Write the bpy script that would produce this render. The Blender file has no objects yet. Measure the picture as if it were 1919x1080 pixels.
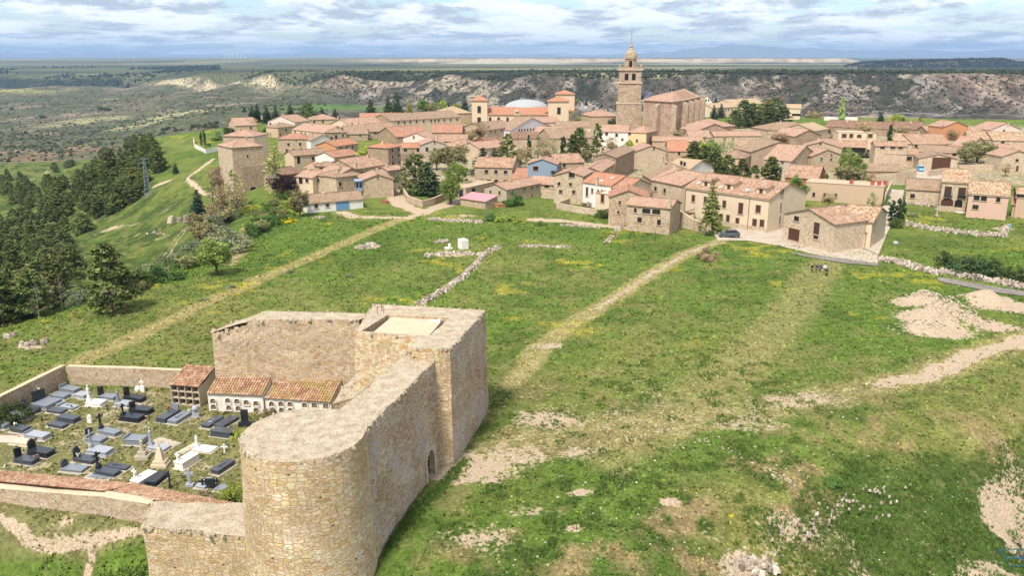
import bpy, bmesh, math, random
import numpy as np
from mathutils import Vector, Matrix
R = math.radians
S = bpy.context.scene
random.seed(7); RNG = np.random.default_rng(11)

# ------------------------------------------------------------ camera
F_PX, CX, CY, HC = 1550.0, 959.5, 540.0, 38.0
PITCH = math.atan((540 - 105) / 1550.0)
cam_d = bpy.data.cameras.new('camera'); cam = bpy.data.objects.new('camera', cam_d)
S.collection.objects.link(cam); S.camera = cam
cam.location = (0, 0, HC); cam.rotation_euler = (math.pi / 2 - PITCH, 0, 0)
cam_d.sensor_width = 36; cam_d.lens = 36 * F_PX / 1919.0
cam_d.clip_start = 1; cam_d.clip_end = 90000

# ------------------------------------------------------------ light
SUN_EL, SUN_AZ = R(56), R(27)          # azimuth: degrees to the left of straight behind the camera
to_sun = Vector((-math.sin(SUN_AZ) * math.cos(SUN_EL), -math.cos(SUN_AZ) * math.cos(SUN_EL), math.sin(SUN_EL)))
sd = bpy.data.lights.new('sun', 'SUN'); sd.energy = 3.9; sd.angle = R(10); sd.color = (1, 0.94, 0.85)
sun = bpy.data.objects.new('sun', sd); S.collection.objects.link(sun)
sun.rotation_euler = to_sun.to_track_quat('Z', 'Y').to_euler(); sun.location = (-200, -200, 300)
S.view_settings.view_transform = 'Standard'; S.view_settings.look = 'None'
S.view_settings.gamma = 1; S.view_settings.exposure = 0.56
S.cycles.max_bounces = 4; S.cycles.diffuse_bounces = 2; S.cycles.glossy_bounces = 2
S.cycles.transmission_bounces = 1; S.cycles.transparent_max_bounces = 4; S.cycles.volume_bounces = 0
S.cycles.caustics_reflective = False; S.cycles.caustics_refractive = False

W = bpy.data.worlds.new('World'); S.world = W; W.use_nodes = True
nt = W.node_tree; nt.nodes.clear()
def wn(t, **k):
    n = nt.nodes.new(t)
    for a, b in k.items(): setattr(n, a, b)
    return n
wl = nt.links.new
sky = wn('ShaderNodeTexSky', sky_type='NISHITA', sun_disc=False)
sky.sun_elevation = SUN_EL; sky.sun_rotation = R(180) + SUN_AZ; sky.altitude = 1000; sky.dust_density = 1.2; sky.ozone_density = 2.0
tc = wn('ShaderNodeTexCoord'); sx = wn('ShaderNodeSeparateXYZ'); wl(tc.outputs['Generated'], sx.inputs[0])
def wm(op, a, b=None, clamp=False):
    n = wn('ShaderNodeMath', operation=op); n.use_clamp = clamp
    for i, v in enumerate((a, b)):
        if v is None: continue
        if isinstance(v, (int, float)): n.inputs[i].default_value = v
        else: wl(v, n.inputs[i])
    return n.outputs[0]
zz = wm('MAXIMUM', sx.outputs['Z'], 0.0)
cu = wm('MULTIPLY', wm('ARCTAN2', sx.outputs['X'], sx.outputs['Y']), 9.0); cv = wm('MULTIPLY', wm('LOGARITHM', wm('ADD', zz, 0.02), 2.718), 2.6)
cb = wn('ShaderNodeCombineXYZ'); wl(cu, cb.inputs[0]); wl(cv, cb.inputs[1])
def cloud(scale, detail, rough, lo, hi, off, sx_=1.0):
    mp = wn('ShaderNodeMapping'); mp.inputs['Location'].default_value = off; mp.inputs['Scale'].default_value = (sx_, 1, 1)
    wl(cb.outputs[0], mp.inputs[0])
    n = wn('ShaderNodeTexNoise'); n.inputs['Scale'].default_value = scale; n.inputs['Detail'].default_value = detail
    n.inputs['Roughness'].default_value = rough; n.inputs['Distortion'].default_value = 0.15
    wl(mp.outputs[0], n.inputs['Vector'])
    r = wn('ShaderNodeMapRange', interpolation_type='SMOOTHSTEP'); r.inputs[1].default_value = lo; r.inputs[2].default_value = hi
    wl(n.outputs[0], r.inputs[0]); return r.outputs[0]
c1 = cloud(1.0, 12, 0.62, 0.38, 0.50, (3.1, 1.7, 0)); c2 = cloud(1.4, 12, 0.64, 0.40, 0.56, (7.3, 9.2, 2))
# cloud tint: bright tops, blue-grey bases
ct = wn('ShaderNodeMix', data_type='RGBA'); wl(c2, ct.inputs[0])
ct.inputs[6].default_value = (3.9, 4.4, 5.1, 1); ct.inputs[7].default_value = (8.4, 8.6, 8.8, 1)
sb = wn('ShaderNodeMix', data_type='RGBA', blend_type='MULTIPLY'); sb.inputs[0].default_value = 1
wl(sky.outputs[0], sb.inputs[6]); sb.inputs[7].default_value = (1.1, 1.13, 1.15, 1)
mx = wn('ShaderNodeMix', data_type='RGBA'); wl(wm('MULTIPLY', c1, 0.92), mx.inputs[0])
wl(sb.outputs[2], mx.inputs[6]); wl(ct.outputs[2], mx.inputs[7])
bg = wn('ShaderNodeBackground'); bg.inputs[1].default_value = 0.10; wl(mx.outputs[2], bg.inputs[0])
wo = wn('ShaderNodeOutputWorld'); wl(bg.outputs[0], wo.inputs[0])

# ------------------------------------------------------------ pixel rays -> places in the world (used to survey positions only)
cp, sp = math.cos(PITCH), math.sin(PITCH)
def ray(px, py):
    u, v = (px - CX) / F_PX, (CY - py) / F_PX
    return Vector((u, cp + v * sp, -sp + v * cp))
def at(px, py, z=0.0):
    d = ray(px, py); t = (z - HC) / d.z
    return Vector((t * d.x, t * d.y, z))
def proj(p):
    d = (p[0], p[1], p[2] - HC); f = d[1] * cp - d[2] * sp
    return CX + F_PX * d[0] / f, CY - F_PX * (d[1] * sp + d[2] * cp) / f
REG = {'r1': (380, 160, 4), 'r2': (700, 140, 4), 'r3': (1100, 60, 4), 'r4': (1440, 160, 4), 'r5': (880, 240, 4), 'r6': (1200, 280, 4),
       'c1': (0, 720, 8), 'c2': (0, 800, 8), 'c3': (220, 800, 8), 'c4': (200, 700, 8), 'p': (0, 0, 1), 'l1': (0, 100, 4), 'l2': (0, 370, 4), 'q5': (1440, 420, 4)}
def P(r, p): a = REG[r]; return a[0] + p[0] / a[2], a[1] + p[1] / a[2]

# ------------------------------------------------------------ object helpers
COL = S.collection
def link(name, mesh, parent=None):
    o = bpy.data.objects.new(name, mesh); COL.objects.link(o)
    if parent is not None: o.parent = parent
    return o
def empty(name, loc=(0, 0, 0), rz=0):
    o = bpy.data.objects.new(name, None); COL.objects.link(o); o.location = loc; o.rotation_euler = (0, 0, rz)
    o.empty_display_size = 0.2; return o
def tag(o, label, cat, group=None):
    o['label'] = label; o['category'] = cat; o['kind'] = 'thing'
    if group: o['group'] = group
    return o
def kind(o, k): o['kind'] = k; return o
def copy_tree(o, parent=None):
    c = o.copy(); COL.objects.link(c); c.parent = parent
    for ch in list(o.children): copy_tree(ch, c)
    return c

class MB:
    """collects faces (with uv in metres and a material slot) for ONE mesh object"""
    def __init__(s): s.v, s.f, s.uv, s.mi = [], [], [], []
    def face(s, pts, uv=None, mi=0):
        i = len(s.v); s.v += [tuple(p) for p in pts]; s.f.append(tuple(range(i, i + len(pts)))); s.mi.append(mi)
        if uv is None:
            a, b, c = Vector(pts[0]), Vector(pts[1]), Vector(pts[-1]); n = (b - a).cross(c - a)
            if n.length < 1e-9: n = Vector((0, 0, 1))
            n.normalize()
            t = Vector((0, 0, 1)).cross(n)
            t = t.normalized() if t.length > 0.05 else Vector((1, 0, 0)); w = n.cross(t)
            uv = [(Vector(p).dot(t), Vector(p).dot(w)) for p in pts]
        s.uv += uv
    def prism(s, base, z0, z1, mi=0, top=True, bottom=False, tmi=None):
        n = len(base); zt = z1 if hasattr(z1, '__len__') else [z1] * n; zb = z0 if hasattr(z0, '__len__') else [z0] * n
        for i in range(n):
            j = (i + 1) % n
            s.face([(*base[i][:2], zb[i]), (*base[j][:2], zb[j]), (*base[j][:2], zt[j]), (*base[i][:2], zt[i])], None, mi)
        if top: s.face([(*base[i][:2], zt[i]) for i in range(n)], None, mi if tmi is None else tmi)
        if bottom: s.face([(*base[i][:2], zb[i]) for i in reversed(range(n))], None, mi)
    def box(s, c, dx, dy, dz, ax=Vector((1, 0, 0)), mi=0, z0=None):
        """c = centre of the base, ax = horizontal x axis"""
        ay = Vector((-ax.y, ax.x, 0)); c = Vector(c)
        b = [c + ax * (sx_ * dx / 2) + ay * (sy_ * dy / 2) for sx_, sy_ in ((-1, -1), (1, -1), (1, 1), (-1, 1))]
        s.prism(b, c.z, c.z + dz, mi, True, True)
    def bar(s, a, b, r0, r1=None, n=6, mi=0, cap=True):
        a, b = Vector(a), Vector(b); r1 = r0 if r1 is None else r1; d = b - a; L = d.length
        if L < 1e-6: return
        d.normalize(); x = d.cross(Vector((0, 0, 1))); x = x.normalized() if x.length > 0.02 else Vector((1, 0, 0)); y = d.cross(x)
        A = [a + (x * math.cos(t) + y * math.sin(t)) * r0 for t in [2 * math.pi * k / n for k in range(n)]]
        B = [b + (x * math.cos(t) + y * math.sin(t)) * r1 for t in [2 * math.pi * k / n for k in range(n)]]
        for k in range(n):
            j = (k + 1) % n
            s.face([A[j], A[k], B[k], B[j]], [(j / n, 0), (k / n, 0), (k / n, L), (j / n, L)], mi)
        if cap: s.face(B[::-1], None, mi); s.face(A, None, mi)
    def lathe(s, c, prof, n=20, mi=0, a0=0.0, a1=2 * math.pi):
        c = Vector(c)
        for (r0, z0), (r1, z1) in zip(prof, prof[1:]):
            for k in range(n):
                t0, t1 = a0 + (a1 - a0) * k / n, a0 + (a1 - a0) * (k + 1) / n
                q = [c + Vector((r0 * math.cos(t0), r0 * math.sin(t0), z0)), c + Vector((r0 * math.cos(t1), r0 * math.sin(t1), z0)),
                     c + Vector((r1 * math.cos(t1), r1 * math.sin(t1), z1)), c + Vector((r1 * math.cos(t0), r1 * math.sin(t0), z1))]
                rm = max(r0, r1); uv = [(rm * t0, z0), (rm * t1, z0), (rm * t1, z1 + abs(r1 - r0)), (rm * t0, z1 + abs(r1 - r0))]
                if r1 < 1e-4: q, uv = q[:3], uv[:3]
                elif r0 < 1e-4: q, uv = [q[0], q[2], q[3]], [uv[0], uv[2], uv[3]]
                s.face(q, uv, mi)
    def lump(s, c, rx, ry, rz, mi=0, rot=0.0, jit=0.25):
        """a rough stone: a jittered box with cut corners"""
        vs = []
        for z in (-1, 1):
            for k in range(6):
                t = rot + k * math.pi / 3; q = (0.72 if z > 0 else 1.0) * (1 + random.uniform(-jit, jit))
                vs.append((c[0] + rx * q * math.cos(t), c[1] + ry * q * math.sin(t), c[2] + rz * z * (1 + random.uniform(-jit, jit))))
        i = len(s.v); s.v += vs
        fs = [tuple(range(6, 12))] + [(k, (k + 1) % 6, 6 + (k + 1) % 6, 6 + k) for k in range(6)]
        for f in fs:
            s.f.append(tuple(i + k for k in f)); s.mi.append(mi); s.uv += [(vs[k][0], vs[k][1] + vs[k][2]) for k in f]
    def build(s, name, mats, parent=None, smooth=False, origin=None):
        me = bpy.data.meshes.new(name); off = Vector(origin) if origin is not None else None
        v = s.v if off is None else [(a - off.x, b - off.y, c - off.z) for a, b, c in s.v]
        me.from_pydata(v, [], s.f); ul = me.uv_layers.new(name='UVMap')
        ul.data.foreach_set('uv', np.array(s.uv, dtype=np.float32).ravel())
        for m in (mats if isinstance(mats, (list, tuple)) else [mats]): me.materials.append(m)
        me.polygons.foreach_set('material_index', s.mi)
        if smooth: me.polygons.foreach_set('use_smooth', [True] * len(s.f))
        me.update(); o = link(name, me, parent)
        if off is not None and parent is None: o.location = off
        return o

# ------------------------------------------------------------ noise in numpy
def _h(ix, iy, seed):
    n = (ix.astype(np.int64) * 374761393 + iy.astype(np.int64) * 668265263 + seed * 974634777) & 0xffffffff
    n = ((n ^ (n >> 13)) * 1274126177) & 0xffffffff
    return ((n ^ (n >> 16)) & 0xffff) / 65535.0
def vnoise(x, y, seed=0):
    ix, iy = np.floor(x), np.floor(y); fx, fy = x - ix, y - iy
    fx, fy = fx * fx * (3 - 2 * fx), fy * fy * (3 - 2 * fy)
    a, b, c, d = _h(ix, iy, seed), _h(ix + 1, iy, seed), _h(ix, iy + 1, seed), _h(ix + 1, iy + 1, seed)
    return (a * (1 - fx) + b * fx) * (1 - fy) + (c * (1 - fx) + d * fx) * fy
def fbm(x, y, s, o=4, seed=0, g=0.5):
    t, a, n = 0, 1.0, 0
    for k in range(o):
        t = t + a * vnoise(x / s + 17.3 * k, y / s - 9.1 * k, seed + k); n += a; a *= g; s = s / 2.03
    return t / n
def ridge(x, y, s, o=4, seed=0):
    t, a, n = 0, 1.0, 0
    for k in range(o):
        t = t + a * (1 - np.abs(2 * vnoise(x / s + 5.7 * k, y / s + 3.3 * k, seed + k) - 1)); n += a; a *= 0.5; s = s / 2.03
    return t / n
def sst(a, b, x):
    t = np.clip((x - a) / (b - a), 0, 1); return t * t * (3 - 2 * t)
# ------------------------------------------------------------ materials
class NB:
    def __init__(s, name, rough=0.9, spec=0.2):
        s.m = bpy.data.materials.new(name); s.m.use_nodes = True; s.t = s.m.node_tree; s.n = s.t.nodes
        s.b = s.n['Principled BSDF']; s.b.inputs['Roughness'].default_value = rough; s.b.inputs['Specular IOR Level'].default_value = spec
    def new(s, t, **k):
        n = s.n.new(t)
        for a, b in k.items(): setattr(n, a, b)
        return n
    def put(s, v, sock):
        if isinstance(v, (int, float)): sock.default_value = v
        elif isinstance(v, (tuple, list)): sock.default_value = tuple(v) + ((1,) if len(v) == 3 and len(sock.default_value) == 4 else ())
        else: s.t.links.new(v, sock)
    def math(s, op, a, b=None, c=None, clamp=False):
        n = s.new('ShaderNodeMath', operation=op); n.use_clamp = clamp
        for i, v in enumerate((a, b, c)):
            if v is not None: s.put(v, n.inputs[i])
        return n.outputs[0]
    def mix(s, f, a, b, mode='MIX'):
        n = s.new('ShaderNodeMix', data_type='RGBA', blend_type=mode); s.put(f, n.inputs[0]); s.put(a, n.inputs[6]); s.put(b, n.inputs[7]); return n.outputs[2]
    def vec(s, coord='UV', scale=(1, 1, 1), loc=(0, 0, 0)):
        c = s.new('ShaderNodeTexCoord'); m = s.new('ShaderNodeMapping'); m.inputs['Scale'].default_value = scale; m.inputs['Location'].default_value = loc
        s.t.links.new(c.outputs[coord], m.inputs[0]); return m.outputs[0]
    def noise(s, v, scale, detail=3, rough=0.55, dist=0.0):
        n = s.new('ShaderNodeTexNoise'); s.put(v, n.inputs['Vector']); n.inputs['Scale'].default_value = scale; n.inputs['Detail'].default_value = detail
        n.inputs['Roughness'].default_value = rough; n.inputs['Distortion'].default_value = dist; return n.outputs[0]
    def voro(s, v, scale, feat='F1', rnd=1.0, dim='2D'):
        n = s.new('ShaderNodeTexVoronoi', feature=feat, voronoi_dimensions=dim); s.put(v, n.inputs['Vector']); n.inputs['Scale'].default_value = scale
        n.inputs['Randomness'].default_value = rnd; return n
    def ramp(s, f, stops):
        n = s.new('ShaderNodeValToRGB'); e = n.color_ramp.elements
        while len(e) < len(stops): e.new(0.5)
        for q, (p, c) in zip(e, stops): q.position = p; q.color = (*c, 1)
        s.put(f, n.inputs[0]); return n.outputs[0]
    def rng(s, v, a, b, c=0.0, d=1.0, smooth=False):
        n = s.new('ShaderNodeMapRange', interpolation_type='SMOOTHSTEP' if smooth else 'LINEAR'); s.put(v, n.inputs[0])
        for i, q in enumerate((a, b, c, d)): s.put(q, n.inputs[1 + i])
        return n.outputs[0]
    def attr(s, name, out='Color'): n = s.new('ShaderNodeAttribute'); n.attribute_name = name; return n.outputs[out]
    def orand(s): return s.new('ShaderNodeObjectInfo').outputs['Random']
    def color(s, c): s.put(c, s.b.inputs['Base Color'])
    def bump(s, h, strength=0.5, dist=0.1):
        n = s.new('ShaderNodeBump'); n.inputs['Strength'].default_value = strength; n.inputs['Distance'].default_value = dist
        s.put(h, n.inputs['Height']); s.t.links.new(n.outputs[0], s.b.inputs['Normal'])
M = {}
def plain(name, col, rough=0.8, var=0.12, scale=3.0, spec=0.2, metal=0):
    b = NB(name, rough, spec); v = b.vec('Object'); n = b.noise(v, scale, 4); k = b.rng(n, 0.25, 0.75, 1 - var, 1 + var)
    b.color(b.mix(1.0, col, b.new('ShaderNodeCombineXYZ').outputs[0], 'ADD') if False else b.mix(1.0, col, _grey(b, k), 'MULTIPLY'))
    b.b.inputs['Metallic'].default_value = metal; M[name] = b.m; return b.m
def _grey(b, k):
    c = b.new('ShaderNodeCombineXYZ')
    for i in range(3): b.put(k, c.inputs[i])
    return c.outputs[0]
def masonry(name, cols, mortar, scale=2.6, sx=0.62, bump=0.9, stain=0.35, mort_w=0.05, bd=0.06, tint=None, multi=False):
    """rubble stonework in wall metres"""
    b = NB(name, 0.95, 0.1); v = b.vec('UV', (sx, 1, 1))
    w = b.new('ShaderNodeVectorMath', operation='ADD'); b.put(v, w.inputs[0])
    nn = b.new('ShaderNodeTexNoise'); b.put(v, nn.inputs['Vector']); nn.inputs['Scale'].default_value = 1.7; nn.inputs['Detail'].default_value = 2
    sc = b.new('ShaderNodeVectorMath', operation='SCALE'); b.put(nn.outputs['Color'], sc.inputs[0]); sc.inputs['Scale'].default_value = 0.16
    b.put(sc.outputs[0], w.inputs[1]); vv = w.outputs[0]
    c = b.voro(vv, scale, 'F1', 0.72); e = b.voro(vv, scale, 'DISTANCE_TO_EDGE', 0.72)
    ccol, edist = c.outputs['Color'], e.outputs['Distance']
    if multi:     # beds of small stones between the large ones
        c2, e2 = b.voro(vv, scale * 1.85, 'F1', 0.8), b.voro(vv, scale * 1.85, 'DISTANCE_TO_EDGE', 0.8); k2 = b.rng(b.noise(b.vec('UV', (.35, 1, 1), (5, 1, 0)), 1.0, 3, .6), .47, .50); ccol = b.mix(k2, ccol, c2.outputs['Color']); edist = b.math('ADD', b.math('MULTIPLY', edist, b.math('SUBTRACT', 1, k2)), b.math('MULTIPLY', e2.outputs['Distance'], k2))
    h = b.new('ShaderNodeSeparateXYZ'); b.put(ccol, h.inputs[0])
    big = b.noise(b.vec('UV'), 0.23, 5, 0.6)
    k = b.math('ADD', b.rng(h.outputs[0], 0, 1, .12, .88), b.math('MULTIPLY', b.math('SUBTRACT', big, 0.5), stain * 2.6))
    col = b.ramp(k, [(i / (len(cols) - 1), q) for i, q in enumerate(cols)])
    m = b.rng(edist, mort_w * 0.35, mort_w, 0, 1, True)
    fine = b.noise(b.vec('UV'), 9, 3, 0.6)
    col = b.mix(1.0, b.mix(m, mortar, col), _grey(b, b.rng(fine, 0.3, 0.7, 0.84, 1.14)), 'MULTIPLY')
    hue = b.new('ShaderNodeHueSaturation'); b.put(col, hue.inputs['Color']); b.put(b.rng(h.outputs[2], 0, 1, .478, .515), hue.inputs['Hue']); b.put(b.rng(h.outputs[1], 0, 1, .8, 1.2), hue.inputs['Saturation']); col = hue.outputs[0]
    if tint:      # weathered blotches
        t = b.rng(b.noise(b.vec('UV', (1, 0.6, 1), (7, 3, 0)), 0.33, 6, 0.68), 0.46, 0.66, 0, 1, True)
        t2 = b.math('MULTIPLY', t, b.rng(b.noise(b.vec('UV'), 3.5, 3), 0.35, 0.6))
        col = b.mix(t2, col, tint)
    st1 = b.rng(b.noise(b.vec('UV', (1.3, 0.16, 1), (2, 5, 0)), 0.8, 6, 0.7), 0.54, 0.74, 0, 0.42, True); col = b.mix(st1, col, b.mix(1.0, col, (0.62, 0.55, 0.50), 'MULTIPLY'))
    pt = b.rng(b.noise(b.vec('UV', (1, 1, 1), (11, 8, 0)), 0.42, 4, 0.6), 0.55, 0.68, 0, 0.5, True); col = b.mix(pt, col, b.mix(0.5, col, mortar))
    hl = b.voro(b.vec('UV', (0.8, 1, 1)), 0.30, 'F1', 1.0); col = b.mix(b.rng(hl.outputs['Distance'], 0.018, 0.036, 0.8, 0, True), col, (0.05, 0.038, 0.028))
    b.color(col); b.bump(b.math('ADD', b.math('MULTIPLY', m, b.rng(h.outputs[1], 0, 1, 0.6, 1)), b.math('MULTIPLY', fine, 0.4)), bump, bd); M[name] = b.m; return b.m
def render_wall(name, col, stain=(0.36, 0.30, 0.24), amt=0.35):
    b = NB(name, 0.9, 0.15); n1 = b.noise(b.vec('UV', (0.9, 0.35, 1)), 0.9, 6, 0.65); n2 = b.noise(b.vec('UV'), 6, 3)
    r = b.mix(b.math('MULTIPLY', b.rng(n1, 0.45, 0.8), amt), col, stain)
    b.color(b.mix(1.0, r, _grey(b, b.rng(n2, 0.2, 0.8, 0.93, 1.06)), 'MULTIPLY')); b.bump(n2, 0.25, 0.03); M[name] = b.m; return b.m
def rooftile(name, cols, lichen=(0.42, 0.38, 0.30), lamt=0.5, bump=1.0):
    """barrel tiles: u along the eave, v up the slope"""
    b = NB(name, 0.92, 0.1); v = b.vec('UV'); s = b.new('ShaderNodeSeparateXYZ'); b.put(v, s.inputs[0])
    P_ = 0.24
    wv = b.math('SINE', b.math('MULTIPLY', s.outputs[0], 2 * math.pi / P_))
    cu = b.math('FLOOR', b.math('DIVIDE', s.outputs[0], P_)); row = b.math('FLOOR', b.math('DIVIDE', s.outputs[1], 0.42))
    cc = b.new('ShaderNodeCombineXYZ'); b.put(cu, cc.inputs[0]); b.put(row, cc.inputs[1])
    wn_ = b.new('ShaderNodeTexWhiteNoise', noise_dimensions='2D'); b.put(cc.outputs[0], wn_.inputs['Vector'])
    big = b.noise(b.vec('UV'), 0.45, 5, 0.65)
    k = b.math('ADD', b.math('MULTIPLY', wn_.outputs[0], 0.75), b.math('MULTIPLY', b.math('SUBTRACT', big, 0.38), 1.1))
    col = b.ramp(k, [(i / (len(cols) - 1), q) for i, q in enumerate(cols)])
    li = b.rng(b.noise(b.vec('UV', (1, 0.5, 1), (4, 9, 0)), 0.8, 6, 0.7), 0.5, 0.72, 0, lamt, True)
    col = b.mix(li, col, lichen)
    gut = b.rng(wv, -1.0, -0.35, 0.62, 1.0, True)
    b.color(b.mix(1.0, col, _grey(b, gut), 'MULTIPLY'))
    fr = b.math('FRACT', b.math('DIVIDE', s.outputs[1], 0.42))
    b.bump(b.math('ADD', wv, b.math('MULTIPLY', fr, -0.7)), bump, 0.05); M[name] = b.m; return b.m

ST = [(0.20, 0.13, 0.075), (0.36, 0.255, 0.155), (0.46, 0.345, 0.22), (0.50, 0.40, 0.28), (0.60, 0.51, 0.38)]
masonry('castle_stone', [(0.36, 0.24, 0.125), (0.50, 0.365, 0.205), (0.56, 0.43, 0.26), (0.61, 0.485, 0.32), (0.70, 0.60, 0.44)], (0.40, 0.29, 0.17), 3.3, 0.46, 1.0, 0.45, 0.08, 0.06, tint=(0.38, 0.275, 0.16), multi=True)
masonry('castle_stone_weathered', [(0.26, 0.175, 0.115), (0.41, 0.29, 0.185), (0.52, 0.39, 0.25), (0.58, 0.46, 0.33), (0.68, 0.59, 0.47)], (0.36, 0.26, 0.18), 5.2, 0.52, 1.0, 0.55, 0.07, 0.07, tint=(0.50, 0.44, 0.45), multi=True)
masonry('castle_stone_grey', [(0.33, 0.235, 0.14), (0.45, 0.34, 0.21), (0.52, 0.405, 0.27), (0.56, 0.45, 0.31), (0.63, 0.53, 0.39)], (0.49, 0.38, 0.255), 4.6, 0.6, 0.9, 0.5, 0.06, 0.07)
masonry('castle_stone_bright', [(0.40, 0.28, 0.15), (0.52, 0.38, 0.21), (0.60, 0.46, 0.28), (0.68, 0.57, 0.39), (0.76, 0.68, 0.52)], (0.46, 0.325, 0.175), 4.6, 0.66, 0.7, 0.2, 0.05, 0.06)
masonry('rubble_wall', [(0.33, 0.245, 0.16), (0.45, 0.345, 0.23), (0.53, 0.42, 0.29), (0.60, 0.50, 0.37)], (0.46, 0.36, 0.25), 5.0, 0.8, 0.9, 0.3, 0.07, 0.06)
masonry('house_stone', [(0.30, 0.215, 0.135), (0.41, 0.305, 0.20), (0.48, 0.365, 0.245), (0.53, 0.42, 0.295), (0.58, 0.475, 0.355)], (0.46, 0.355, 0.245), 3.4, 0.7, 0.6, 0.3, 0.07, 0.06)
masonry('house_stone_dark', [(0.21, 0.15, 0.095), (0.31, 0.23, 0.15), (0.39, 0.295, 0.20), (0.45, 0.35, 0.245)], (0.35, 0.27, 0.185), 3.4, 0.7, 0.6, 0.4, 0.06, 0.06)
masonry('house_stone_pale', [(0.36, 0.27, 0.18), (0.48, 0.375, 0.26), (0.55, 0.44, 0.315), (0.62, 0.52, 0.395)], (0.53, 0.42, 0.30), 3.4, 0.7, 0.5, 0.3, 0.07, 0.05)
masonry('church_stone', [(0.27, 0.195, 0.13), (0.36, 0.27, 0.185), (0.42, 0.325, 0.23), (0.49, 0.385, 0.28)], (0.39, 0.30, 0.21), 1.6, 0.6, 0.35, 0.45, 0.05, 0.04)
masonry('church_wall', [(0.26, 0.17, 0.115), (0.36, 0.25, 0.175), (0.43, 0.31, 0.225), (0.48, 0.36, 0.27)], (0.38, 0.28, 0.20), 1.8, 0.7, 0.5, 0.6, 0.06, 0.04)
render_wall('cream', (0.66, 0.52, 0.37)); render_wall('white', (0.72, 0.68, 0.62)); render_wall('whitewash', (0.74, 0.70, 0.63), (0.45, 0.36, 0.26), 0.7)
render_wall('beige', (0.53, 0.39, 0.255)); render_wall('tan', (0.52, 0.375, 0.26)); render_wall('pink', (0.60, 0.40, 0.31)); render_wall('palepink', (0.68, 0.55, 0.49))
render_wall('yellow', (0.66, 0.50, 0.28)); render_wall('blue', (0.235, 0.305, 0.40)); render_wall('orange', (0.55, 0.265, 0.13)); render_wall('redwall', (0.40, 0.11, 0.075))
render_wall('grey', (0.44, 0.38, 0.32)); render_wall('lilac', (0.62, 0.58, 0.62)); render_wall('concrete', (0.46, 0.38, 0.28), (0.30, 0.24, 0.18), 0.5)
render_wall('palace_wall', (0.62, 0.49, 0.345), (0.42, 0.33, 0.24), 0.4)
TI = [(0.24, 0.12, 0.07), (0.41, 0.23, 0.145), (0.52, 0.315, 0.21), (0.59, 0.39, 0.275), (0.66, 0.50, 0.36)]
rooftile('roof_mixed', TI); rooftile('roof_tan', [(0.24, 0.155, 0.10), (0.38, 0.25, 0.165), (0.47, 0.32, 0.22), (0.52, 0.38, 0.27)], (0.40, 0.34, 0.25), 0.6)
rooftile('roof_red', [(0.33, 0.155, 0.10), (0.48, 0.235, 0.155), (0.56, 0.295, 0.20), (0.61, 0.37, 0.26)], (0.50, 0.34, 0.24), 0.25)
rooftile('roof_orange', [(0.44, 0.20, 0.12), (0.57, 0.27, 0.165), (0.64, 0.34, 0.22)], (0.55, 0.36, 0.25), 0.12)
rooftile('roof_pinkish', [(0.36, 0.19, 0.125), (0.50, 0.305, 0.215), (0.58, 0.375, 0.27), (0.66, 0.45, 0.33)], (0.50, 0.40, 0.30), 0.4)
rooftile('roof_brown', [(0.15, 0.085, 0.06), (0.27, 0.155, 0.105), (0.37, 0.22, 0.15), (0.45, 0.29, 0.20)], (0.36, 0.30, 0.22), 0.5)
rooftile('roof_speckled', [(0.22, 0.10, 0.06), (0.45, 0.23, 0.13), (0.54, 0.36, 0.22), (0.62, 0.50, 0.34), (0.66, 0.57, 0.42)], (0.5, 0.44, 0.32), 0.3)
rooftile('roof_cream', [(0.46, 0.32, 0.20), (0.58, 0.42, 0.27), (0.66, 0.50, 0.34)], (0.6, 0.48, 0.34), 0.2)
plain('pink_sheet', (0.52, 0.24, 0.26), 0.6); plain('dark_glass', (0.022, 0.02, 0.02), 0.25, spec=0.5); plain('brown_wood', (0.085, 0.04, 0.022), 0.6); plain('dark_void', (0.02, 0.016, 0.013), 0.9)
plain('shutter', (0.075, 0.04, 0.03), 0.6); plain('stone_trim', (0.50, 0.40, 0.29), 0.9); plain('white_paint', (0.72, 0.69, 0.64), 0.6); plain('blue_door', (0.13, 0.26, 0.42), 0.6)
plain('green_paint', (0.05, 0.16, 0.10), 0.6); plain('lead', (0.36, 0.37, 0.375), 0.95, spec=0.05); plain('slate', (0.10, 0.11, 0.14), 0.6); plain('iron', (0.05, 0.05, 0.055), 0.5); plain('rust', (0.22, 0.10, 0.055), 0.8)
plain('steel', (0.20, 0.26, 0.28), 0.5); plain('turbine_white', (0.8, 0.8, 0.8), 0.5); plain('navy_door', (0.03, 0.05, 0.12), 0.6)
def grass_like(b, col, amt=0.3):
    return col
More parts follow.
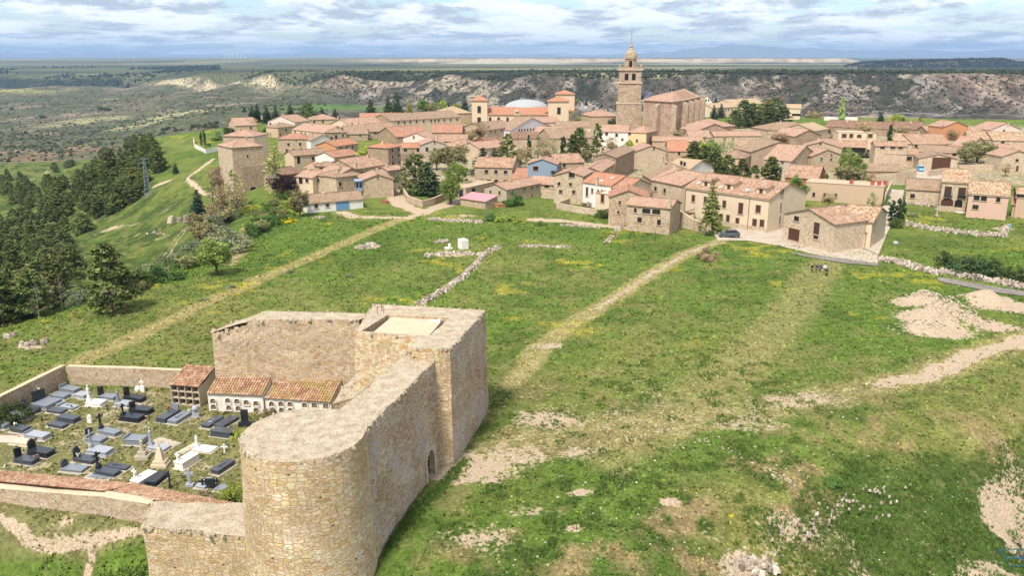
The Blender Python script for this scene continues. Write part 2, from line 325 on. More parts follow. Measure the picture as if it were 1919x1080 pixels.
# ------------------------------------------------------------ the lie of the land
_cp = [  # surveyed points: pixel, height
 # plateau
 (960,1040,0),(1250,1060,-.3),(700,1000,0),(960,900,0),(1300,900,0),(960,700,0),(1400,700,0),(1700,700,0),(1919,700,0),(600,600,0),(300,640,0),(960,560,0),(1300,520,0),
 (1700,560,0),(1919,560,0),(700,470,0),(960,450,0),(1300,440,0),(1600,440,0),(1919,420,0),(640,400,0),(800,380,0),(1100,360,0),(1500,360,0),(1919,340,0),(560,330,0),
 (800,310,0),(1100,300,0),(1500,290,0),(1919,280,0),(540,250,0),(800,250,0),(1100,245,0),(1500,240,0),(1919,245,0),(850,215,0),(1200,218,0),(640,225,0),(700,218,0),(950,217,0),(1050,219,0),(1300,218,0),(1500,219,0),(1700,221,0),(1919,224,0),(2150,238,0),
 (150,760,0),(0,850,0),(0,760,0),(320,760,0),(100,900,0),(500,900,0),(1600,820,.2),(1450,860,.2),
 # near left and right foreground
 (0,945,0),(180,968,0),(260,1010,-1),(150,1080,-3.5),(0,1040,-2.5),(-200,1000,-2),(400,1080,-3),
 (1919,800,0),(1850,850,-.8),(1919,900,-3.2),(1919,1000,-7),(1750,950,-3),(1700,1060,-5),(1550,1000,-2.4),(1420,1010,-1.5),(1400,1079,-2.6),(1480,930,-.4),(2200,900,-5),(2200,1100,-9),
 # crest of the plateau on the left, and the slopes below it
 (0,642,0),(100,607,0),(190,577,0),(270,549,-.2),(330,519,-.3),(400,502,-.4),(430,495,-1.0),(462,430,-1.5),(500,398,-1),(-120,690,0),
 (-30,560,-17),(60,530,-18),(150,505,-18),(230,500,-18),(280,520,-17),(300,480,-16),(345,430,-12),(380,410,-9),(405,400,-6),(440,372,-3),(480,370,-2),
 (0,470,-26),(90,440,-27),(180,430,-22),(250,440,-17),(150,400,-24),(220,370,-15),(300,360,-9),(360,330,-5),(280,310,-6),(390,310,-3),(330,270,-3),(275,262,-5),(400,262,-1),(440,245,0),(500,222,0),
 (240,300,-16),(150,330,-34),(60,380,-38),(0,410,-40),(0,350,-52),(100,310,-56),(220,262,-40),(-200,400,-48),(-300,520,-36),(-250,640,-22),
]
_C = np.array([tuple(at(*p)) for p in _cp])
_C = np.vstack([_C, [(-60, 640, -45), (60, 690, -16), (190, 690, -20), (330, 660, -20), (430, 600, -20), (-160, 640, -58), (-300, 700, -64), (-420, 660, -64), (300, 300, 0), (420, 400, -6), (200, 120, -4), (90, 40, -9), (0, 40, -4), (-60, 40, -6),
                    (-140, 90, -12), (-190, 150, -30), (-300, 300, -55), (450, 650, -35)]])
_xs = _C[:, :2] / 100.0
_D = np.sqrt(((_xs[:, None] - _xs[None]) ** 2).sum(-1)); _A = np.hstack([_D + 0.012 * np.eye(len(_C)), np.ones((len(_C), 1))])
_A = np.vstack([_A, np.append(np.ones(len(_C)), 0)]); _wt = np.linalg.solve(_A, np.append(_C[:, 2], 0))
def near_h(x, y):
    x, y = np.asarray(x, float), np.asarray(y, float); o = np.zeros(x.size); xf, yf = x.ravel() / 100, y.ravel() / 100
    for i in range(0, x.size, 60000):
        d = np.sqrt((xf[i:i + 60000, None] - _xs[None, :, 0]) ** 2 + (yf[i:i + 60000, None] - _xs[None, :, 1]) ** 2); o[i:i + 60000] = d @ _wt[:-1] + _wt[-1]
    return o.reshape(x.shape)
# far land: for each bearing, pairs of (distance, how low it is seen)
RIMX = [-900, 0, 250, 400, 520, 650, 850, 1000, 1300, 1560, 1919, 2800]; RIMY = [3700, 3600, 3480, 2790, 2320, 1900, 1690, 1560, 1480, 1450, 1430, 1430]
def _prof(px, foot, far):
    r = float(np.interp(px, RIMX, RIMY)); return foot + [(r - 140, 203), (r - 70, 172), (r - 30, 150), (r, 138), (r + 50, 135.5)] + far
_t1 = [(2700, 131.5), (3700, 128), (6300, 121), (6420, 112), (9000, 111.5), (15000, 110.6), (30000, 109.5)]
def _mesa(py, d=3950): return [(2700, 132), (3500, 130.5), (d - 90, 127), (d, py), (5600, py + .5), (15000, 111.5), (30000, 109.5)]
_f7 = [(700, 252), (880, 242), (1100, 225)]
_far = {
 -900: [(700, 330), (1400, 250), (2400, 190), (3200, 160), (3700, 142), (3900, 134), (6000, 123), (10000, 114), (30000, 110)],
 0:   [(700, 310), (1100, 268), (1600, 235), (2400, 195), (3200, 164), (3500, 159), (3600, 143), (4300, 131), (6500, 122), (6700, 117), (9000, 115), (15000, 111.5), (30000, 109.5)],
 250: [(700, 300), (1000, 262), (1500, 228), (2200, 190), (3000, 168), (3400, 161), (3480, 143), (4200, 131), (6500, 122), (6700, 117), (9000, 115), (15000, 111.5), (30000, 109.5)],
 400: [(700, 255), (1000, 232), (1400, 205), (1900, 182), (2500, 170), (2700, 164), (2790, 141), (3300, 133), (6500, 122), (6700, 115), (9000, 113), (15000, 111.5), (30000, 109.5)],
 520: [(700, 232), (950, 222), (1300, 202), (1700, 190), (2130, 176), (2240, 160), (2320, 139), (2600, 134), (3600, 131), (6400, 122), (6550, 113), (15000, 111.3), (30000, 109.5)],
 650: [(700, 232), (950, 218), (1300, 199), (1600, 190), (1740, 182), (1840, 155), (1900, 139), (2200, 135), (3600, 130), (6300, 121), (6450, 112.5), (15000, 111), (30000, 109.5)],
 850: [(700, 240), (950, 224), (1300, 208), (1540, 198), (1610, 172), (1660, 150), (1690, 138.5)] + _t1,
 1000: _prof(1000, _f7, _t1), 1300: _prof(1300, _f7, _t1), 1560: _prof(1560, _f7, _t1),
 1592: _prof(1592, _f7, _mesa(120)), 1640: _prof(1640, _f7, _mesa(117.5)), 1760: _prof(1760, _f7, _mesa(115)), 1845: _prof(1845, _f7, _mesa(113)), 1872: _prof(1872, _f7, _mesa(119)), 2800: _prof(2800, _f7, _mesa(119)),
}
_fu = np.array([(k - CX) / F_PX for k in _far]); _ly = np.linspace(math.log(650), math.log(30000), 420)
_ft = np.array([np.interp(np.exp(_ly), [p[0] for p in r], [HC - (p[1] - 108) * p[0] / F_PX for p in r]) for r in _far.values()])
_mt = [(-1.2, 4), (0, 4), (150, 5), (330, 3), (480, 2), (600, 5), (660, 4), (780, 2), (950, 3), (1100, 2), (1230, 5), (1275, 12), (1310, 16), (1345, 20.5), (1390, 20), (1440, 15), (1480, 13.5), (1520, 15), (1560, 10), (1640, 9), (1690, 11), (1760, 8), (1850, 10), (1919, 13), (2400, 8)]
def far_h(x, y):
    x, y = np.asarray(x, float), np.asarray(y, float); u = np.clip(x / np.maximum(y, 1), _fu[0], _fu[-1]); l = np.clip(np.log(np.maximum(y, 1)), _ly[0], _ly[-1] - 1e-6)
    i = np.clip(np.searchsorted(_fu, u) - 1, 0, len(_fu) - 2); fx = (u - _fu[i]) / (_fu[i + 1] - _fu[i])
    t = (l - _ly[0]) / (_ly[1] - _ly[0]); j = np.clip(t.astype(int), 0, len(_ly) - 2); fy = t - j
    z = (_ft[i, j] * (1 - fx) + _ft[i + 1, j] * fx) * (1 - fy) + (_ft[i, j + 1] * (1 - fx) + _ft[i + 1, j + 1] * fx) * fy
    # the scarp below the rim is cut by gullies; the table land above stays flat
    rim = np.interp(CX + u * F_PX, RIMX, RIMY); wv = fbm(x, y, 150.0, 3, 12) * 60
    band = sst(rim - 300, rim - 90, y) * (1 - sst(rim - 22, rim + 4, y)); val = sst(700, 1000, y) * (1 - sst(rim - 200, rim - 40, y))
    z = z - band * (np.clip(.88 - ridge(x + wv, y * .30, 95.0, 3, 3), 0, 1) * 40 + np.clip(.85 - ridge(x + wv, y * .45, 34.0, 3, 5), 0, 1) * 14) + val * ((fbm(x, y, 190.0, 4, 9) - .5) * 26 + (ridge(x, y * .6, 120., 3, 14) - .55) * 9)
    z = z + (fbm(x, y * 0.7, 300.0, 4, 21) - 0.5) * 8 * sst(2600, 5000, y) * (1 - sst(7000, 9000, y))
    # mountains on the skyline
    m = np.interp(u, [(p[0] - CX) / F_PX for p in _mt], [p[1] for p in _mt]); mh = HC + (m + 6 * (fbm(u * 55, u * 0 + 3, 1.0, 6, 5) - 0.5)) * 23000 / F_PX
    return np.maximum(z, -200 + (mh + 200) * np.exp(-((y - 23000) / 2600.0) ** 2))
PILES = [(1735, 562, 2.8, 2.2, 1.4), (1775, 590, 3.6, 2.6, 2.4), (1725, 620, 2.8, 2.0, 1.5), (1800, 607, 2.8, 2.2, 1.8), (1845, 566, 3.2, 2.5, 1.9), (1880, 585, 3.2, 2.0, 1.0)]
def height(x, y):
    x, y = np.asarray(x, float), np.asarray(y, float); a = near_h(x, y); b = far_h(x, y); k = sst(650, 800, y)
    d = np.sqrt(x * x + y * y); amp = np.clip((d - 30) / 60, 0.2, 1) * (1 - sst(500, 700, y))
    wild = sst(-3, -14, a)
    a = a + (fbm(x, y, 14.0, 3, 31) - 0.5) * (0.35 + 2.4 * wild) * amp + (fbm(x, y, 2.2, 3, 41) - 0.5) * 0.22 * (1 - sst(160, 260, d))
    ce = sst(-60, -57, x) * sst(-12, -15, x) * sst(61, 63, y) * sst(95, 92, y); a = a * (1 - ce * .85)
    br = sst(22, 30, x) * (1 - sst(72, 84, y)); a = a + br * (fbm(x, y, 3.5, 4, 44) - 0.5) * 1.3
    for px, py, rx, ry, h in PILES:
        c = at(px, py); a = a + h * np.exp(-(((x - c.x) / rx) ** 2 + ((y - c.y) / ry) ** 2)) * (0.5 + 1.0 * fbm(x, y, 1.6, 4, 77))
    return a * (1 - k) + b * k
def G0(x, y): return float(height(np.array([x]), np.array([y]))[0])
def ground_px(px, py):
    """where the ray through a pixel meets the land"""
    d = ray(px, py); ts = np.exp(np.linspace(math.log(36), math.log(3000), 500)) / d.y
    z = height(ts * d.x, ts * d.y); f = (HC + ts * d.z) - z; k = int(np.argmax(f < 0)) or len(ts) - 1
    a = f[k - 1] / (f[k - 1] - f[k] + 1e-9); t = ts[k - 1] + a * (ts[k] - ts[k - 1])
    return Vector((t * d.x, t * d.y, HC + t * d.z))

# ------------------------------------------------------------ ground sheet
us = np.concatenate([np.linspace(-1.7, -0.7, 60, endpoint=False), np.arange(-0.7, 0.7, 0.0021), np.linspace(0.7, 1.7, 61)])
ys = np.unique(np.round(np.concatenate([[8, 20, 30], 38 * np.exp(np.arange(0, math.log(32000 / 38.0), 0.0068)), np.arange(1290, 1500, 1.6), np.arange(1500, 1910, 4), np.arange(2180, 2330, 8), np.arange(2690, 2800, 8), np.arange(3400, 3620, 12), np.arange(3850, 3960, 10), np.arange(6290, 6460, 14)]), 2))
Ug, Yg = np.meshgrid(us, ys); X, Y = (Ug * Yg).ravel(), Yg.ravel(); Z = height(X, Y)
nU, nY = len(us), len(ys)
def pl(pts, z=0.0):
    return [tuple(at(*p, z)[:2]) if len(p) == 2 else tuple(at(*p)[:2]) for p in pts]
def dist_line(x, y, pts):
    d = np.full(x.shape, 1e9)
    for (ax, ay), (bx, by) in zip(pts, pts[1:]):
        vx, vy = bx - ax, by - ay; L = vx * vx + vy * vy + 1e-9; t = np.clip(((x - ax) * vx + (y - ay) * vy) / L, 0, 1)
        d = np.minimum(d, np.hypot(x - ax - t * vx, y - ay - t * vy))
    return d
def blob(x, y, px, py, rx, ry): c = at(px, py); return np.exp(-(((x - c.x) / rx) ** 2 + ((y - c.y) / ry) ** 2))
TRACKS = {
 'long': pl([(60, 722), (130, 690), (300, 612), (470, 535), (560, 492), (640, 456), (720, 424), (800, 398)]),
 'mid': pl([(1350, 453), (1290, 475), (1220, 515), (1150, 560), (1080, 602), (1010, 655), (960, 720)]),
 'people': pl([(1548, 494), (1520, 530), (1480, 590), (1430, 640), (1370, 705), (1290, 770), (1150, 860)]),
 'right': pl([(2050, 590), (1919, 635), (1800, 682), (1720, 712), (1600, 742), (1450, 775), (1250, 805), (1060, 800), (930, 850), (850, 885)]),
 'rightend': pl([(2050, 590), (1919, 633), (1800, 680), (1725, 710), (1650, 730)]), 'midrut': pl([(1340, 456), (1285, 477), (1218, 516), (1145, 563), (1120, 580)]),
 'lane': pl([(735, 362), (752, 384), (790, 399), (850, 380), (880, 372)]),
 'barn': pl([(640, 398), (665, 408), (760, 410), (800, 399)]),
 'upper': pl([(985, 413), (1060, 415), (1165, 428)]),
 'gully': pl([(428, 500, -1), (445, 478, -1.3), (458, 445, -1.5), (462, 420, -2)]),
 'spur': pl([(276, 524, -17), (310, 474, -15), (350, 425, -11), (390, 395, -7)]),
 'gate': pl([(400, 352, -4), (375, 342, -4), (350, 331, -5), (372, 318, -4), (400, 302, -3)]),
 'front': pl([(-60, 950, 0), (60, 985, 0), (150, 1000, -.6), (265, 1000, -.6)]), 'front2': pl([(180, 1000, -.6), (165, 1040, -2), (140, 1090, -3)]),
}
ng = Y < 760; x, y, z = X[ng], Y[ng], Z[ng]; far = ~ng
C3 = lambda r, g, b: np.array([r, g, b])
def lerp(a, b, t): return a + (b - a) * t[:, None]
col = np.zeros((len(X), 3)); soil = np.zeros(len(X))
n1, n2, n3, n4 = fbm(x, y, 26, 4, 51), fbm(x, y, 7, 4, 52), fbm(x, y, 2.4, 3, 53), fbm(x, y, 60, 3, 54)
g = np.tile(C3(0.100, 0.156, 0.028), (len(x), 1))
g = lerp(g, C3(0.155, 0.182, 0.044), sst(0.42, 0.64, n1) * 0.8); g = lerp(g, C3(0.060, 0.098, 0.022), sst(0.5, 0.68, n2) * 0.55); g = lerp(g, C3(0.21, 0.19, 0.07), sst(0.52, 0.72, n4 * .5 + n3 * .5) * 0.5)
fo = sst(112, 60, y) * sst(-14, 2, x)                        # poorer, drier turf round the castle
g = lerp(g, C3(0.20, 0.185, 0.062), fo * sst(0.3, 0.58, n1) * 0.75)
g = lerp(g, C3(0.28, 0.205, 0.105), fo * sst(.50, .66, n2 * .5 + n3 * .5) * .8); g = lerp(g, C3(0.055, 0.088, 0.020), fo * sst(.54, .66, fbm(x, y, 1.7, 3, 57)) * .8)
s = np.clip(sst(0.58, 0.8, n2) * 0.14 + fo * (0.10 + 0.24 * sst(0.42, 0.66, n1)), 0, 1)
for k, (w, a, dry) in {'long': (1.8, .05, .9), 'mid': (1.7, .12, .9), 'people': (3.2, .10, .6), 'right': (2.6, .30, .75), 'rightend': (2.2, .62, .8), 'midrut': (.9, .42, .9), 'lane': (2.6, 1.0, .6), 'barn': (2.0, .6, .8), 'upper': (2.0, .9, .6), 'gully': (1.5, .35, .9), 'spur': (1.9, .25, .9), 'gate': (1.2, .6, .7), 'front': (.45, .5, .6), 'front2': (.45, .5, .6)}.items():
    d = dist_line(x, y, TRACKS[k]) + (n3 - 0.5) * w * 1.1; e = 1 - sst(w * 0.45, w * 1.15, d)
    if k in ('long', 'mid', 'spur'): e2 = np.maximum(1 - sst(.25, .7, np.abs(d - .95)), 0); s = np.maximum(s, e2 * (a + .17)); g = lerp(g, C3(0.30, 0.255, 0.105), (1 - sst(w * .6, w * 1.3, d)) * dry)
    else: g = lerp(g, C3(0.27, 0.235, 0.10), (1 - sst(w * .6, w * 1.5, d)) * dry); s = np.maximum(s, e * a)
for px, py, rx, ry, a in [(880, 880, 5, 3.5, .8), (960, 860, 6, 4, .5), (1030, 790, 6, 4, .5), (1090, 855, 4, 2, .45), (900, 1010, 5, 3, .45), (1000, 960, 4, 2, .4), (820, 890, 2, 1.6, .9), (1160, 780, 7, 4, .35), (1500, 760, 9, 4, .45), (1400, 800, 8, 4, .4), (1255, 940, .9, .6, 1.2), (1078, 995, .9, .6, 1), (1085, 930, 1.3, .6, .9), (1715, 710, 2.2, 1.2, 1.2), (1250, 770, 10, 5, .3), (1850, 610, 5, 3, .8), (1880, 575, 5, 4, 1.2), (1845, 562, 4, 3, 1.2), (1740, 600, 5, 4, 1.0), (1760, 625, 5, 3, 1.0), (1720, 570, 4, 3, 1), (870, 405, 5, 3, .5), (850, 413, 6, 3, .5), (690, 462, 3, 2.5, .8), (845, 478, 5, 2.2, .8), (1880, 430, 3, 2, .8), (1640, 452, 3, 3, .4), (800, 760, 1, 1, 0), (1030, 650, 3, 2, .5), (760, 860, 6, 6, .3), (60, 655, 2.5, 1.2, .6)]:
    s = np.maximum(s, blob(x, y, px, py, rx, ry) * a)
# the bank at the lower right and the stony bank at the lower left
br = sst(22, 30, x) * (1 - sst(74, 84, y)) * sst(-.2, -1.6, z + (n2 - .5) * 2.6 + (n1 - .5) * 1.5); s = np.maximum(s, br * (0.08 + 0.34 * sst(.45, .72, n2))); g = lerp(g, C3(0.048, 0.088, 0.018), br * 0.85)
cut = blob(x, y, 1925, 880, 3.2, 2.6); s = np.maximum(s, cut * 1.4); s = np.maximum(s, blob(x, y, 1925, 985, 4.0, 3.4) * 1.5); s = np.maximum(s, blob(x, y, 1410, 1040, 2.2, 3.2) * 1.1); s = np.maximum(s, blob(x, y, 1480, 960, 3, 2) * .6); s = np.maximum(s, blob(x, y, 1600, 910, 6, 4) * .26)
bl = (x < -26) * (1 - sst(59, 61, y)); s = np.maximum(s, bl * (0.05 + 0.22 * sst(0.4, 0.62, n2)))
# cemetery turf
ce = sst(-56, -53, x) * sst(-14, -17, x) * sst(60, 62, y) * sst(92, 90, y); g = lerp(g, C3(0.195, 0.175, 0.078), ce * 0.8); s = np.maximum(s, ce * (0.10 + 0.24 * sst(.45, .65, n3)))
# steep slopes: bushes, chalk
steep = sst(-5, -14, z); g = lerp(g, C3(0.075, 0.115, 0.028), steep * 0.6); s = np.maximum(s, steep * (0.34 * sst(0.62, 0.74, fbm(x, y, 12, 4, 61)))); g = lerp(g, C3(0.03, 0.055, 0.012), steep * sst(.48, .62, n2) * .7)
s = np.maximum(s, blob(x, y, 0, 0, 1, 1) * 0)
for px, py, zz_, rx, ry, a in [(215, 440, -20, 7, 3, .5), (250, 437, -19, 5, 3, .42), (365, 402, -9, 3, 2, .8), (25, 410, -39, 14, 10, .9), (300, 335, -7, 5, 3, .8)]:
    c = at(px, py, zz_); s = np.maximum(s, np.exp(-(((x - c.x) / rx) ** 2 + ((y - c.y) / ry) ** 2)) * a)
vil = sst(215, 260, y + 0.15 * x) * (1 - sst(560, 620, y)) * sst(-60, -48, x + (y < 260) * 0) ; vil = np.where((x > 72) & (y < 250), 0, vil); vil = vil * (1 - sst(455, 490, y)); s = np.maximum(s, vil * 0.40); g = lerp(g, C3(0.17, 0.16, 0.075), vil * 0.4)
hum = sst(-2.5, -6, z) * (x < -50); g = lerp(g, C3(0.17, 0.165, 0.05), hum * sst(.45, .62, n3) * .6); g = lerp(g, C3(0.04, 0.07, 0.018), hum * sst(.5, .64, fbm(x, y, 5, 4, 63)) * .75); s = np.maximum(s, hum * .3 * sst(.58, .7, n2))
# flowers: broom yellow drifts
yl = sst(.60, .72, fbm(x, y, 9, 4, 71)) * sst(.5, .62, n3) * sst(100, 120, y) * (z > -3); g = lerp(g, C3(0.42, 0.36, 0.03), yl * 0.4)
col[ng] = g; soil[ng] = s
# far land colours
x, y, z = X[far], Y[far], Z[far]; u = x / y
zgrid = Z.reshape(nY, nU); gx = np.gradient(zgrid, axis=1) / np.maximum(np.gradient(X.reshape(nY, nU), axis=1), 1e-6); gy = np.gradient(zgrid, axis=0) / np.maximum(np.gradient(Y.reshape(nY, nU), axis=0), 1e-6)
gx, gy = gx.ravel()[far], gy.ravel()[far]; slope = np.hypot(gx, gy)
m1, m2, m3 = fbm(x, y, 220, 5, 81), fbm(x, y * 0.8, 60, 5, 82), fbm(x, y, 18, 4, 83); px_ = CX + u * F_PX
# right: eroded canyon side
rim = np.interp(px_, RIMX, RIMY); wv = fbm(x, y, 150.0, 3, 12) * 60; gl = ridge(x + wv, y * .30, 95.0, 3, 3); g2_ = ridge(x + wv, y * .45, 34.0, 3, 5)
c = np.tile(C3(0.088, 0.074, 0.060), (len(x), 1)); c = lerp(c, C3(0.29, 0.245, 0.20), sst(.43, .58, m2 * .4 + m1 * .3 + gl * .3) * 0.8); c = lerp(c, C3(0.33, 0.265, 0.19), sst(.60, .78, gl) * sst(.42, .6, m1) * .7)
c = lerp(c, C3(0.30, 0.28, 0.27), sst(.52, .64, fbm(x, y, 45, 5, 91)) * sst(rim - 30, rim - 110, y) * .55)
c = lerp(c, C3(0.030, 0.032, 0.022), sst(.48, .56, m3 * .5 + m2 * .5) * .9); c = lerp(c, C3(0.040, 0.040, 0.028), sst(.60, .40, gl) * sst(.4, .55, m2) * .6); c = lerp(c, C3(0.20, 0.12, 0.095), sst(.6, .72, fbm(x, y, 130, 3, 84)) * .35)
# left: rolling grey-green pasture
lf = np.tile(C3(0.105, 0.110, 0.060), (len(x), 1)); lf = lerp(lf, C3(0.17, 0.145, 0.09), sst(.45, .65, m1) * .8); lf = lerp(lf, C3(0.075, 0.085, 0.045), sst(.48, .62, m2) * .75); lf = lerp(lf, C3(0.28, 0.21, 0.145), sst(.62, .72, fbm(x * .6 + y * .3, y, 90, 4, 85)) * .7)
lf = lerp(lf, C3(0.30, 0.19, 0.13), sst(1250, 800, y) * sst(.45, .6, m2) * .6)
fld_or_sun = lambda cx, wx, cy, wy: np.exp(-(((px_ - cx + (m1 - .5) * 160) / wx) ** 2 + ((y - cy + (m1 - .5) * 500) / wy) ** 2) ** 2)
lf = lerp(lf, C3(0.34, 0.31, 0.165), np.clip(fld_or_sun(310, 100, 1330, 110) * 1.1 + .8 * fld_or_sun(190, 90, 1620, 90), 0, 1) * sst(.3, .5, m2)); lf = lerp(lf, C3(0.36, 0.36, 0.11), fld_or_sun(30, 130, 3050, 160) * .9)  # first lerp paints sunlit gaps between cloud shadows into the pasture colour
pale = sst(rim - 330, rim - 120, y) * (1 - sst(rim + 120, rim + 300, y)) * sst(270, 330, px_) * (1 - sst(560, 640, px_)); lf = lerp(lf, C3(0.50, 0.42, 0.27), pale * sst(.34, .56, m2 * .5 + m1 * .5) * .95)
wood = sst(3250, 3400, y) * (1 - sst(5200, 5600, y)) * (1 - sst(360, 520, px_)); lf = lerp(lf, C3(0.030, 0.040, 0.022), wood * sst(.36, .52, m2 * .5 + fbm(x, y, 500, 3, 86) * .5)); lf = lerp(lf, C3(0.30, 0.155, 0.10), wood * fld_or_sun(230, 200, 4450, 330) * .8); lf = lerp(lf, C3(.34, .22, .15), wood * sst(.64, .7, m1) * .8)
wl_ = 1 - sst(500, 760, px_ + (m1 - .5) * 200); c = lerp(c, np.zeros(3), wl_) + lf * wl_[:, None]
gf = np.exp(-(((px_ - 640) / 125) ** 2 + ((y - 1330) / 170.) ** 2) ** 3); c = lerp(c, C3(0.105, 0.185, 0.045), gf * .95)
# table lands
pass; tb = sst(-6, 6, y - rim)
t = np.tile(C3(0.12, 0.125, 0.06), (len(x), 1)); t = lerp(t, C3(0.06, 0.07, 0.038), sst(.50, .60, fbm(x * .35, y, 330, 4, 87))); t = lerp(t, C3(0.34, 0.31, 0.16), sst(.6, .68, fbm(x * .25, y, 420, 3, 88)) * .8)
t = lerp(t, C3(0.030, 0.036, 0.020), (1 - sst(100, 420, y - rim)) * sst(0.3, .5, m2) * (px_ > 600)); t = lerp(t, C3(0.022, 0.026, 0.018), sst(.50, .60, fbm(x * .3, y * .6, 400, 4, 97)) * sst(3000, 3300, y) * .6); t = lerp(t, C3(0.40, 0.38, 0.21), np.exp(-(((px_ - 1200) / 110) ** 2 + ((y - 2450) / 350.) ** 2) ** 2))
c = c * (1 - tb)[:, None] + t * tb[:, None]
cl = sst(.012, .05, slope) * sst(3000, 3500, y) * (1 - sst(7600, 8200, y)) * sst(560, 800, px_); zz2 = z + (m1 - .5) * 16
c = lerp(c, C3(0.46, 0.36, 0.26), cl * sst(-14, 4, zz2) * (.95 - .7 * (px_ > 1585))); c = lerp(c, C3(0.05, 0.058, 0.035), cl * sst(.47, .55, m2) * (.35 + .5 * (px_ > 1585)))
c = lerp(c, C3(0.022, 0.026, 0.020), (px_ > 1585) * sst(3300, 3500, y) * (1 - sst(5400, 5700, y)) * (.55 + .4 * sst(.4, .6, m2)))
dk = sst(5200, 6400, y) * (1 - sst(9000, 12000, y)) * (1 - cl) ; c = lerp(c, C3(0.11, 0.115, 0.07), dk * .6); c = lerp(c, C3(0.40, 0.36, 0.28), sst(.60, .66, fbm(x * .3, y, 700, 3, 90)) * sst(5000, 6500, y) * (1 - sst(12000, 14000, y)) * .8)
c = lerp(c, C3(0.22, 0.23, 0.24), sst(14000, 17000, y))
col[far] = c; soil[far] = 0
me = bpy.data.meshes.new('ground'); nv = len(X); me.vertices.add(nv); me.vertices.foreach_set('co', np.stack([X, Y, Z], 1).astype(np.float32).ravel())
ii = (np.arange(nY - 1)[:, None] * nU + np.arange(nU - 1)[None]).ravel(); q = np.stack([ii, ii + 1, ii + nU + 1, ii + nU], 1).astype(np.int32)
me.loops.add(q.size); me.loops.foreach_set('vertex_index', q.ravel()); me.polygons.add(len(q)); me.polygons.foreach_set('loop_start', np.arange(0, q.size, 4, dtype=np.int32)); me.polygons.foreach_set('use_smooth', np.ones(len(q), bool))
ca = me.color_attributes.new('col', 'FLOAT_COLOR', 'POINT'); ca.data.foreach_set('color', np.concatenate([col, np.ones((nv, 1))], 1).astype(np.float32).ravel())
sa = me.attributes.new('soil', 'FLOAT', 'POINT'); sa.data.foreach_set('value', soil.astype(np.float32)); fa = me.attributes.new('reach', 'FLOAT', 'POINT'); fa.data.foreach_set('value', Y.astype(np.float32))
me.update(); me.validate(); gob = kind(link('ground', me), 'structure')
b = NB('ground', 0.97, 0.05); v = b.vec('Object'); cc = b.attr('col'); so = b.attr('soil', 'Fac'); fr = b.attr('reach', 'Fac')
na, nb, nc = b.noise(v, 0.55, 5, 0.62), b.noise(v, 2.6, 5, 0.68), b.noise(v, 0.035, 6, 0.65)
tex = b.math('MULTIPLY', b.rng(nb, 0.3, 0.7, 0.55, 1.45), b.rng(na, 0.32, 0.68, 0.72, 1.28))
fark = b.rng(fr, 250, 900); tex = b.math('ADD', b.math('MULTIPLY', tex, b.math('SUBTRACT', 1, fark)), b.math('MULTIPLY', b.rng(nc, 0.3, 0.7, 0.72, 1.28), fark))
g1 = b.mix(1.0, cc, _grey(b, tex), 'MULTIPLY')
scr = b.math('MULTIPLY', b.rng(b.noise(v, 0.13, 5, 0.75), 0.50, 0.57, 0, 0.9, True), b.math('MULTIPLY', b.rng(fr, 700, 900), b.rng(fr, 3200, 5200, 1, 0.2))); g1 = b.mix(scr, g1, (0.035, 0.036, 0.022))
pal = b.math('MULTIPLY', b.rng(b.noise(b.vec('Object', (1, 1, 1), (500, 90, 0)), 0.06, 6, 0.75), 0.56, 0.66, 0, 0.55, True), b.rng(fr, 700, 900)); g1 = b.mix(pal, g1, b.mix(1.0, cc, (2.4, 2.3, 2.1), 'MULTIPLY'))
yel = b.rng(b.noise(b.vec('Object', (1, 1, 1), (40, 9, 0)), 1.1, 4, 0.7), 0.52, 0.72, 0, 0.55, True); g1 = b.mix(b.math('MULTIPLY', yel, b.math('SUBTRACT', 1, fark)), g1, (0.23, 0.20, 0.085))
th = b.math('ADD', b.math('MULTIPLY', nb, 0.75), b.math('MULTIPLY', na, 0.55)); sm = b.rng(b.math('ADD', so, th), 0.97, 1.10, 0, 1, True)
sm = b.math('MULTIPLY', sm, b.rng(so, 0.02, 0.12, 0, 1))
sc = b.ramp(b.noise(v, 5.5, 4, 0.7), [(0.30, (0.24, 0.175, 0.11)), (0.48, (0.46, 0.355, 0.245)), (0.72, (0.62, 0.51, 0.39))])
b.color(b.mix(sm, g1, sc)); b.bump(b.math('ADD', b.math('MULTIPLY', nb, b.math('SUBTRACT', 1, fark)), b.math('MULTIPLY', nc, b.math('MULTIPLY', fark, 20))), 0.9, 0.35); me.materials.append(b.m)
H_ = None

# ------------------------------------------------------------ loose cover: turf tufts and pebbles
def soup(name, cent, tri, cols, mat, k='stuff'):
    """many small loose pieces nobody could count: tri = (pieces, corners, 3) offsets"""
    n, c = tri.shape[0], tri.shape[1]; v = (cent[:, None] + tri).reshape(-1, 3).astype(np.float32)
    me = bpy.data.meshes.new(name); me.vertices.add(len(v)); me.vertices.foreach_set('co', v.ravel()); nf = n * c // 3
    me.loops.add(nf * 3); me.loops.foreach_set('vertex_index', np.arange(nf * 3, dtype=np.int32)); me.polygons.add(nf); me.polygons.foreach_set('loop_start', np.arange(0, nf * 3, 3, dtype=np.int32))
    a = me.color_attributes.new('col', 'FLOAT_COLOR', 'POINT'); cc = np.repeat(np.concatenate([cols, np.ones((n, 1))], 1), c, 0); a.data.foreach_set('color', cc.astype(np.float32).ravel())
    me.update(); me.validate(); me.materials.append(mat); return kind(link(name, me), k)
b = NB('turf_blades', 0.95, 0.05); b.color(b.attr('col')); TURF = b.m
b = NB('pebbles', 0.9, 0.1); b.color(b.attr('col')); PEB = b.m
def in_castle(x, y): return (x < -1.5) & (y < 92) & (y > 50) & (x > -56)
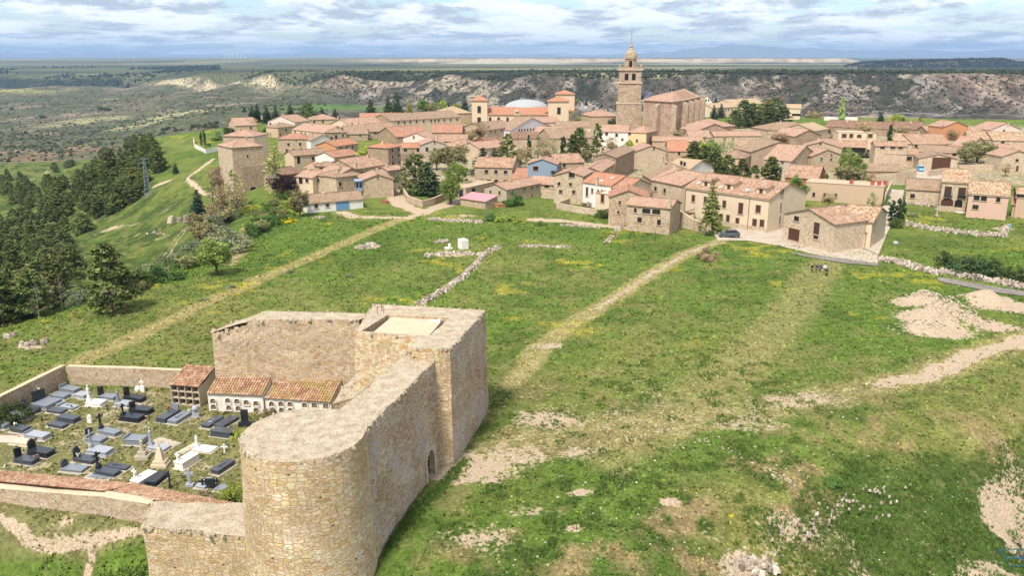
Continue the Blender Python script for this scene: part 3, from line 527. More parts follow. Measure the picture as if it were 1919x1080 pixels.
N = 85000; yy = 44 + (230 - 44) * RNG.random(N) ** 1.7; uu = RNG.uniform(-0.66, 0.66, N); xx = uu * yy
uw = (np.interp(uu, us, np.arange(nU)) + .5).astype(int); yi = (np.interp(yy, ys, np.arange(nY)) + .5).astype(int); idx = yi * nU + uw
kp = (RNG.random(N) > soil[idx] * 1.25) & ~((xx < -3) & (xx > -16.5) & (yy > 50) & (yy < 87) & (xx < -16.5 + (yy - 50) * .4 + 6)) & ~((yy > 168) & (xx > 40) & (xx < 90)) & ~(yy > 205); xx, yy, idx = xx[kp], yy[kp], idx[kp]
zz3 = height(xx, yy); n = len(xx); sz = RNG.uniform(.08, .24, n) * (1 + yy / 190); tri = np.zeros((n, 9, 3))
for k in range(3):
    a = RNG.uniform(0, 6.28, n); w = sz * RNG.uniform(.5, 1, n); lean = RNG.uniform(-.6, .6, (n, 2)) * sz[:, None]
    tri[:, 3 * k, 0], tri[:, 3 * k, 1] = np.cos(a) * w, np.sin(a) * w; tri[:, 3 * k + 1, 0], tri[:, 3 * k + 1, 1] = -np.cos(a) * w, -np.sin(a) * w
    tri[:, 3 * k + 2, :2] = lean; tri[:, 3 * k + 2, 2] = sz * RNG.uniform(.35, .8, n)
tri[:, [0, 1, 3, 4, 6, 7], 2] -= .03
cl_ = col[idx] * RNG.uniform(1.05, 1.9, (n, 1)) * np.array([1, 1, 1]) ; soup('meadow_grass', np.stack([xx, yy, zz3], 1), tri, cl_, TURF)
# taller weeds: on the bank, at the wall's foot, in clumps round the castle
def weeds(name, x, y, s0, s1, tint):
    n = len(x); z = height(x, y); s_ = RNG.uniform(s0, s1, n); t = np.zeros((n, 18, 3))
    for k in range(6):
        a = RNG.uniform(0, 6.28, n); w = s_ * RNG.uniform(.12, .25, n); d = RNG.uniform(.0, .7, n) * s_; b_ = RNG.uniform(0, 6.28, n); ox, oy = np.cos(b_) * d * .6, np.sin(b_) * d * .6
        t[:, 3 * k] = np.stack([ox + np.cos(a) * w, oy + np.sin(a) * w, -.03 * np.ones(n)], 1); t[:, 3 * k + 1] = np.stack([ox - np.cos(a) * w, oy - np.sin(a) * w, -.03 * np.ones(n)], 1); t[:, 3 * k + 2] = np.stack([ox * 1.9, oy * 1.9, s_ * RNG.uniform(.5, 1.0, n)], 1)
    return soup(name, np.stack([x, y, z], 1), t, np.array(tint) * RNG.uniform(.7, 1.7, (n, 1)) * RNG.uniform(.9, 1.1, (n, 3)), TURF)
bx, by = RNG.uniform(20, 56, 22000), RNG.uniform(44, 82, 22000); k = (height(bx, by) < -.5) & (fbm(bx, by, 3.0, 3, 66) > .44); wx, wy = [bx[k]], [by[k]]
bx, by = RNG.uniform(-10, 34, 26000), RNG.uniform(50, 112, 26000); k = (fbm(bx, by, 1.7, 3, 57) > .61) & (bx > -9.5 + (by - 58) * .55) & ~((by > 68) & (bx < -1)); wx.append(bx[k]); wy.append(by[k])
bx, by = RNG.uniform(-46, -29, 5000), RNG.uniform(46, 59, 5000); k = fbm(bx, by, 2.5, 3, 67) > .5; wx.append(bx[k]); wy.append(by[k])
bx = RNG.uniform(-11.0, -5.5, 900); by = 58.9 + (bx + 10.8) * 2.6 + RNG.normal(0, .5, 900); wx.append(bx + .7 + np.abs(RNG.normal(0, .5, 900))); wy.append(by)
weeds('weeds', np.concatenate(wx), np.concatenate(wy), .14, .42, (.085, .135, .03))
def pebbles(name, x, y, s0, s1, lift=0.0):
    n = len(x); s_ = RNG.uniform(s0, s1, n); z = height(x, y) + lift; t = np.zeros((n, 24, 3)); a0 = RNG.uniform(0, 6.28, n)
    ring = []
    for k in range(4): r = s_ * RNG.uniform(.6, 1.2, n); ring.append(np.stack([np.cos(a0 + k * 1.57) * r, np.sin(a0 + k * 1.57) * r, RNG.uniform(-.1, .25, n) * s_], 1))
    top = np.stack([RNG.uniform(-.2, .2, n) * s_, RNG.uniform(-.2, .2, n) * s_, RNG.uniform(.35, .8, n) * s_], 1); bot = top * np.array([1, 1, -1])
    for k in range(4):
        t[:, 3 * k], t[:, 3 * k + 1], t[:, 3 * k + 2] = ring[k], ring[(k + 1) % 4], top; t[:, 12 + 3 * k], t[:, 13 + 3 * k], t[:, 14 + 3 * k] = ring[(k + 1) % 4], ring[k], bot
    cs = np.array([.48, .39, .30]) * RNG.uniform(.6, 1.25, (n, 1)); return soup(name, np.stack([x, y, z], 1), t, cs, PEB)
def near_line(line, n, w):
    L = TRACKS[line] if isinstance(line, str) else line; i = RNG.integers(0, len(L) - 1, n); a = np.array(L); t = RNG.random(n)[:, None]; p = a[i] * (1 - t) + a[i + 1] * t + RNG.normal(0, w, (n, 2)); return p[:, 0], p[:, 1]
parts_ = [near_line('right', 700, 2.6), near_line('mid', 250, .8), near_line(pl([(1140, 840), (1250, 812), (1330, 838), (1440, 885), (1485, 905)]), 260, .35), near_line(pl([(1190, 700), (1240, 780)]), 80, 1)]
bx = RNG.uniform(24, 48, 350); by = RNG.uniform(46, 76, 350); parts_.append((bx, by)); bx = RNG.uniform(-46, -30, 700); by = RNG.uniform(48, 58.5, 700); parts_.append((bx, by))
bx = RNG.uniform(-6, 20, 500); by = RNG.uniform(50, 95, 500); k = (bx > -2 + (by < 70) * 0); parts_.append((bx[k], by[k])); parts_.append((RNG.uniform(-40, 70, 120), RNG.uniform(95, 190, 120)))
pebbles('loose_stones', np.concatenate([p[0] for p in parts_]), np.concatenate([p[1] for p in parts_]), .04, .16)
# scrub on the far slopes and along the rims
def scrub(name, px, y, s0, s1, tint, keep=None):
    x = (px - CX) / F_PX * y
    if keep is not None: k = keep(x, y); x, y = x[k], y[k]
    n = len(x); s_ = RNG.uniform(s0, s1, n) * RNG.uniform(.7, 1.3, n); z = height(x, y); t = np.zeros((n, 24, 3)); a0 = RNG.uniform(0, 6.28, n)
    ring = [np.stack([np.cos(a0 + k * 1.57) * s_ * RNG.uniform(.6, 1.3, n), np.sin(a0 + k * 1.57) * s_ * RNG.uniform(.6, 1.3, n), s_ * RNG.uniform(.1, .6, n)], 1) for k in range(4)]
    top = np.stack([RNG.normal(0, .25, n) * s_, RNG.normal(0, .25, n) * s_, s_ * RNG.uniform(.8, 1.5, n)], 1); bot = top * np.array([1, 1, -.3])
    for k in range(4): t[:, 3 * k], t[:, 3 * k + 1], t[:, 3 * k + 2] = ring[k], ring[(k + 1) % 4], top; t[:, 12 + 3 * k], t[:, 13 + 3 * k], t[:, 14 + 3 * k] = ring[(k + 1) % 4], ring[k], bot
    soup(name, np.stack([x, y, z], 1), t, np.array(tint) * RNG.uniform(.6, 1.7, (n, 1)), TURF)
N = 6500; p_ = RNG.uniform(560, 2000, N); scrub('scrub', p_, np.interp(p_, RIMX, RIMY) - RNG.uniform(-3, 260, N) * RNG.random(N) ** .35, .9, 2.6, (.045, .05, .03), lambda x, y: fbm(x, y, 70, 4, 82) + .5 * RNG.random(len(x)) > .72)
N = 6500; scrub('valley_scrub', RNG.uniform(-120, 620, N), 780 * np.exp(RNG.random(N) * math.log(4.2)), 1.2, 3.0, (.055, .062, .035), lambda x, y: fbm(x, y, 160, 4, 81) + .45 * RNG.random(len(x)) > .72)
N = 4200; p_ = RNG.uniform(480, 2000, N); scrub('rim_trees', p_, np.interp(p_, RIMX, RIMY) + RNG.uniform(2, 500, N) * RNG.random(N), 2.0, 4.0, (.035, .042, .024), lambda x, y: fbm(x * .4, y, 120, 3, 98) > .42)
N = 4200; scrub('far_wood', RNG.uniform(-80, 430, N), RNG.uniform(3380, 4900, N), 4, 8, (.03, .038, .024), lambda x, y: fbm(x, y, 420, 4, 86) > .47)
N = 3600; scrub('table_wood', RNG.uniform(1560, 2000, N), RNG.uniform(3840, 4300, N), 3, 7, (.025, .03, .022))
mx_, my_ = [], []
for px, py, rx, ry, h in PILES[:4]:
    c0 = at(px, py); mx_.append(RNG.normal(c0.x, rx * .62, 420)); my_.append(RNG.normal(c0.y, ry * .62, 420))
pebbles('spoil_rubble', np.concatenate(mx_), np.concatenate(my_), .06, .24)
for o in (gob,): pass
# ------------------------------------------------------------ castle
b = NB('castle_top', 0.97, 0.05); v = b.vec('Object'); n1, n2 = b.noise(v, 1.1, 6, 0.7), b.noise(v, 7, 5, 0.7); vo = b.voro(v, 3.2, 'DISTANCE_TO_EDGE', 1, '3D')
c = b.ramp(n1, [(0.3, (0.31, 0.245, 0.165)), (0.5, (0.475, 0.395, 0.285)), (0.7, (0.58, 0.505, 0.39))])
c = b.mix(b.rng(n2, 0.54, 0.64, 0, 0.9, True), c, (0.15, 0.115, 0.085)); c = b.mix(b.rng(vo.outputs['Distance'], 0.0, 0.05, 0.35, 0), c, (0.25, 0.19, 0.14))
b.color(c); b.bump(b.math('ADD', n2, n1), 0.9, 0.12); M['castle_top'] = b.m
plain('mortar_cap', (0.56, 0.44, 0.30), 0.95, 0.18, 2.0); plain('roof_slab', (0.52, 0.42, 0.295), 0.9, 0.08, 1.0)
CT, CW, CG, CB = M['castle_stone'], M['castle_stone_weathered'], M['castle_stone_grey'], M['castle_stone_bright']
def wob(p, a):
    x, y, z = p; f = lambda s: float(fbm(np.array([x * 1.0 + z * .7 + s]), np.array([y + z * 1.3 - s]), 1.6, 3, 5)[0]) - 0.5
    return Vector((x + a * f(0) * 2, y + a * f(31) * 2, z + a * f(77) * 1.3))
def sheet(mb, p00, p10, p11, p01, res=0.7, amp=0.10, mi=0, top=None, uv0=(0, 0)):
    """a wall face split into a fine uneven grid; top(s) lowers or raises the upper edge"""
    p00, p10, p11, p01 = map(Vector, (p00, p10, p11, p01)); L, H_ = max((p10 - p00).length, (p11 - p01).length), max((p01 - p00).length, (p11 - p10).length)
    n, m = max(1, int(L / res)), max(1, int(H_ / res)); g = []
    for j in range(m + 1):
        for i in range(n + 1):
            s, t = i / n, j / m; q = (p00 * (1 - s) + p10 * s) * (1 - t) + (p01 * (1 - s) + p11 * s) * t
            if top: q = q + Vector((0, 0, top(s) * t))
            g.append(wob(q, amp))
    for j in range(m):
        for i in range(n):
            k = j * (n + 1) + i; mb.face([g[k], g[k + 1], g[k + n + 2], g[k + n + 1]], [(uv0[0] + L * i / n, uv0[1] + H_ * j / m), (uv0[0] + L * (i + 1) / n, uv0[1] + H_ * j / m), (uv0[0] + L * (i + 1) / n, uv0[1] + H_ * (j + 1) / m), (uv0[0] + L * i / n, uv0[1] + H_ * (j + 1) / m)], mi)
V3 = lambda p, z: Vector((p[0], p[1], z))
KZ = 12.0
SW_, NW_, NE_, SE_ = at(665, 622, KZ), at(703, 570, KZ), at(910, 582, KZ), at(843, 654, KZ); X_ = at(782, 631, KZ); Y_ = X_ + (SE_ - X_) * 0.0 + (at(767, 655, KZ) - X_)
keep = tag(empty('castle_keep', (-9, 78, 0)), 'square stone keep of the castle with a flat tan slab on top', 'tower'); LK = Vector((-9, 78, 0))
def bt(p, k=0.35):    # battered foot
    d = Vector((p[0] + 9.2, p[1] - 78.5, 0)).normalized(); return Vector((p[0], p[1], 0)) + d * k
mb = MB(); ring_ = [SW_, X_, Y_, SE_, NE_, NW_]
for i, (a, c) in enumerate(zip(ring_, ring_[1:] + ring_[:1])):
    mi = [3, 0, 0, 1, 2, 2][i]; sheet(mb, V3(bt(a), -0.6), V3(bt(c), -0.6), V3(c, KZ), V3(a, KZ), 0.7, 0.09, mi, None, (i * 7.0, 0))
mb.build('wall', [CT, CW, CG, CB], keep).location = -LK
ia, ib, ic, id_ = at(677, 620.5, KZ), at(727, 590, KZ), at(842, 596.5, KZ), at(805, 629.5, KZ)
mb = MB()
for q in ([SW_, X_, id_, ia], [X_, Y_, SE_, id_], [SE_, NE_, ic, id_], [NE_, NW_, ib, ic], [NW_, SW_, ia, ib]):
    if len(q) == 4: sheet(mb, *q, 0.6, 0.07)
mb.build('wall_top', M['castle_top'], keep).location = -LK
mb = MB()
for a, c in ((ia, ib), (ib, ic), (ic, id_), (id_, ia)): sheet(mb, V3(c, KZ - 1.5), V3(a, KZ - 1.5), V3(a, KZ), V3(c, KZ), .7, .05)
mb.face([V3(p, KZ - 1.5) for p in (ia, id_, ic, ib)]); mb.build('sunken_walk', CG, keep).location = -LK
sl = [at(*p, KZ - .25) for p in ((700, 622.5), (737, 591.5), (832, 597), (803, 630.5))]; mb = MB(); mb.prism([sl[0], sl[3], sl[2], sl[1]], KZ - 1.6, KZ - .25); so_ = mb.build('roof_slab', M['roof_slab'], keep); so_.location = -LK
mb = MB(); hc = at(782, 595, KZ - .24); mb.lathe(hc, [(.55, 0), (.55, .10), (.42, .10), (.42, .04), (0, .04)], 16); h_ = mb.build('hatch', M['concrete'], so_); h_.location = (0, 0, 0)
mb = MB(); hc = at(815, 604, KZ - .24); mb.box(hc, 1.0, .12, .25, Vector((1, .1, 0))); mb.box(hc + Vector((.5, .6, 0)), .1, 1.2, .2); mb.build('pipe', M['white_paint'], so_)
mb = MB(); rl = [at(*p, KZ - .9) for p in ((708, 604), (716, 598), (719, 603))]
for p in rl: mb.bar(p - Vector((0, 0, .6)), p + Vector((0, 0, 1.7)), .035)
for h in (.7, 1.5): mb.bar(rl[0] + Vector((0, 0, h)), rl[1] + Vector((0, 0, h)), .03); mb.bar(rl[1] + Vector((0, 0, h)), rl[2] + Vector((0, 0, h)), .03)
mb.build('stair_rail', M['rust'], keep).location = -LK
# curtain wall with its arched doorway
CZ = 10.8; eN, eF = at(687, 803, CZ), at(824, 668, CZ); wN, wF = at(640, 766, CZ), at(769, 656, CZ)
cur = tag(empty('curtain_wall', (-9, 66, 0)), 'tall curtain wall with a small arched doorway between round tower and keep', 'castle wall'); LC = Vector((-9, 66, 0))
dirE = (eF - eN); Lw = dirE.length; dirE.normalize(); nE = Vector((dirE.y, -dirE.x, 0)); eN2 = eN - dirE * 3
fE = lambda s, z: Vector((eN.x, eN.y, 0)) + dirE * s + Vector((0, 0, z)) + nE * (0.035 * (CZ - z))
dr = ray(806, 858); t_ = (Vector((eN.x, eN.y, 0)) + nE * .3).dot(nE) / 1.0
o_ = Vector((0, 0, HC)); tt = ((Vector((eN.x, eN.y, 5)) + nE * .3) - o_).dot(nE) / dr.dot(nE); hp = o_ + dr * tt; sD = (hp - eN).dot(dirE)
DW, DH = 1.8, 2.1; mb = MB()
sheet(mb, fE(-3, -3), fE(sD - DW / 2, -3), fE(sD - DW / 2, CZ), fE(-3, CZ), .7, .09); sheet(mb, fE(sD + DW / 2, -1), fE(Lw + 1.0, -1), fE(Lw + 1.0, CZ), fE(sD + DW / 2, CZ), .7, .09, 0, None, (sD + DW / 2 + 3, 2))
arc = [(sD - DW / 2 * math.cos(math.pi * k / 10), DH + DW / 2 * math.sin(math.pi * k / 10)) for k in range(11)]
zA = DH + DW / 2 + .25
for (s0, z0), (s1, z1) in zip(arc, arc[1:]): mb.face([fE(s0, z0), fE(s1, z1), fE(s1, zA), fE(s0, zA)], [(s0 + 3, z0 + 3), (s1 + 3, z1 + 3), (s1 + 3, zA + 3), (s0 + 3, zA + 3)])
sheet(mb, fE(sD - DW / 2, zA), fE(sD + DW / 2, zA), fE(sD + DW / 2, CZ), fE(sD - DW / 2, CZ), .7, .09, 0, None, (sD + 3 - DW / 2, zA + 3))
sheet(mb, V3(wF, -1), V3(wN, -1), V3(wN, CZ), V3(wF, CZ), .7, .09, 1)
mb.build('wall', [CW, CT], cur).location = -LC
mb = MB(); sheet(mb, wN - dirE * 3, eN - dirE * 3, eF + dirE * .8, wF + dirE * 1.2, .5, .13); mb.build('wall_top', M['castle_top'], cur).location = -LC
mb = MB(); pr_ = [(sD - DW / 2, -.3)] + arc + [(sD + DW / 2, -.3)]
for (s0, z0), (s1, z1) in zip(pr_, pr_[1:]): mb.face([fE(s0, z0), fE(s1, z1), fE(s1, z1) - nE * .5, fE(s0, z0) - nE * .5])
mb.face([fE(s, z) - nE * .5 for s, z in pr_], None, 1); dw_ = mb.build('doorway', [CT, M['dark_void']], cur); dw_.location = -LC
mb = MB()
for k in range(10):
    a0, a1 = math.pi * k / 10 + .03, math.pi * (k + 1) / 10 - .03
    q = [(sD - r * math.cos(a), DH + r * math.sin(a)) for r, a in ((DW / 2, a0), (DW / 2, a1), (DW / 2 + .5, a1), (DW / 2 + .5, a0))]; f1 = [fE(s, z) + nE * .10 for s, z in q]; f0 = [fE(s, z) - nE * .1 for s, z in q]
    mb.face(f1[::-1]); [mb.face([f0[i], f0[(i + 1) % 4], f1[(i + 1) % 4], f1[i]]) for i in range(4)]
for sg in (-1, 1):
    for k in range(5):
        z0 = .4 * k + .02; w_ = .5 if k % 2 else .36; c_ = fE(sD + sg * (DW / 2 + w_ / 2), z0); mb.box(c_ - nE * .0, w_, .22, .37, dirE)
mb.build('door_surround', M['stone_trim'], dw_).location = (0, 0, 0)
# round tower
_l, _r = at(443, 830, CZ), at(691, 803, CZ); TWX, TWY = (_l.x + _r.x) / 2 - .1, (_l.y + _r.y) / 2 + .35
tw = tag(empty('round_tower', (TWX, TWY, 0)), 'massive round stone tower at the near corner of the castle', 'tower'); TR = 4.58
mb = MB(); nS, nR = 56, 22
def tp(k, j):
    a = 2 * math.pi * k / nS; z = -7 + (CZ + 7) * j / nR; r = TR + 0.034 * (CZ - z)
    return wob((TWX + r * math.cos(a), TWY + r * math.sin(a), z), .09) - Vector((TWX, TWY, 0))
for j in range(nR):
    for k in range(nS):
        mb.face([tp(k, j), tp(k + 1, j), tp(k + 1, j + 1), tp(k, j + 1)], [((k + i) * 2 * math.pi * TR / nS, (j + m) * (CZ + 7) / nR) for i, m in ((0, 0), (1, 0), (1, 1), (0, 1))])
mb.build('wall', CT, tw, True)
mb = MB()
for j in range(7):
    for k in range(nS):
        f = lambda k, j: (lambda a, r: wob((TWX + r * math.cos(a), TWY + r * math.sin(a), CZ + (.02 if j < 7 else 0)), .09 if j == 7 else .06) - Vector((TWX, TWY, 0)))(2 * math.pi * k / nS, TR * j / 7)
        q = [f(k, j), f(k, j + 1), f(k + 1, j + 1), f(k + 1, j)]; mb.face(q[1:] if j == 0 else q)
mb.build('wall_top', M['castle_top'], tw)
# west wall, broken at its far end
ww = tag(empty('ruined_wall', (-25, 88, 0)), 'high rubble wall with a crumbling stepped end behind the tiled niches', 'castle wall'); LW = Vector((-25, 88, 0))
f0, f1, f2 = at(391, 622, 8.8), at(468, 600, 10), at(672, 600, 10); f0.y = f1.y + .2
b1, b2 = at(497, 583, 10), at(705, 588, 10); b0 = Vector((f0.x + .7, b1.y, 0)); mb = MB()
rag = lambda s: -(1.6 * (1 - s) ** .5 + .5 * abs(math.sin(s * 23)) * (1 - s) - .0)
sheet(mb, V3(f0, -1), V3(f1, -1), V3(f1, 10), V3(f0, 10), .55, .16, 0, rag); sheet(mb, V3(f1, -1), V3(f2, -1), V3(f2, 10), V3(f1, 10), .6, .1, 0, None, (5, 0))
sheet(mb, V3(b1, -1), V3(b0, -1), V3(b0, 10), V3(b1, 10), .55, .16, 0, lambda s: rag(1 - s)); sheet(mb, V3(b2, -1), V3(b1, -1), V3(b1, 10), V3(b2, 10), .6, .1)
sheet(mb, V3(b0, -1), V3(f0, -1), V3(f0, 8.4), V3(b0, 8.4), .6, .16); mb.build('wall', [CG], ww).location = -LW
mb = MB(); sheet(mb, V3(f1, 10), V3(f2, 10), V3(b2, 10), V3(b1, 10), .6, .08); sheet(mb, V3(f0, 8.4), V3(f1, 9.9), V3(b1, 9.9), V3(b0, 8.4), .5, .2)
for k in range(60):
    s = random.random(); p = V3(f0, 0).lerp(V3(f1, 0), s).lerp(V3(b0, 0).lerp(V3(b1, 0), s), random.random()); mb.lump((p.x, p.y, 10 + rag(s) + random.uniform(-.1, .15)), random.uniform(.15, .4), random.uniform(.15, .4), random.uniform(.12, .3), 1, random.random())
mb.build('wall_top', [M['castle_top'], CG], ww).location = -LW
# stub of masonry between the niches and the curtain wall
st = tag(empty('masonry_stub', (-15, 76, 0)), 'low broken masonry platform in the corner beside the keep', 'ruin'); q = [at(*p, 3.6) for p in ((622, 757), (684, 742), (700, 716), (668, 700), (640, 728))]
mb = MB(); LS = Vector((-15, 76, 0))
for a, c in zip(q, q[1:] + q[:1]): sheet(mb, V3(a, -.5), V3(c, -.5), V3(c, 3.6), V3(a, 3.6), .6, .14)
mb.build('wall', CG, st).location = -LS; mb = MB(); cen = sum(q, Vector()) / len(q)
for a, c in zip(q, q[1:] + q[:1]): mb.face([wob(a, .14), wob(c, .14), cen + Vector((0, 0, .1))])
for k in range(26): i = random.randrange(5); p = cen.lerp(q[i], random.random()); mb.lump((p.x, p.y, 3.65), random.uniform(.1, .35), random.uniform(.1, .35), random.uniform(.1, .25), 0, random.random())
mb.build('wall_top', M['castle_top'], st).location = -LS
# low broad wall in the foreground
lw = tag(empty('broad_wall', (-24, 57, 0)), 'low broad castle wall stump at the foot of the round tower', 'castle wall'); LL = Vector((-24, 57, 0)); BZ = 2.2
A_, B_, C_, D_ = at(267, 990, BZ), at(470, 1006, BZ), at(470, 945, BZ), at(284, 941, BZ); mb = MB()
sheet(mb, V3(A_, -9), V3(B_, -9), B_, A_, .7, .1); sheet(mb, V3(D_, -9), V3(A_, -9), A_, D_, .7, .1); sheet(mb, V3(C_, -3), V3(D_, -3), D_, C_, .7, .1); mb.build('wall', CT, lw).location = -LL
mb = MB(); sheet(mb, A_, B_, C_, D_, .4, .26); mb.build('wall_top', M['castle_top'], lw).location = -LL

def rim_stones(thing_, name, pts, z, n_per=2.4, s=(.07, .19), loc=Vector((0, 0, 0)), mat=M['castle_top'], drop=.02):
    mb = MB()
    for a, c in zip(pts, pts[1:]):
        a, c = Vector(a), Vector(c); L = (c - a).length
        for k in range(int(L * n_per)):
            q = a.lerp(c, random.random()); r = random.uniform(*s); mb.lump((q.x + random.gauss(0, .10), q.y + random.gauss(0, .10), z - drop + random.uniform(-.12, .10)), r, r * random.uniform(.6, 1), r * random.uniform(.4, .8), 0, random.uniform(0, 6), .3)
    o = mb.build(name, mat or CG, thing_); o.location = -loc; o['kind'] = 'stuff'
rim_stones(keep, 'edge_stones', [SW_, X_, Y_, SE_, NE_, NW_, SW_], KZ, loc=LK); rim_stones(cur, 'edge_stones', [eN - dirE * 1.5, eF], CZ, loc=LC); rim_stones(cur, 'edge_stones', [wN, wF], CZ, loc=LC)
rim_stones(tw, 'edge_stones', [Vector((TR * .99 * math.cos(a), TR * .99 * math.sin(a), 0)) for a in [R(8 * k) for k in range(14, 46)]], CZ); rim_stones(ww, 'edge_stones', [f1, f2], 10, loc=LW); rim_stones(ww, 'edge_stones', [b1, b2], 10, loc=LW); rim_stones(lw, 'edge_stones', [D_, A_, B_], BZ, 3, (.08, .2), LL)
# ------------------------------------------------------------ barrel-tiled roofs seen close up
b = NB('clay_tiles', 0.92, 0.1); v = b.vec('UV'); s = b.new('ShaderNodeSeparateXYZ'); b.put(v, s.inputs[0]); cc = b.new('ShaderNodeCombineXYZ')
b.put(b.math('FLOOR', s.outputs[0]), cc.inputs[0]); b.put(b.math('FLOOR', s.outputs[1]), cc.inputs[1]); w = b.new('ShaderNodeTexWhiteNoise', noise_dimensions='2D'); b.put(cc.outputs[0], w.inputs['Vector'])
tc_ = b.ramp(w.outputs[0], [(0, (0.24, 0.115, 0.07)), (.3, (0.42, 0.20, 0.115)), (.6, (0.52, 0.27, 0.16)), (.85, (0.56, 0.36, 0.23)), (1, (0.60, 0.47, 0.34))])
wn2 = b.noise(b.vec('Object'), 9, 4, .7); tc_ = b.mix(1, tc_, _grey(b, b.rng(wn2, .3, .7, .75, 1.2)), 'MULTIPLY')
lich = b.rng(b.noise(b.vec('Object', (1, 1, 1), (3, 3, 3)), 0.55, 5, .65), .44, .62, 0, 1, True); am = b.new('ShaderNodeAttribute'); am.attribute_name = 'moss'
tc_ = b.mix(b.math('MULTIPLY', b.math('MULTIPLY', lich, am.outputs['Fac']), b.rng(w.outputs[1] if len(w.outputs) > 1 and w.outputs[1].type == 'VALUE' else wn2, .2, .8, .3, 1)), tc_, (0.36, 0.30, 0.07)); dm = b.new('ShaderNodeAttribute'); dm.attribute_name = 'dull'; tc_ = b.mix(b.math('MULTIPLY', dm.outputs['Fac'], b.rng(b.noise(b.vec('Object'), 2.2, 4, .7), .3, .6, .4, 1)), tc_, (0.42, 0.315, 0.225)); b.color(tc_); M['clay_tiles'] = b.m
plain('tile_bed', (0.10, 0.06, 0.04), 0.95); plain('niche_shade', (0.20, 0.145, 0.095), 0.95)  # niche back plates are coloured dark brown for the shade of a hollow
def tile_roof(name, e0, e1, t0, t1, parent, loc, moss=0.0, pitch=.29, row=.42, sag=.03):
    e0, e1, t0, t1 = map(Vector, (e0, e1, t0, t1)); mb = MB(); nc = max(2, int((e1 - e0).length / pitch)); L = ((t0 - e0).length + (t1 - e1).length) / 2; nr = max(1, int(L / row))
    if (e1 - e0).cross(t0 - e0).z < 0: e0, e1, t0, t1 = e1, e0, t1, t0
    nrm = (e1 - e0).cross(t0 - e0).normalized(); ua = (e1 - e0).normalized()
    pt = lambda c, r: (e0 * (1 - c) + e1 * c) * (1 - r) + (t0 * (1 - c) + t1 * c) * r
    mb.face([e0, e1, t1, t0], [(.5, .5)] * 4, 1)
    for c in range(nc):
        for r in range(nr):
            j = random.uniform(-.025, .025); rr = pitch * .46; a, d = pt((c + .5) / nc, r / nr) + ua * j - (t0 - e0).normalized() * .05, pt((c + .5) / nc, min(1, (r + 1) / nr)) + ua * random.uniform(-.02, .02)
            lift = .055 + random.uniform(-.012, .012); uv = [(c + .5, r + .5)] * 4; pa, pd = [], []
            for k in range(5):
                th = math.pi * k / 4; o_ = ua * (-math.cos(th)) ; pa.append(a + o_ * rr + nrm * (lift + math.sin(th) * rr * .8)); pd.append(d + o_ * rr * .86 + nrm * (.015 + math.sin(th) * rr * .7))
            for k in range(4): mb.face([pa[k], pa[k + 1], pd[k + 1], pd[k]], uv)
            if r == 0: mb.face(pa, [(c + .5, r + .5)] * 5)
    o = mb.build(name, [M['clay_tiles'], M['tile_bed']], parent); o.location = -Vector(loc); at_ = o.data.attributes.new('moss', 'FLOAT', 'POINT'); at_.data.foreach_set('value', np.full(len(o.data.vertices), moss, np.float32)); du = o.data.attributes.new('dull', 'FLOAT', 'POINT'); du.data.foreach_set('value', np.full(len(o.data.vertices), .4 if name == 'tiled_ledge' else .3, np.float32)); return o
def arch_niche(parent, p, ax, n, w, h, loc, square=False, mat='whitewash'):
    """a burial niche: rim standing proud of a plate coloured like a shaded hollow"""
    mb = MB(); A = [(-w / 2, 0), (w / 2, 0)] + ([(w / 2, h), (-w / 2, h)] if square else [(w / 2 * math.cos(t), h - w / 2 + w / 2 * math.sin(t)) for t in [math.pi * k / 8 for k in range(9)]])
    f = lambda s, z, d: p + ax * s + Vector((0, 0, z)) + n * d; mb.face([f(s, z, .012) for s, z in A], None, 1); k = 1.22
    O = [(s * k, (z - h / 2) * (1 + .2) + h / 2) for s, z in A]
    for i in range(len(A)):
        j = (i + 1) % len(A); mb.face([f(*O[i], .14), f(*O[j], .14), f(*A[j], .14), f(*A[i], .14)]); mb.face([f(*A[i], .14), f(*A[j], .14), f(*A[j], .01), f(*A[i], .01)]); mb.face([f(*O[j], .14), f(*O[i], .14), f(*O[i], 0), f(*O[j], 0)])
    o = mb.build('burial_niche', [M[mat], M['niche_shade']], parent); o.location = -Vector(loc)
def on_plane(px, py, q, n):
    d = ray(px, py); t = (Vector(q) - o_cam).dot(n) / d.dot(n); return o_cam + d * t
o_cam = Vector((0, 0, HC))
# open concrete niche block
cbx = tag(empty('niche_block', (-34.2, 87.5, 0)), 'concrete block of twelve open burial niches under a red tile roof', 'burial niches'); LB = Vector((-34.2, 87.5, 0))
q0, q1 = at(323, 759, 0), at(381, 764, 0); q1 = q0 + (q1 - q0).normalized() * 3.5; ax = (q1 - q0).normalized(); nn_ = Vector((ax.y, -ax.x, 0)); HB, DP = 2.45, 3.6
mb = MB(); BK = -nn_ * DP; mb.prism([q0 - nn_ * 1.4, q1 - nn_ * 1.4, q1 + BK, q0 + BK], -.3, [HB, HB, HB + .95, HB + .95]); mb.build('wall', M['concrete'], cbx).location = -LB
mb = MB(); t_ = .09
for k in range(5): c_ = q0 + ax * (3.5 * k / 4 + (t_ / 2 if k == 0 else -t_ / 2 if k == 4 else 0)) - nn_ * .7; mb.box(V3(c_, -.3), t_, 1.4, HB + .3, ax)
mb.build('divider', M['concrete'], cbx).location = -LB; mb = MB()
for k in range(4):
    z = [0.02, HB / 3, HB * 2 / 3, HB - .1][k]
    for j in range(4): c_ = q0 + ax * (3.5 * (j + .5) / 4) - nn_ * .69; mb.box(V3(c_, z), 3.5 / 4 - t_ - .004, 1.36, .09, ax)
mb.build('shelf', M['concrete'], cbx).location = -LB
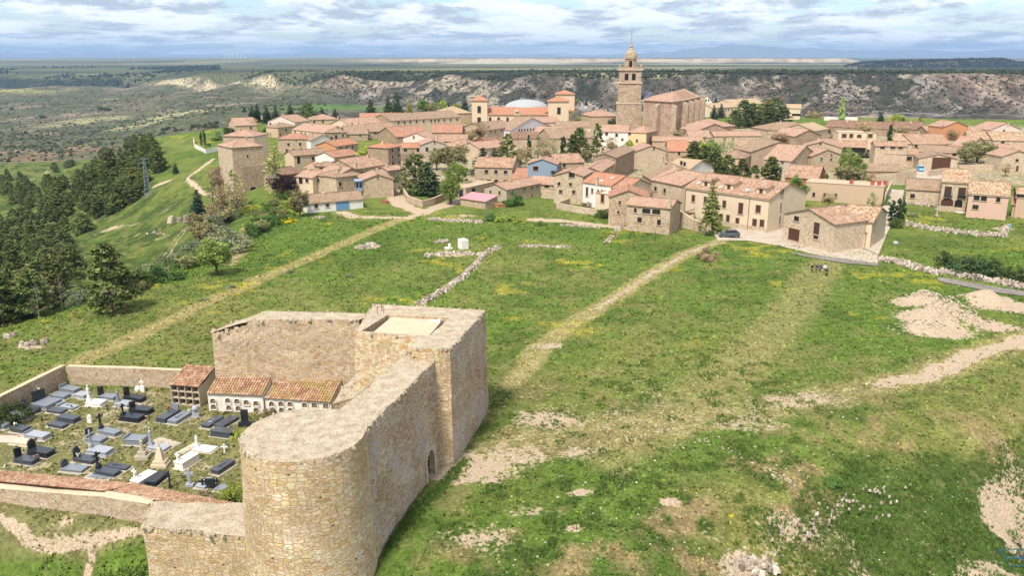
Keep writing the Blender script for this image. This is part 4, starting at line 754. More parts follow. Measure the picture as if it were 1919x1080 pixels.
tile_roof('roof', V3(q0, HB + .02) - ax * .12 + nn_ * .15, V3(q1, HB + .02) + ax * .1 + nn_ * .15, V3(q0 + BK, HB + 1.0) - ax * .1, V3(q1 + BK, HB + 1.0) + ax * .1, cbx, LB)
# whitewashed niche buildings
def niche_house(name, label, pa, pb, zE, zT, depth, holes, moss):
    a, c = at(*pa, zE), at(*pb, zE); ax = (c - a).normalized(); n = Vector((ax.y, -ax.x, 0)); lo = Vector(((a.x + c.x) / 2, a.y + 1, 0)); t = tag(empty(name, lo), label, 'burial niches'); ins = -n * .2
    mb = MB(); mb.prism([a + ins, c + ins, c - n * depth, a - n * depth], -.4, [zE, zE, zT - .06, zT - .06]); mb.build('wall', M['whitewash'], t).location = -lo
    tile_roof('roof', a + Vector((0, 0, .05)), c + Vector((0, 0, .05)), V3(a - n * depth, zT), V3(c - n * depth, zT), t, lo, moss)
    for h in holes:
        p = on_plane(300 + h[0] / 4, 560 + h[1] / 4, a + ins, n); arch_niche(t, p - Vector((0, 0, .3)), ax, n, .62, .62, lo, len(h) > 2)
niche_house('niche_house', 'whitewashed niche building with arched niches and mossy roof beside the concrete block', (387, 739), (491, 743), 2.15, 3.5, 4.0, [(400, 768), (512, 765), (580, 770), (650, 778), (722, 786), (405, 812), (520, 818), (590, 824), (725, 836)], .9)
niche_house('niche_house', 'lower whitewashed niche building with mossy tile roof nearest the keep', (495, 748), (619, 756), 1.75, 2.9, 3.8, [(840, 790), (910, 790), (978, 792), (1087, 798), (1160, 800, 1), (1245, 805, 1), (850, 834), (915, 836), (980, 838)], 1.0)
# cemetery walls
def rubble_wall(name, label, pts, th, zt, mat=M['rubble_wall'], cap=M['mortar_cap'], z0=-.6, cat='wall', amp=.09, res=.7):
    """pts: world points along the wall's middle, zt: heights"""
    t = tag(empty(name, (pts[0][0], pts[0][1], 0)), label, cat); lo = Vector((pts[0][0], pts[0][1], 0)); L, Rr = [], []
    pts = [Vector((p[0], p[1], 0)) for p in pts]
    for i, p in enumerate(pts):
        d = ((pts[min(i + 1, len(pts) - 1)] - p).normalized() + (p - pts[max(i - 1, 0)]).normalized()).normalized(); n = Vector((d.y, -d.x, 0)); L.append(p - n * th / 2); Rr.append(p + n * th / 2)
    zt = zt if hasattr(zt, '__len__') else [zt] * len(pts); gz = [G0(p.x, p.y) for p in pts]; mb = MB(); cp_ = MB(); u = 0
    for i in range(len(pts) - 1):
        za, zb = gz[i] + zt[i], gz[i + 1] + zt[i + 1]; g0, g1 = gz[i] + z0, gz[i + 1] + z0
        sheet(mb, V3(Rr[i], g0), V3(Rr[i + 1], g1), V3(Rr[i + 1], zb), V3(Rr[i], za), res, amp, 0, None, (u, 0)); sheet(mb, V3(L[i + 1], g1), V3(L[i], g0), V3(L[i], za), V3(L[i + 1], zb), res, amp, 0, None, (u, 3))
        sheet(cp_, V3(Rr[i], za), V3(Rr[i + 1], zb), V3(L[i + 1], zb), V3(L[i], za), res, amp); u += (pts[i + 1] - pts[i]).length
    for i in (0, -1):
        a, c = (L[i], Rr[i]) if i == 0 else (Rr[i], L[i]); z = gz[i] + zt[i]; sheet(mb, V3(a, gz[i] + z0), V3(c, gz[i] + z0), V3(c, z), V3(a, z), res, amp)
    mb.build('wall', mat, t).location = -lo
    if cap: cp_.build('coping', cap, t).location = -lo
    return t
rubble_wall('cemetery_wall', 'rubble wall along the left side of the cemetery', [at(-130, 812, 2.3), at(-60, 772, 2.3), at(0, 741, 2.35), at(118, 684, 2.4)], .6, 2.35)
rubble_wall('cemetery_wall', 'straight rubble wall along the far side of the cemetery', [at(122, 684.5, 2.4) + Vector((.35, 0, 0)), at(230, 688, 2.35), at(336, 694, 2.2), at(395, 700, 2.2)], .6, 2.3)
fw = [at(-60, 911, 1.35), at(0, 912, 1.4), at(100, 919, 1.6), at(200, 928, 1.9), at(285, 937, 2.0)]
fwt = rubble_wall('cemetery_wall', 'low front wall of the cemetery with a mortar top and tiled ledge', fw, .9, [1.35, 1.4, 1.6, 1.9, 2.0]); LF = Vector((fw[0].x, fw[0].y, 0))
ed = [at(-60, 880, 1.0), at(0, 884, 1.0), at(160, 897, 1.05), at(250, 909, 1.1)]; fb = [at(-60, 903, 1.55), at(0, 905, 1.6), at(100, 913, 1.75), at(196, 923, 2.0)]
tile_roof('tiled_ledge', ed[1] - (ed[2] - ed[1]) * .3, ed[3], fb[1] - (fb[3] - fb[1]) * .3, fb[3], fwt, LF, .0)
o2 = tile_roof('tiled_ledge', at(246, 908, 1.0), at(450, 948, 1.0), at(190, 924.5, 1.75), at(420, 960, 1.9), fwt, LF, .15)
# ------------------------------------------------------------ village
PITCH_R = 0.34
PANE = {'w': ('dark_glass', 'window'), 'b': ('shutter', 'window'), 'd': ('brown_wood', 'door'), 'g': ('brown_wood', 'garage_door'), 'v': ('dark_void', 'opening'), 'B': ('blue_door', 'garage_door'), 'N': ('navy_door', 'garage_door'), 'G': ('green_paint', 'window')}
def opening(parent, p, ax, n, w, h, k, loc, arch=False):
    """a window or door set in its surround: p is the middle"""
    mat, nm = PANE[k]; base = p - Vector((0, 0, h / 2)); f = lambda s, z, d: base + ax * s + Vector((0, 0, z)) + n * d
    A = [(-w / 2, 0), (w / 2, 0)] + ([(w / 2 * math.cos(t), h - w * .3 + w * .3 * math.sin(t)) for t in [math.pi * i / 6 for i in range(7)]] if arch else [(w / 2, h), (-w / 2, h)])
    mb = MB(); mb.face([f(s, z, .03) for s, z in A], None, 0); m_ = M[mat]
    if k in 'wb' and w > .5: mb.box(f(0, 0, .035), .05, .03, h, ax, 1)
    if k in 'gB' : [mb.box(f(w * (i / 4 - .5), 0, .035), .04, .03, h, ax, 1) for i in (1, 2, 3)]
    o = mb.build(nm, [m_, M['brown_wood'] if k != 'B' else M['steel']], parent); o.location = -loc
    t = .13; mb = MB(); n_ = len(A)
    O = [(s + (t if s > 0 else -t), z + (t if z > 0 else -.02)) for s, z in A] if not arch else [(s * (1 + 2 * t / w), z if z == 0 else z + t) for s, z in A]
    for i in range(n_):
        j = (i + 1) % n_
        mb.face([f(*O[i], .07), f(*O[j], .07), f(*A[j], .07), f(*A[i], .07)]); mb.face([f(*A[i], .07), f(*A[j], .07), f(*A[j], .0), f(*A[i], .0)]); mb.face([f(*O[j], .07), f(*O[i], .07), f(*O[i], -.02), f(*O[j], -.02)])
    if k in 'wbG': mb.box(f(0, -.14, .06), w + .4, .2, .1, ax)
    mb.build('frame', M['stone_trim'], o); return o
def slab(mb, q, th, uv):
    """roof slope q = eave0, eave1, top1, top0 (counted so that the outside faces up)"""
    q = [Vector(p) for p in q]; n = (q[1] - q[0]).cross(q[-1] - q[0]).normalized(); lo = [p - Vector((0, 0, th)) for p in q]
    u = (q[1] - q[0]).normalized(); w = n.cross(u); t = [((p - q[0]).dot(u) + uv[0], (p - q[0]).dot(w) + uv[1]) for p in q]
    mb.face(q, t, 0)
    for i in range(len(q)): j = (i + 1) % len(q); mb.face([lo[i], lo[j], q[j], q[i]], [t[i], t[j], t[j], t[i]], 1)
    mb.face(lo[::-1], None, 1)
plain('eave_edge', (0.30, 0.19, 0.125), 0.9)
HOUSES = []
def house(label, r, typ, A, B, q, h, wm, rm, wins=(), chim=(), name='stone_house', cat='house', g=None, pitch=PITCH_R, ov=.3, group=None, hipf=1.0, maxd=11.0, parent=None, wm_side=None):
    a0, b0 = P(r, A), P(r, B); m0 = at((a0[0] + b0[0]) / 2, (a0[1] + b0[1]) / 2, h)
    g = 0.0 if g is None else g; a, c = at(*a0, h + g), at(*b0, h + g); mid = (a + c) / 2
    ax = c - a; ax.z = 0; w = ax.length; ax.normalize(); nb = Vector((-ax.y, ax.x, 0))
    if nb.dot(Vector((mid.x, mid.y, 0))) < 0: nb = -nb
    zE = h + g
    if typ == 'gy': D = q; t = w / 2; rise = pitch * w / 2
    elif typ == 'flat': D = q; rise = 0
    else:
        ty = P(r, (0, q))[1]; lo, hi = 0.8, 30.0
        for _ in range(40):
            md = (lo + hi) / 2
            if proj(mid + nb * md + Vector((0, 0, pitch * md)))[1] > ty: lo = md
            else: hi = md
        t = min(lo, maxd if typ != 'shed' else maxd * 1.6); D = t if typ == 'shed' else 2 * t; rise = pitch * t
    base = Vector((mid.x, mid.y, g)) + nb * (D / 2); root = parent or empty(name, base)
    if not parent: tag(root, label, cat, group)
    loc = base; ro = (random.uniform(0, 400), random.uniform(0, 400)); wo = Vector((random.uniform(0, 300), 0, random.uniform(0, 300)))
    gz = min([G0(p.x, p.y) for p in (a, c, a + nb * D, c + nb * D)] + [g]) - .4
    F0, F1, F2, F3 = (Vector((p.x, p.y, 0)) for p in (a, c, c + nb * D, a + nb * D)); mb = MB(); up = lambda p, z: Vector((p.x, p.y, z))
    def wall(p, s, extra=None, mi=0):
        d = (s - p).normalized(); L = (s - p).length; pts = [up(p, gz), up(s, gz), up(s, zE)] + (extra or []) + [up(p, zE)]
        mb.face(pts, [((x_ - up(p, 0)).dot(d) + wo.x, x_.z + wo.z) for x_ in pts], mi)
    eg = rise - .02; sm = 1 if wm_side else 0
    if typ == 'gx': wall(F0, F1); wall(F1, F2, [up((F1 + F2) / 2, zE + eg)], sm); wall(F2, F3); wall(F3, F0, [up((F3 + F0) / 2, zE + eg)], sm)
    elif typ == 'gy': wall(F0, F1, [up(mid, zE + eg)]); wall(F1, F2, None, sm); wall(F2, F3, [up(mid + nb * D, zE + eg)]); wall(F3, F0, None, sm)
    elif typ == 'shed':
        wall(F0, F1); 
        for p, s, x_ in ((F1, F2, 1), (F3, F0, 0)):
            d = (s - p).normalized(); pts = [up(p, gz), up(s, gz), up(s, zE + (eg if x_ else 0)), up(p, zE + (0 if x_ else eg))]; mb.face(pts, [((k - up(p, 0)).dot(d), k.z) for k in pts], sm)
        pts = [up(F2, gz), up(F3, gz), up(F3, zE + eg), up(F2, zE + eg)]; mb.face(pts)
    else:
        for p, s in ((F0, F1), (F1, F2), (F2, F3), (F3, F0)): wall(p, s, None, 0 if p is F0 else sm)
        if typ == 'flat': mb.face([up(p, zE) for p in (F0, F1, F2, F3)], None, 0)
    mb.build('wall', [M[wm]] + ([M[wm_side]] if wm_side else []), root).location = -loc
    # roof
    rb = MB(); T = .16; Z = Vector((0, 0, 1)); roof = None; z1 = zE + .12; e = pitch * ov
    if typ == 'gx':
        xo = ax * ov; r0, r1 = up(F0, z1) + nb * t + Z * rise - xo, up(F1, z1) + nb * t + Z * rise + xo
        slab(rb, [up(F0, z1 - e) - nb * ov - xo, up(F1, z1 - e) - nb * ov + xo, r1, r0], T, ro); slab(rb, [up(F2, z1 - e) + nb * ov + xo, up(F3, z1 - e) + nb * ov - xo, r0, r1], T, ro[::-1]); ridge_ = [(r0, r1)]
    elif typ == 'gy':
        xo = nb * ov; r0, r1 = up(mid, z1 + rise) - xo, up(mid + nb * D, z1 + rise) + xo
        slab(rb, [up(F3, z1 - e) - ax * ov + xo, up(F0, z1 - e) - ax * ov - xo, r0, r1], T, ro); slab(rb, [up(F1, z1 - e) + ax * ov - xo, up(F2, z1 - e) + ax * ov + xo, r1, r0], T, ro[::-1]); ridge_ = [(r0, r1)]
    elif typ == 'hip':
        c_ = [up(F0, z1 - e) - nb * ov - ax * ov, up(F1, z1 - e) - nb * ov + ax * ov, up(F2, z1 - e) + nb * ov + ax * ov, up(F3, z1 - e) + nb * ov - ax * ov]
        k = min(t * hipf, w / 2 - .05); r0, r1 = up(F0, z1 + rise) + nb * t + ax * k, up(F1, z1 + rise) + nb * t - ax * k
        slab(rb, [c_[0], c_[1], r1, r0], T, ro); slab(rb, [c_[1], c_[2], r1], T, ro[::-1]); slab(rb, [c_[2], c_[3], r0, r1], T, ro); slab(rb, [c_[3], c_[0], r0], T, ro[::-1])
        ridge_ = [(r0, r1), (c_[0], r0), (c_[1], r1), (c_[2], r1), (c_[3], r0)]
    elif typ == 'shed':
        xo = ax * ov; slab(rb, [up(F0, z1 - e) - nb * ov - xo, up(F1, z1 - e) - nb * ov + xo, up(F2, z1 + rise) + xo, up(F3, z1 + rise) - xo], T, ro); ridge_ = []
    if typ != 'flat':
        for p, s in ridge_: rb.bar(p, s, .13, None, 6, 0)
        roof = rb.build('roof', [M[rm], M['eave_edge']], root); roof.location = -loc
    else:
        cb_ = MB(); p4 = [F0, F1, F2, F3]
        for p, s in zip(p4, p4[1:] + p4[:1]):
            d = (s - p).normalized(); n_ = Vector((d.y, -d.x, 0)); c0 = (up(p, zE) + up(s, zE)) / 2; cb_.box(c0 - n_ * .1, (s - p).length + .06, .42, .16, d)
        roof = cb_.build('coping', M[rm], root); roof.location = -loc
    if not chim and typ in ('gx', 'gy', 'hip') and random.random() < .75 and w > 5:
        q = mid + nb * (t * .8 if typ != 'gy' else D * .6) + ax * (random.choice((-1, 1)) * w * random.uniform(.12, .3)); zt = zE + rise + .55; cb2 = MB(); cb2.box(up(q, zE + rise * .2), .6, .55, zt - zE - rise * .2 - .3, ax); cb2.box(up(q, zt - .3), .78, .72, .09, ax); cb2.box(up(q, zt - .2), .42, .38, .2, ax); cb2.build('chimney', M[random.choice(('stone_trim', 'tan', 'cream'))], roof)
    for i, cpx in enumerate(chim):
        zt = zE + rise + .7; p = at(*P(r, cpx), zt); cb2 = MB(); s_ = .34
        cb2.box(up(p, zE + max(rise - 1.6, 0)), .7, .6, zt - zE - max(rise - 1.6, 0) - .35, ax); cb2.box(up(p, zt - .35), .86, .76, .1, ax); cb2.box(up(p, zt - .24), .5, .45, .24, ax, 0)
        cb2.build('chimney', M['stone_trim' if i % 2 == 0 else 'tan'], roof)
    for wd in wins:
        sd_ = wd[0]; x_, y_ = P(r, wd[1:3]); n_, d_, q_ = {'f': (-nb, ax, a), 'r': (ax, nb, c), 'l': (-ax, -nb, a)}[sd_]
        dd = ray(x_, y_)
        if abs(dd.dot(n_)) < 1e-5: continue
        p = o_cam + dd * ((q_ - o_cam).dot(n_) / dd.dot(n_)); sc_ = (p - o_cam).length / F_PX / REG[r][2]
        ww_, hh_, k_ = (wd[3] * sc_, wd[4] * sc_ * 1.08, wd[5] if len(wd) > 5 else 'w') if len(wd) > 4 else (.95, 1.15, wd[3] if len(wd) > 3 else 'w')
        opening(root, p, d_, n_, ww_, hh_, k_.lower() if k_ == 'A' else k_[0], loc, len(k_) > 1)
    HOUSES.append((root, F0, F1, F2, F3, zE)); root['_'] = 0; del root['_']
    return dict(root=root, roof=roof, a=a, c=c, ax=ax, nb=nb, D=D, w=w, zE=zE, rise=rise, loc=loc, t=t if typ != 'flat' else 0)
f_ = lambda *p, **k: [('f', *q) for q in p]
r_ = lambda *p: [('r', *q) for q in p]
l_ = lambda *p: [('l', *q) for q in p]
HS = 'house_stone'; HD = 'house_stone_dark'; HP = 'house_stone_pale'; RH = 'rendered_house'
# --- left quarter
house('stone gate tower hip roof volume with white side wall, rear of the two', 'r1', 'hip', (150, 378), (383, 382), 332, 13.5, HS, 'roof_pinkish', name='gate_tower', cat='tower', g=-1.5, wm_side='cream', maxd=6)
gt = house('tall stone gate tower with round hole high in its wall and arched passage below', 'r1', 'hip', (217, 468), (447, 452), 394, 13.0, HS, 'roof_pinkish', f_((336, 531, 14, 16, 'v')), name='gate_tower', cat='tower', g=-2.5, wm_side='house_stone_pale', maxd=6)
house('long white garage with blue double door and tiled roof', 'r1', 'gx', (783, 886), (1200, 852), 806, 2.5, 'white', 'roof_tan', f_((850, 905, 24, 24), (935, 899, 24, 22), (1049, 907, 96, 66, 'B')), name='garage', cat='garage')
hb = house('stone gabled house with a blue glazed bay on its side', 'r1', 'gy', (1197, 712), (1428, 702), 9, 5.4, HS, 'roof_pinkish', f_((1312, 692, 14, 14)) + l_((1180, 810, 20, 40, 'd')), chim=[(1305, 622)])
house('stone house with white front beside the dark plum tree', 'r1', 'gx', (832, 668), (988, 690), 606, 5.2, HS, 'roof_pinkish', f_((868, 712), (842, 700)), maxd=6)
house('pale stone house between the bay house and the white fronted house', 'r1', 'hip', (1000, 690), (1190, 668), 628, 5.4, HP, 'roof_tan', f_((1030, 740)), maxd=5)
house('large roofed stone house above the bay house with small dark window', 'r1', 'gx', (1150, 628), (1375, 592), 540, 4.6, HS, 'roof_mixed', f_((1343, 640, 20, 20)), chim=[(1145, 575), (1238, 515)], maxd=8)
house('tall narrow brown house with three storeys of dark windows', 'r1', 'hip', (1388, 470), (1482, 456), 425, 8.6, HD, 'roof_orange', f_((1420, 487), (1468, 481), (1422, 535), (1468, 525), (1425, 590, 24, 40, 'd'), (1470, 575)), maxd=5)
house('low stone lean-to against the left of the tall narrow house', 'r1', 'gx', (1315, 490), (1390, 484), 450, 6.0, HD, 'roof_tan', f_((1380, 585)), maxd=5)
house('low cream house with open porch beside the plum tree', 'r1', 'gx', (700, 682), (822, 694), 640, 4.6, 'cream', 'roof_pinkish', f_((735, 712, 34, 44, 'v'), (782, 714, 28, 22)), maxd=6)
house('low dark roofed cottage half hidden behind the plum tree', 'r1', 'gx', (612, 672), (742, 650), 618, 4.0, HD, 'roof_brown', maxd=6)
house('white gabled wall house behind the big fir by the lane', 'r1', 'gx', (1385, 640), (1500, 625), 605, 6.5, HP, 'roof_pinkish', f_((1453, 687)), maxd=5)
house('small square stone lookout with open corner above the old houses', 'r1', 'hip', (875, 608), (1020, 598), 575, 6.2, HS, 'roof_tan', f_((893, 628, 18, 26, 'v')), maxd=4)
house('small tiled cottage left of the square lookout', 'r1', 'gx', (762, 618), (862, 632), 585, 4.4, HP, 'roof_pinkish', maxd=5)
house('long stone house with arched doorway and two square windows', 'r1', 'gx', (682, 527), (940, 508), 480, 5.2, HS, 'roof_tan', f_((718, 560, 24, 44, 'v'), (825, 548), (873, 543)), maxd=7, wm_side='cream')
house('white gabled house with pink tiled roof right of the arched stone house', 'r1', 'gx', (985, 540), (1168, 515), 487, 4.8, HP, 'roof_red', f_((1030, 563)), maxd=6, wm_side='white')
house('orange gabled house with stone front and three windows', 'r1', 'gx', (1000, 458), (1165, 433), 408, 4.8, HS, 'roof_orange', f_((1035, 472), (1080, 466), (1123, 462)), wm_side='orange', maxd=7)
house('stone house with hip roof and five scattered windows', 'r1', 'hip', (560, 402), (800, 400), 362, 6.0, HS, 'roof_red', f_((643, 443), (730, 440), (700, 410, 10, 10), (630, 487), (683, 485), (738, 482)), wm_side='white', maxd=6)
house('white gabled house right of the five windowed stone house', 'r1', 'gy', (808, 412), (990, 398), 9, 5.6, 'white', 'roof_tan', f_((965, 395), (862, 460)))
house('stone house with balcony behind the white gabled house', 'r1', 'hip', (925, 354), (1075, 350), 320, 5.6, HD, 'roof_tan', f_((1000, 385, 16, 26, 'v'), (1050, 375)), maxd=6)
house('long cream row house with many small windows', 'r1', 'gx', (668, 332), (915, 355), 295, 5.2, 'cream', 'roof_pinkish', f_((692, 352), (740, 358), (770, 364), (820, 372)), maxd=9)
house('small hip roofed house under the pink house', 'r1', 'hip', (562, 316), (700, 304), 284, 5.4, 'beige', 'roof_tan', f_((580, 370), (625, 335)), maxd=6)
house('pale pink house with dark shuttered windows at the village edge', 'r1', 'gy', (487, 268), (690, 276), 12, 5.8, 'palepink', 'roof_pinkish', f_((507, 287), (574, 286), (600, 286), (655, 300)), name=RH)
house('brownish pink roofed house at the far left end of the village', 'r1', 'gx', (243, 302), (405, 296), 243, 4.5, 'beige', 'roof_pinkish', f_((360, 318)), chim=[(328, 236), (440, 222)], wm_side='tan', name=RH)
house('small hip roofed house with chimneys behind the cream gables', 'r1', 'hip', (808, 257), (1010, 252), 218, 6.0, 'beige', 'roof_pinkish', f_((835, 272), (900, 270)), chim=[(822, 228), (1012, 228)], name=RH)
house('cream house with blank gable and long pinkish roof', 'r1', 'gy', (955, 290), (1112, 304), 24, 5.6, 'cream', 'roof_pinkish', f_((1120, 290)), chim=[(1163, 266)], name=RH)
house('stone house with tan roof left of the low windowed barn', 'r1', 'gx', (1066, 366), (1238, 362), 300, 4.4, HS, 'roof_tan', f_((1180, 372), (1243, 398)), maxd=9)
house('long low stone barn with two square windows', 'r1', 'gx', (1240, 347), (1440, 342), 280, 4.6, HS, 'roof_tan', f_((1292, 354, 26, 14), (1362, 352, 26, 14)), maxd=9)
house('red mottled roof house beside a dark stone tower wall', 'r1', 'gx', (1450, 386), (1700, 372), 296, 4.2, HD, 'roof_red', chim=[(1556, 310)], maxd=10)
house('long stone house with pink roof beside the bare trees', 'r2', 'gx', (437, 433), (660, 433), 374, 4.2, HS, 'roof_red', f_((470, 463, 14, 14), (628, 462, 14, 14)), maxd=9)
house('pale pink gabled cottage with a slit window', 'r1', 'gy', (1500, 392), (1702, 400), 8, 3.8, 'palepink', 'roof_pinkish', f_((1582, 388, 12, 18)), name=RH)
house('low red roofed shed with dark openings beside grey gable', 'r1', 'gx', (1490, 468), (1628, 467), 432, 3.2, HD, 'roof_orange', f_((1520, 485, 26, 16, 'v'), (1612, 485, 20, 20, 'v')), maxd=5)
house('grey gabled house with one dark window above the lane', 'r2', 'gy', (355, 526), (542, 522), 13, 4.8, 'grey', 'roof_pinkish', f_((457, 508, 10, 16), (400, 560, 20, 30)), name=RH)
house('wide mottled roof house with white chimney', 'r2', 'hip', (640, 543), (835, 524), 488, 4.0, HP, 'roof_mixed', chim=[(697, 492)], maxd=8)
house('long tan roof house behind the white chimney house', 'r2', 'gx', (495, 498), (690, 500), 450, 4.6, HP, 'roof_mixed', maxd=8)
house('low long roof house in front of the cedar tree', 'r2', 'gx', (800, 556), (1000, 536), 498, 4.0, HP, 'roof_pinkish', maxd=8)
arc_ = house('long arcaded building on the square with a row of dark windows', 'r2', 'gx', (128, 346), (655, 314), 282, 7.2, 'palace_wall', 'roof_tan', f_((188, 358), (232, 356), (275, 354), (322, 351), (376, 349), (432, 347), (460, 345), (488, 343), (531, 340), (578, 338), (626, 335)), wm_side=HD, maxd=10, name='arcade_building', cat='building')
house('red brown roofed wing behind the long arcaded building', 'r1', 'gx', (1180, 262), (1490, 258), 208, 6.5, HS, 'roof_red', f_((1300, 275), (1400, 272)), maxd=11)
house('house with tan roof between the arcade and the left palace tower', 'r2', 'hip', (560, 292), (735, 286), 236, 7.5, 'beige', 'roof_cream', maxd=10)
# --- palace front houses
house('long rough cast house with small windows in front of the palace', 'r2', 'gx', (845, 415), (1062, 388), 350, 5.0, HP, 'roof_tan', f_((880, 428), (912, 425), (960, 415), (997, 411)), maxd=8)
house('lilac white modern house with a row of little square windows', 'r2', 'gy', (1030, 416), (1335, 388), 10, 4.2, 'lilac', 'roof_tan', f_((1092, 416), (1112, 415), (1133, 413), (1155, 412), (1178, 411), (1200, 410)), name=RH)
house('pink roofed house behind the lilac house', 'r2', 'gx', (1220, 360), (1402, 354), 318, 5.5, 'cream', 'roof_pinkish', maxd=8, name=RH)
house('cream house with blank wall and tan roof before the palace wing', 'r2', 'gx', (1370, 392), (1622, 392), 350, 5.4, 'cream', 'roof_tan', maxd=9, name=RH)
house('wide low roof in the middle of the village behind the dark pines', 'r2', 'gx', (1195, 438), (1480, 448), 392, 4.6, HP, 'roof_pinkish', maxd=10)
house('broad tan roofed house left of the white and yellow house', 'r2', 'gx', (1330, 478), (1640, 470), 402, 4.4, HS, 'roof_tan', maxd=12)
house('long brown roof behind the bare poplars', 'r2', 'gx', (1040, 478), (1245, 476), 430, 4.4, HS, 'roof_brown', maxd=9)
house('small house with red wall and dark arch beside the cedar', 'r2', 'gx', (872, 512), (985, 500), 466, 3.4, 'redwall', 'roof_brown', maxd=6, name=RH)
house('pinkish hip roofed house left of the church tower', 'r3', 'hip', (42, 632), (236, 628), 566, 6.2, 'beige', 'roof_pinkish', maxd=9, name=RH)
# --- middle
house('square stone house with three upper windows and twin chimneys', 'r2', 'gx', (757, 690), (1036, 697), 622, 6.0, HS, 'roof_mixed', f_((846, 726, 28, 26), (918, 728, 26, 26), (990, 730, 28, 24), (808, 797, 44, 26), (862, 795, 32, 20), (920, 800, 26, 26), (990, 797, 32, 14)), chim=[(850, 602), (1062, 608)], maxd=8)
house('red roofed annex on the right of the square stone house', 'r2', 'shed', (1040, 782), (1150, 782), 702, 3.0, HS, 'roof_red', maxd=6)
house('blue painted gabled house with one wide window', 'r2', 'gy', (1155, 668), (1375, 673), 8, 5.0, 'blue', 'roof_pinkish', f_((1216, 702, 40, 30)), name=RH)
house('stone wing with mottled roof behind the blue house', 'r2', 'gx', (1375, 662), (1580, 655), 594, 4.6, HS, 'roof_mixed', f_((1430, 680)), maxd=8)
house('low red tiled shed below the blue house', 'r2', 'shed', (1158, 814), (1350, 826), 764, 2.5, HS, 'roof_pinkish', f_((1200, 830, 30, 14, 'v'), (1300, 838, 40, 14, 'v')), name='shed', cat='shed', maxd=5)
house('long low stone house with pinkish end and small windows', 'r2', 'gx', (997, 863), (1252, 813), 792, 3.6, 'house_stone_pale', 'roof_pinkish', f_((1130, 856, 14, 22), (1187, 850, 14, 22), (1228, 840, 14, 18), (1187, 907, 16, 22)) + l_((877, 880, 16, 24), (945, 886, 18, 26)), maxd=6, wm_side='concrete')
house('low shed with pink sheet metal roof', 'r2', 'shed', (652, 925), (838, 952), 874, 2.0, HS, 'pink_sheet', name='shed', cat='shed', maxd=3.0, pitch=.2)
house('flat roofed stone garage with dark doorway beside the pink shed', 'r2', 'flat', (692, 852), (905, 803), 6, 2.6, HS, 'stone_trim', f_((748, 866, 50, 26, 'v'), (655, 895, 50, 60, 'N')), name='garage', cat='garage')
house('large cream grey gabled house with seven windows facing the meadow', 'r5', 'gy', (634, 352), (850, 362), 11, 7.6, 'house_stone_pale', 'roof_pinkish', f_((766, 350, 46, 36), (671, 417, 22, 24), (757, 422, 22, 22), (683, 476, 26, 26, 'b'), (781, 481, 26, 26, 'b')), name='gabled_house', pitch=.30)
house('house with red tile strip roof and side facing the shaded lane', 'r5', 'gx', (985, 328), (1092, 258), 262, 6.2, HS, 'roof_pinkish', f_((1020, 322), (1065, 300), (1040, 312)), maxd=9)
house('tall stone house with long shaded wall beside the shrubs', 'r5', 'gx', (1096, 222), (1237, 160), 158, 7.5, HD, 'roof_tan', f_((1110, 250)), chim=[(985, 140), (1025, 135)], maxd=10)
wr = house('white house with bright red roof and balcony door', 'r5', 'gx', (850, 403), (1062, 432), 346, 6.4, 'white', 'roof_orange', f_((881, 478, 20, 62, 'b'), (920, 470, 14, 32), (965, 472, 14, 16), (993, 471, 14, 14)), chim=[(955, 362)], name=RH, maxd=7)
house('small house with red mottled roof right of the white house', 'r5', 'gx', (1068, 445), (1180, 458), 376, 6.0, 'cream', 'roof_red', f_((1010, 490)), maxd=7, name=RH)
house('little cream block with one brown shuttered window', 'r5', 'flat', (946, 488), (1062, 503), 5, 4.8, 'cream', 'roof_pinkish', f_((997, 528, 30, 56, 'b')), name=RH)
house('stone gabled house with pale blue window beside the cream block', 'r5', 'gy', (1046, 518), (1338, 524), 9, 6.6, HS, 'roof_red', f_((1125, 560, 18, 26, 'b'), (1115, 631, 16, 20)), pitch=.38)
hf = house('stone house with long band windows and tiled roof facing the meadow', 'r5', 'gx', (1180, 574), (1506, 602), 526, 6.0, HS, 'roof_pinkish', f_((1243, 616, 22, 32), (1325, 622, 62, 34), (1400, 628, 62, 34), (1275, 688, 34, 36), (1420, 707, 30, 38)), chim=[(1500, 535)], maxd=5)
house('whitish stone house with pink tiled roof behind the cream apartment house', 'r5', 'gx', (1367, 388), (1590, 432), 322, 6.8, HP, 'roof_pinkish', f_((1395, 455), (1463, 470), (1320, 410)), wm_side='cream', maxd=8)
house('tan roofed house with red brick gable parapet', 'r5', 'gx', (1296, 344), (1370, 388), 268, 6.8, HS, 'roof_tan', f_((1330, 400)), wm_side='redwall', maxd=8)
house('white walled house with white chimney stacks behind the brick gable', 'r5', 'gx', (1470, 300), (1640, 318), 235, 7.0, 'white', 'roof_cream', f_((1590, 262), (1610, 270)), chim=[(1445, 205), (1580, 280)], name=RH, maxd=7)
house('stone house with a tiled porch and dark doorway', 'r5', 'shed', (1236, 206), (1466, 206), 172, 3.4, HS, 'roof_mixed', f_((1285, 220, 22, 18), (1360, 226, 56, 40, 'v')), maxd=4)
house('stone gable with one small window above the tiled porch', 'r5', 'gy', (1250, 172), (1470, 168), 10, 5.4, HP, 'roof_pinkish', f_((1382, 152, 14, 16)))
house('house with plain orange red roof and skylights', 'r5', 'gx', (1490, 172), (1642, 174), 96, 4.4, HS, 'roof_orange', f_((1570, 190)), maxd=9)
wy = house('white half of the long three storey house below the church', 'r3', 'gx', (112, 747), (310, 750), 696, 7.4, 'white', 'roof_pinkish', f_((147, 762, 18, 20), (222, 772, 18, 20), (265, 805, 14, 14)), name=RH, maxd=7)
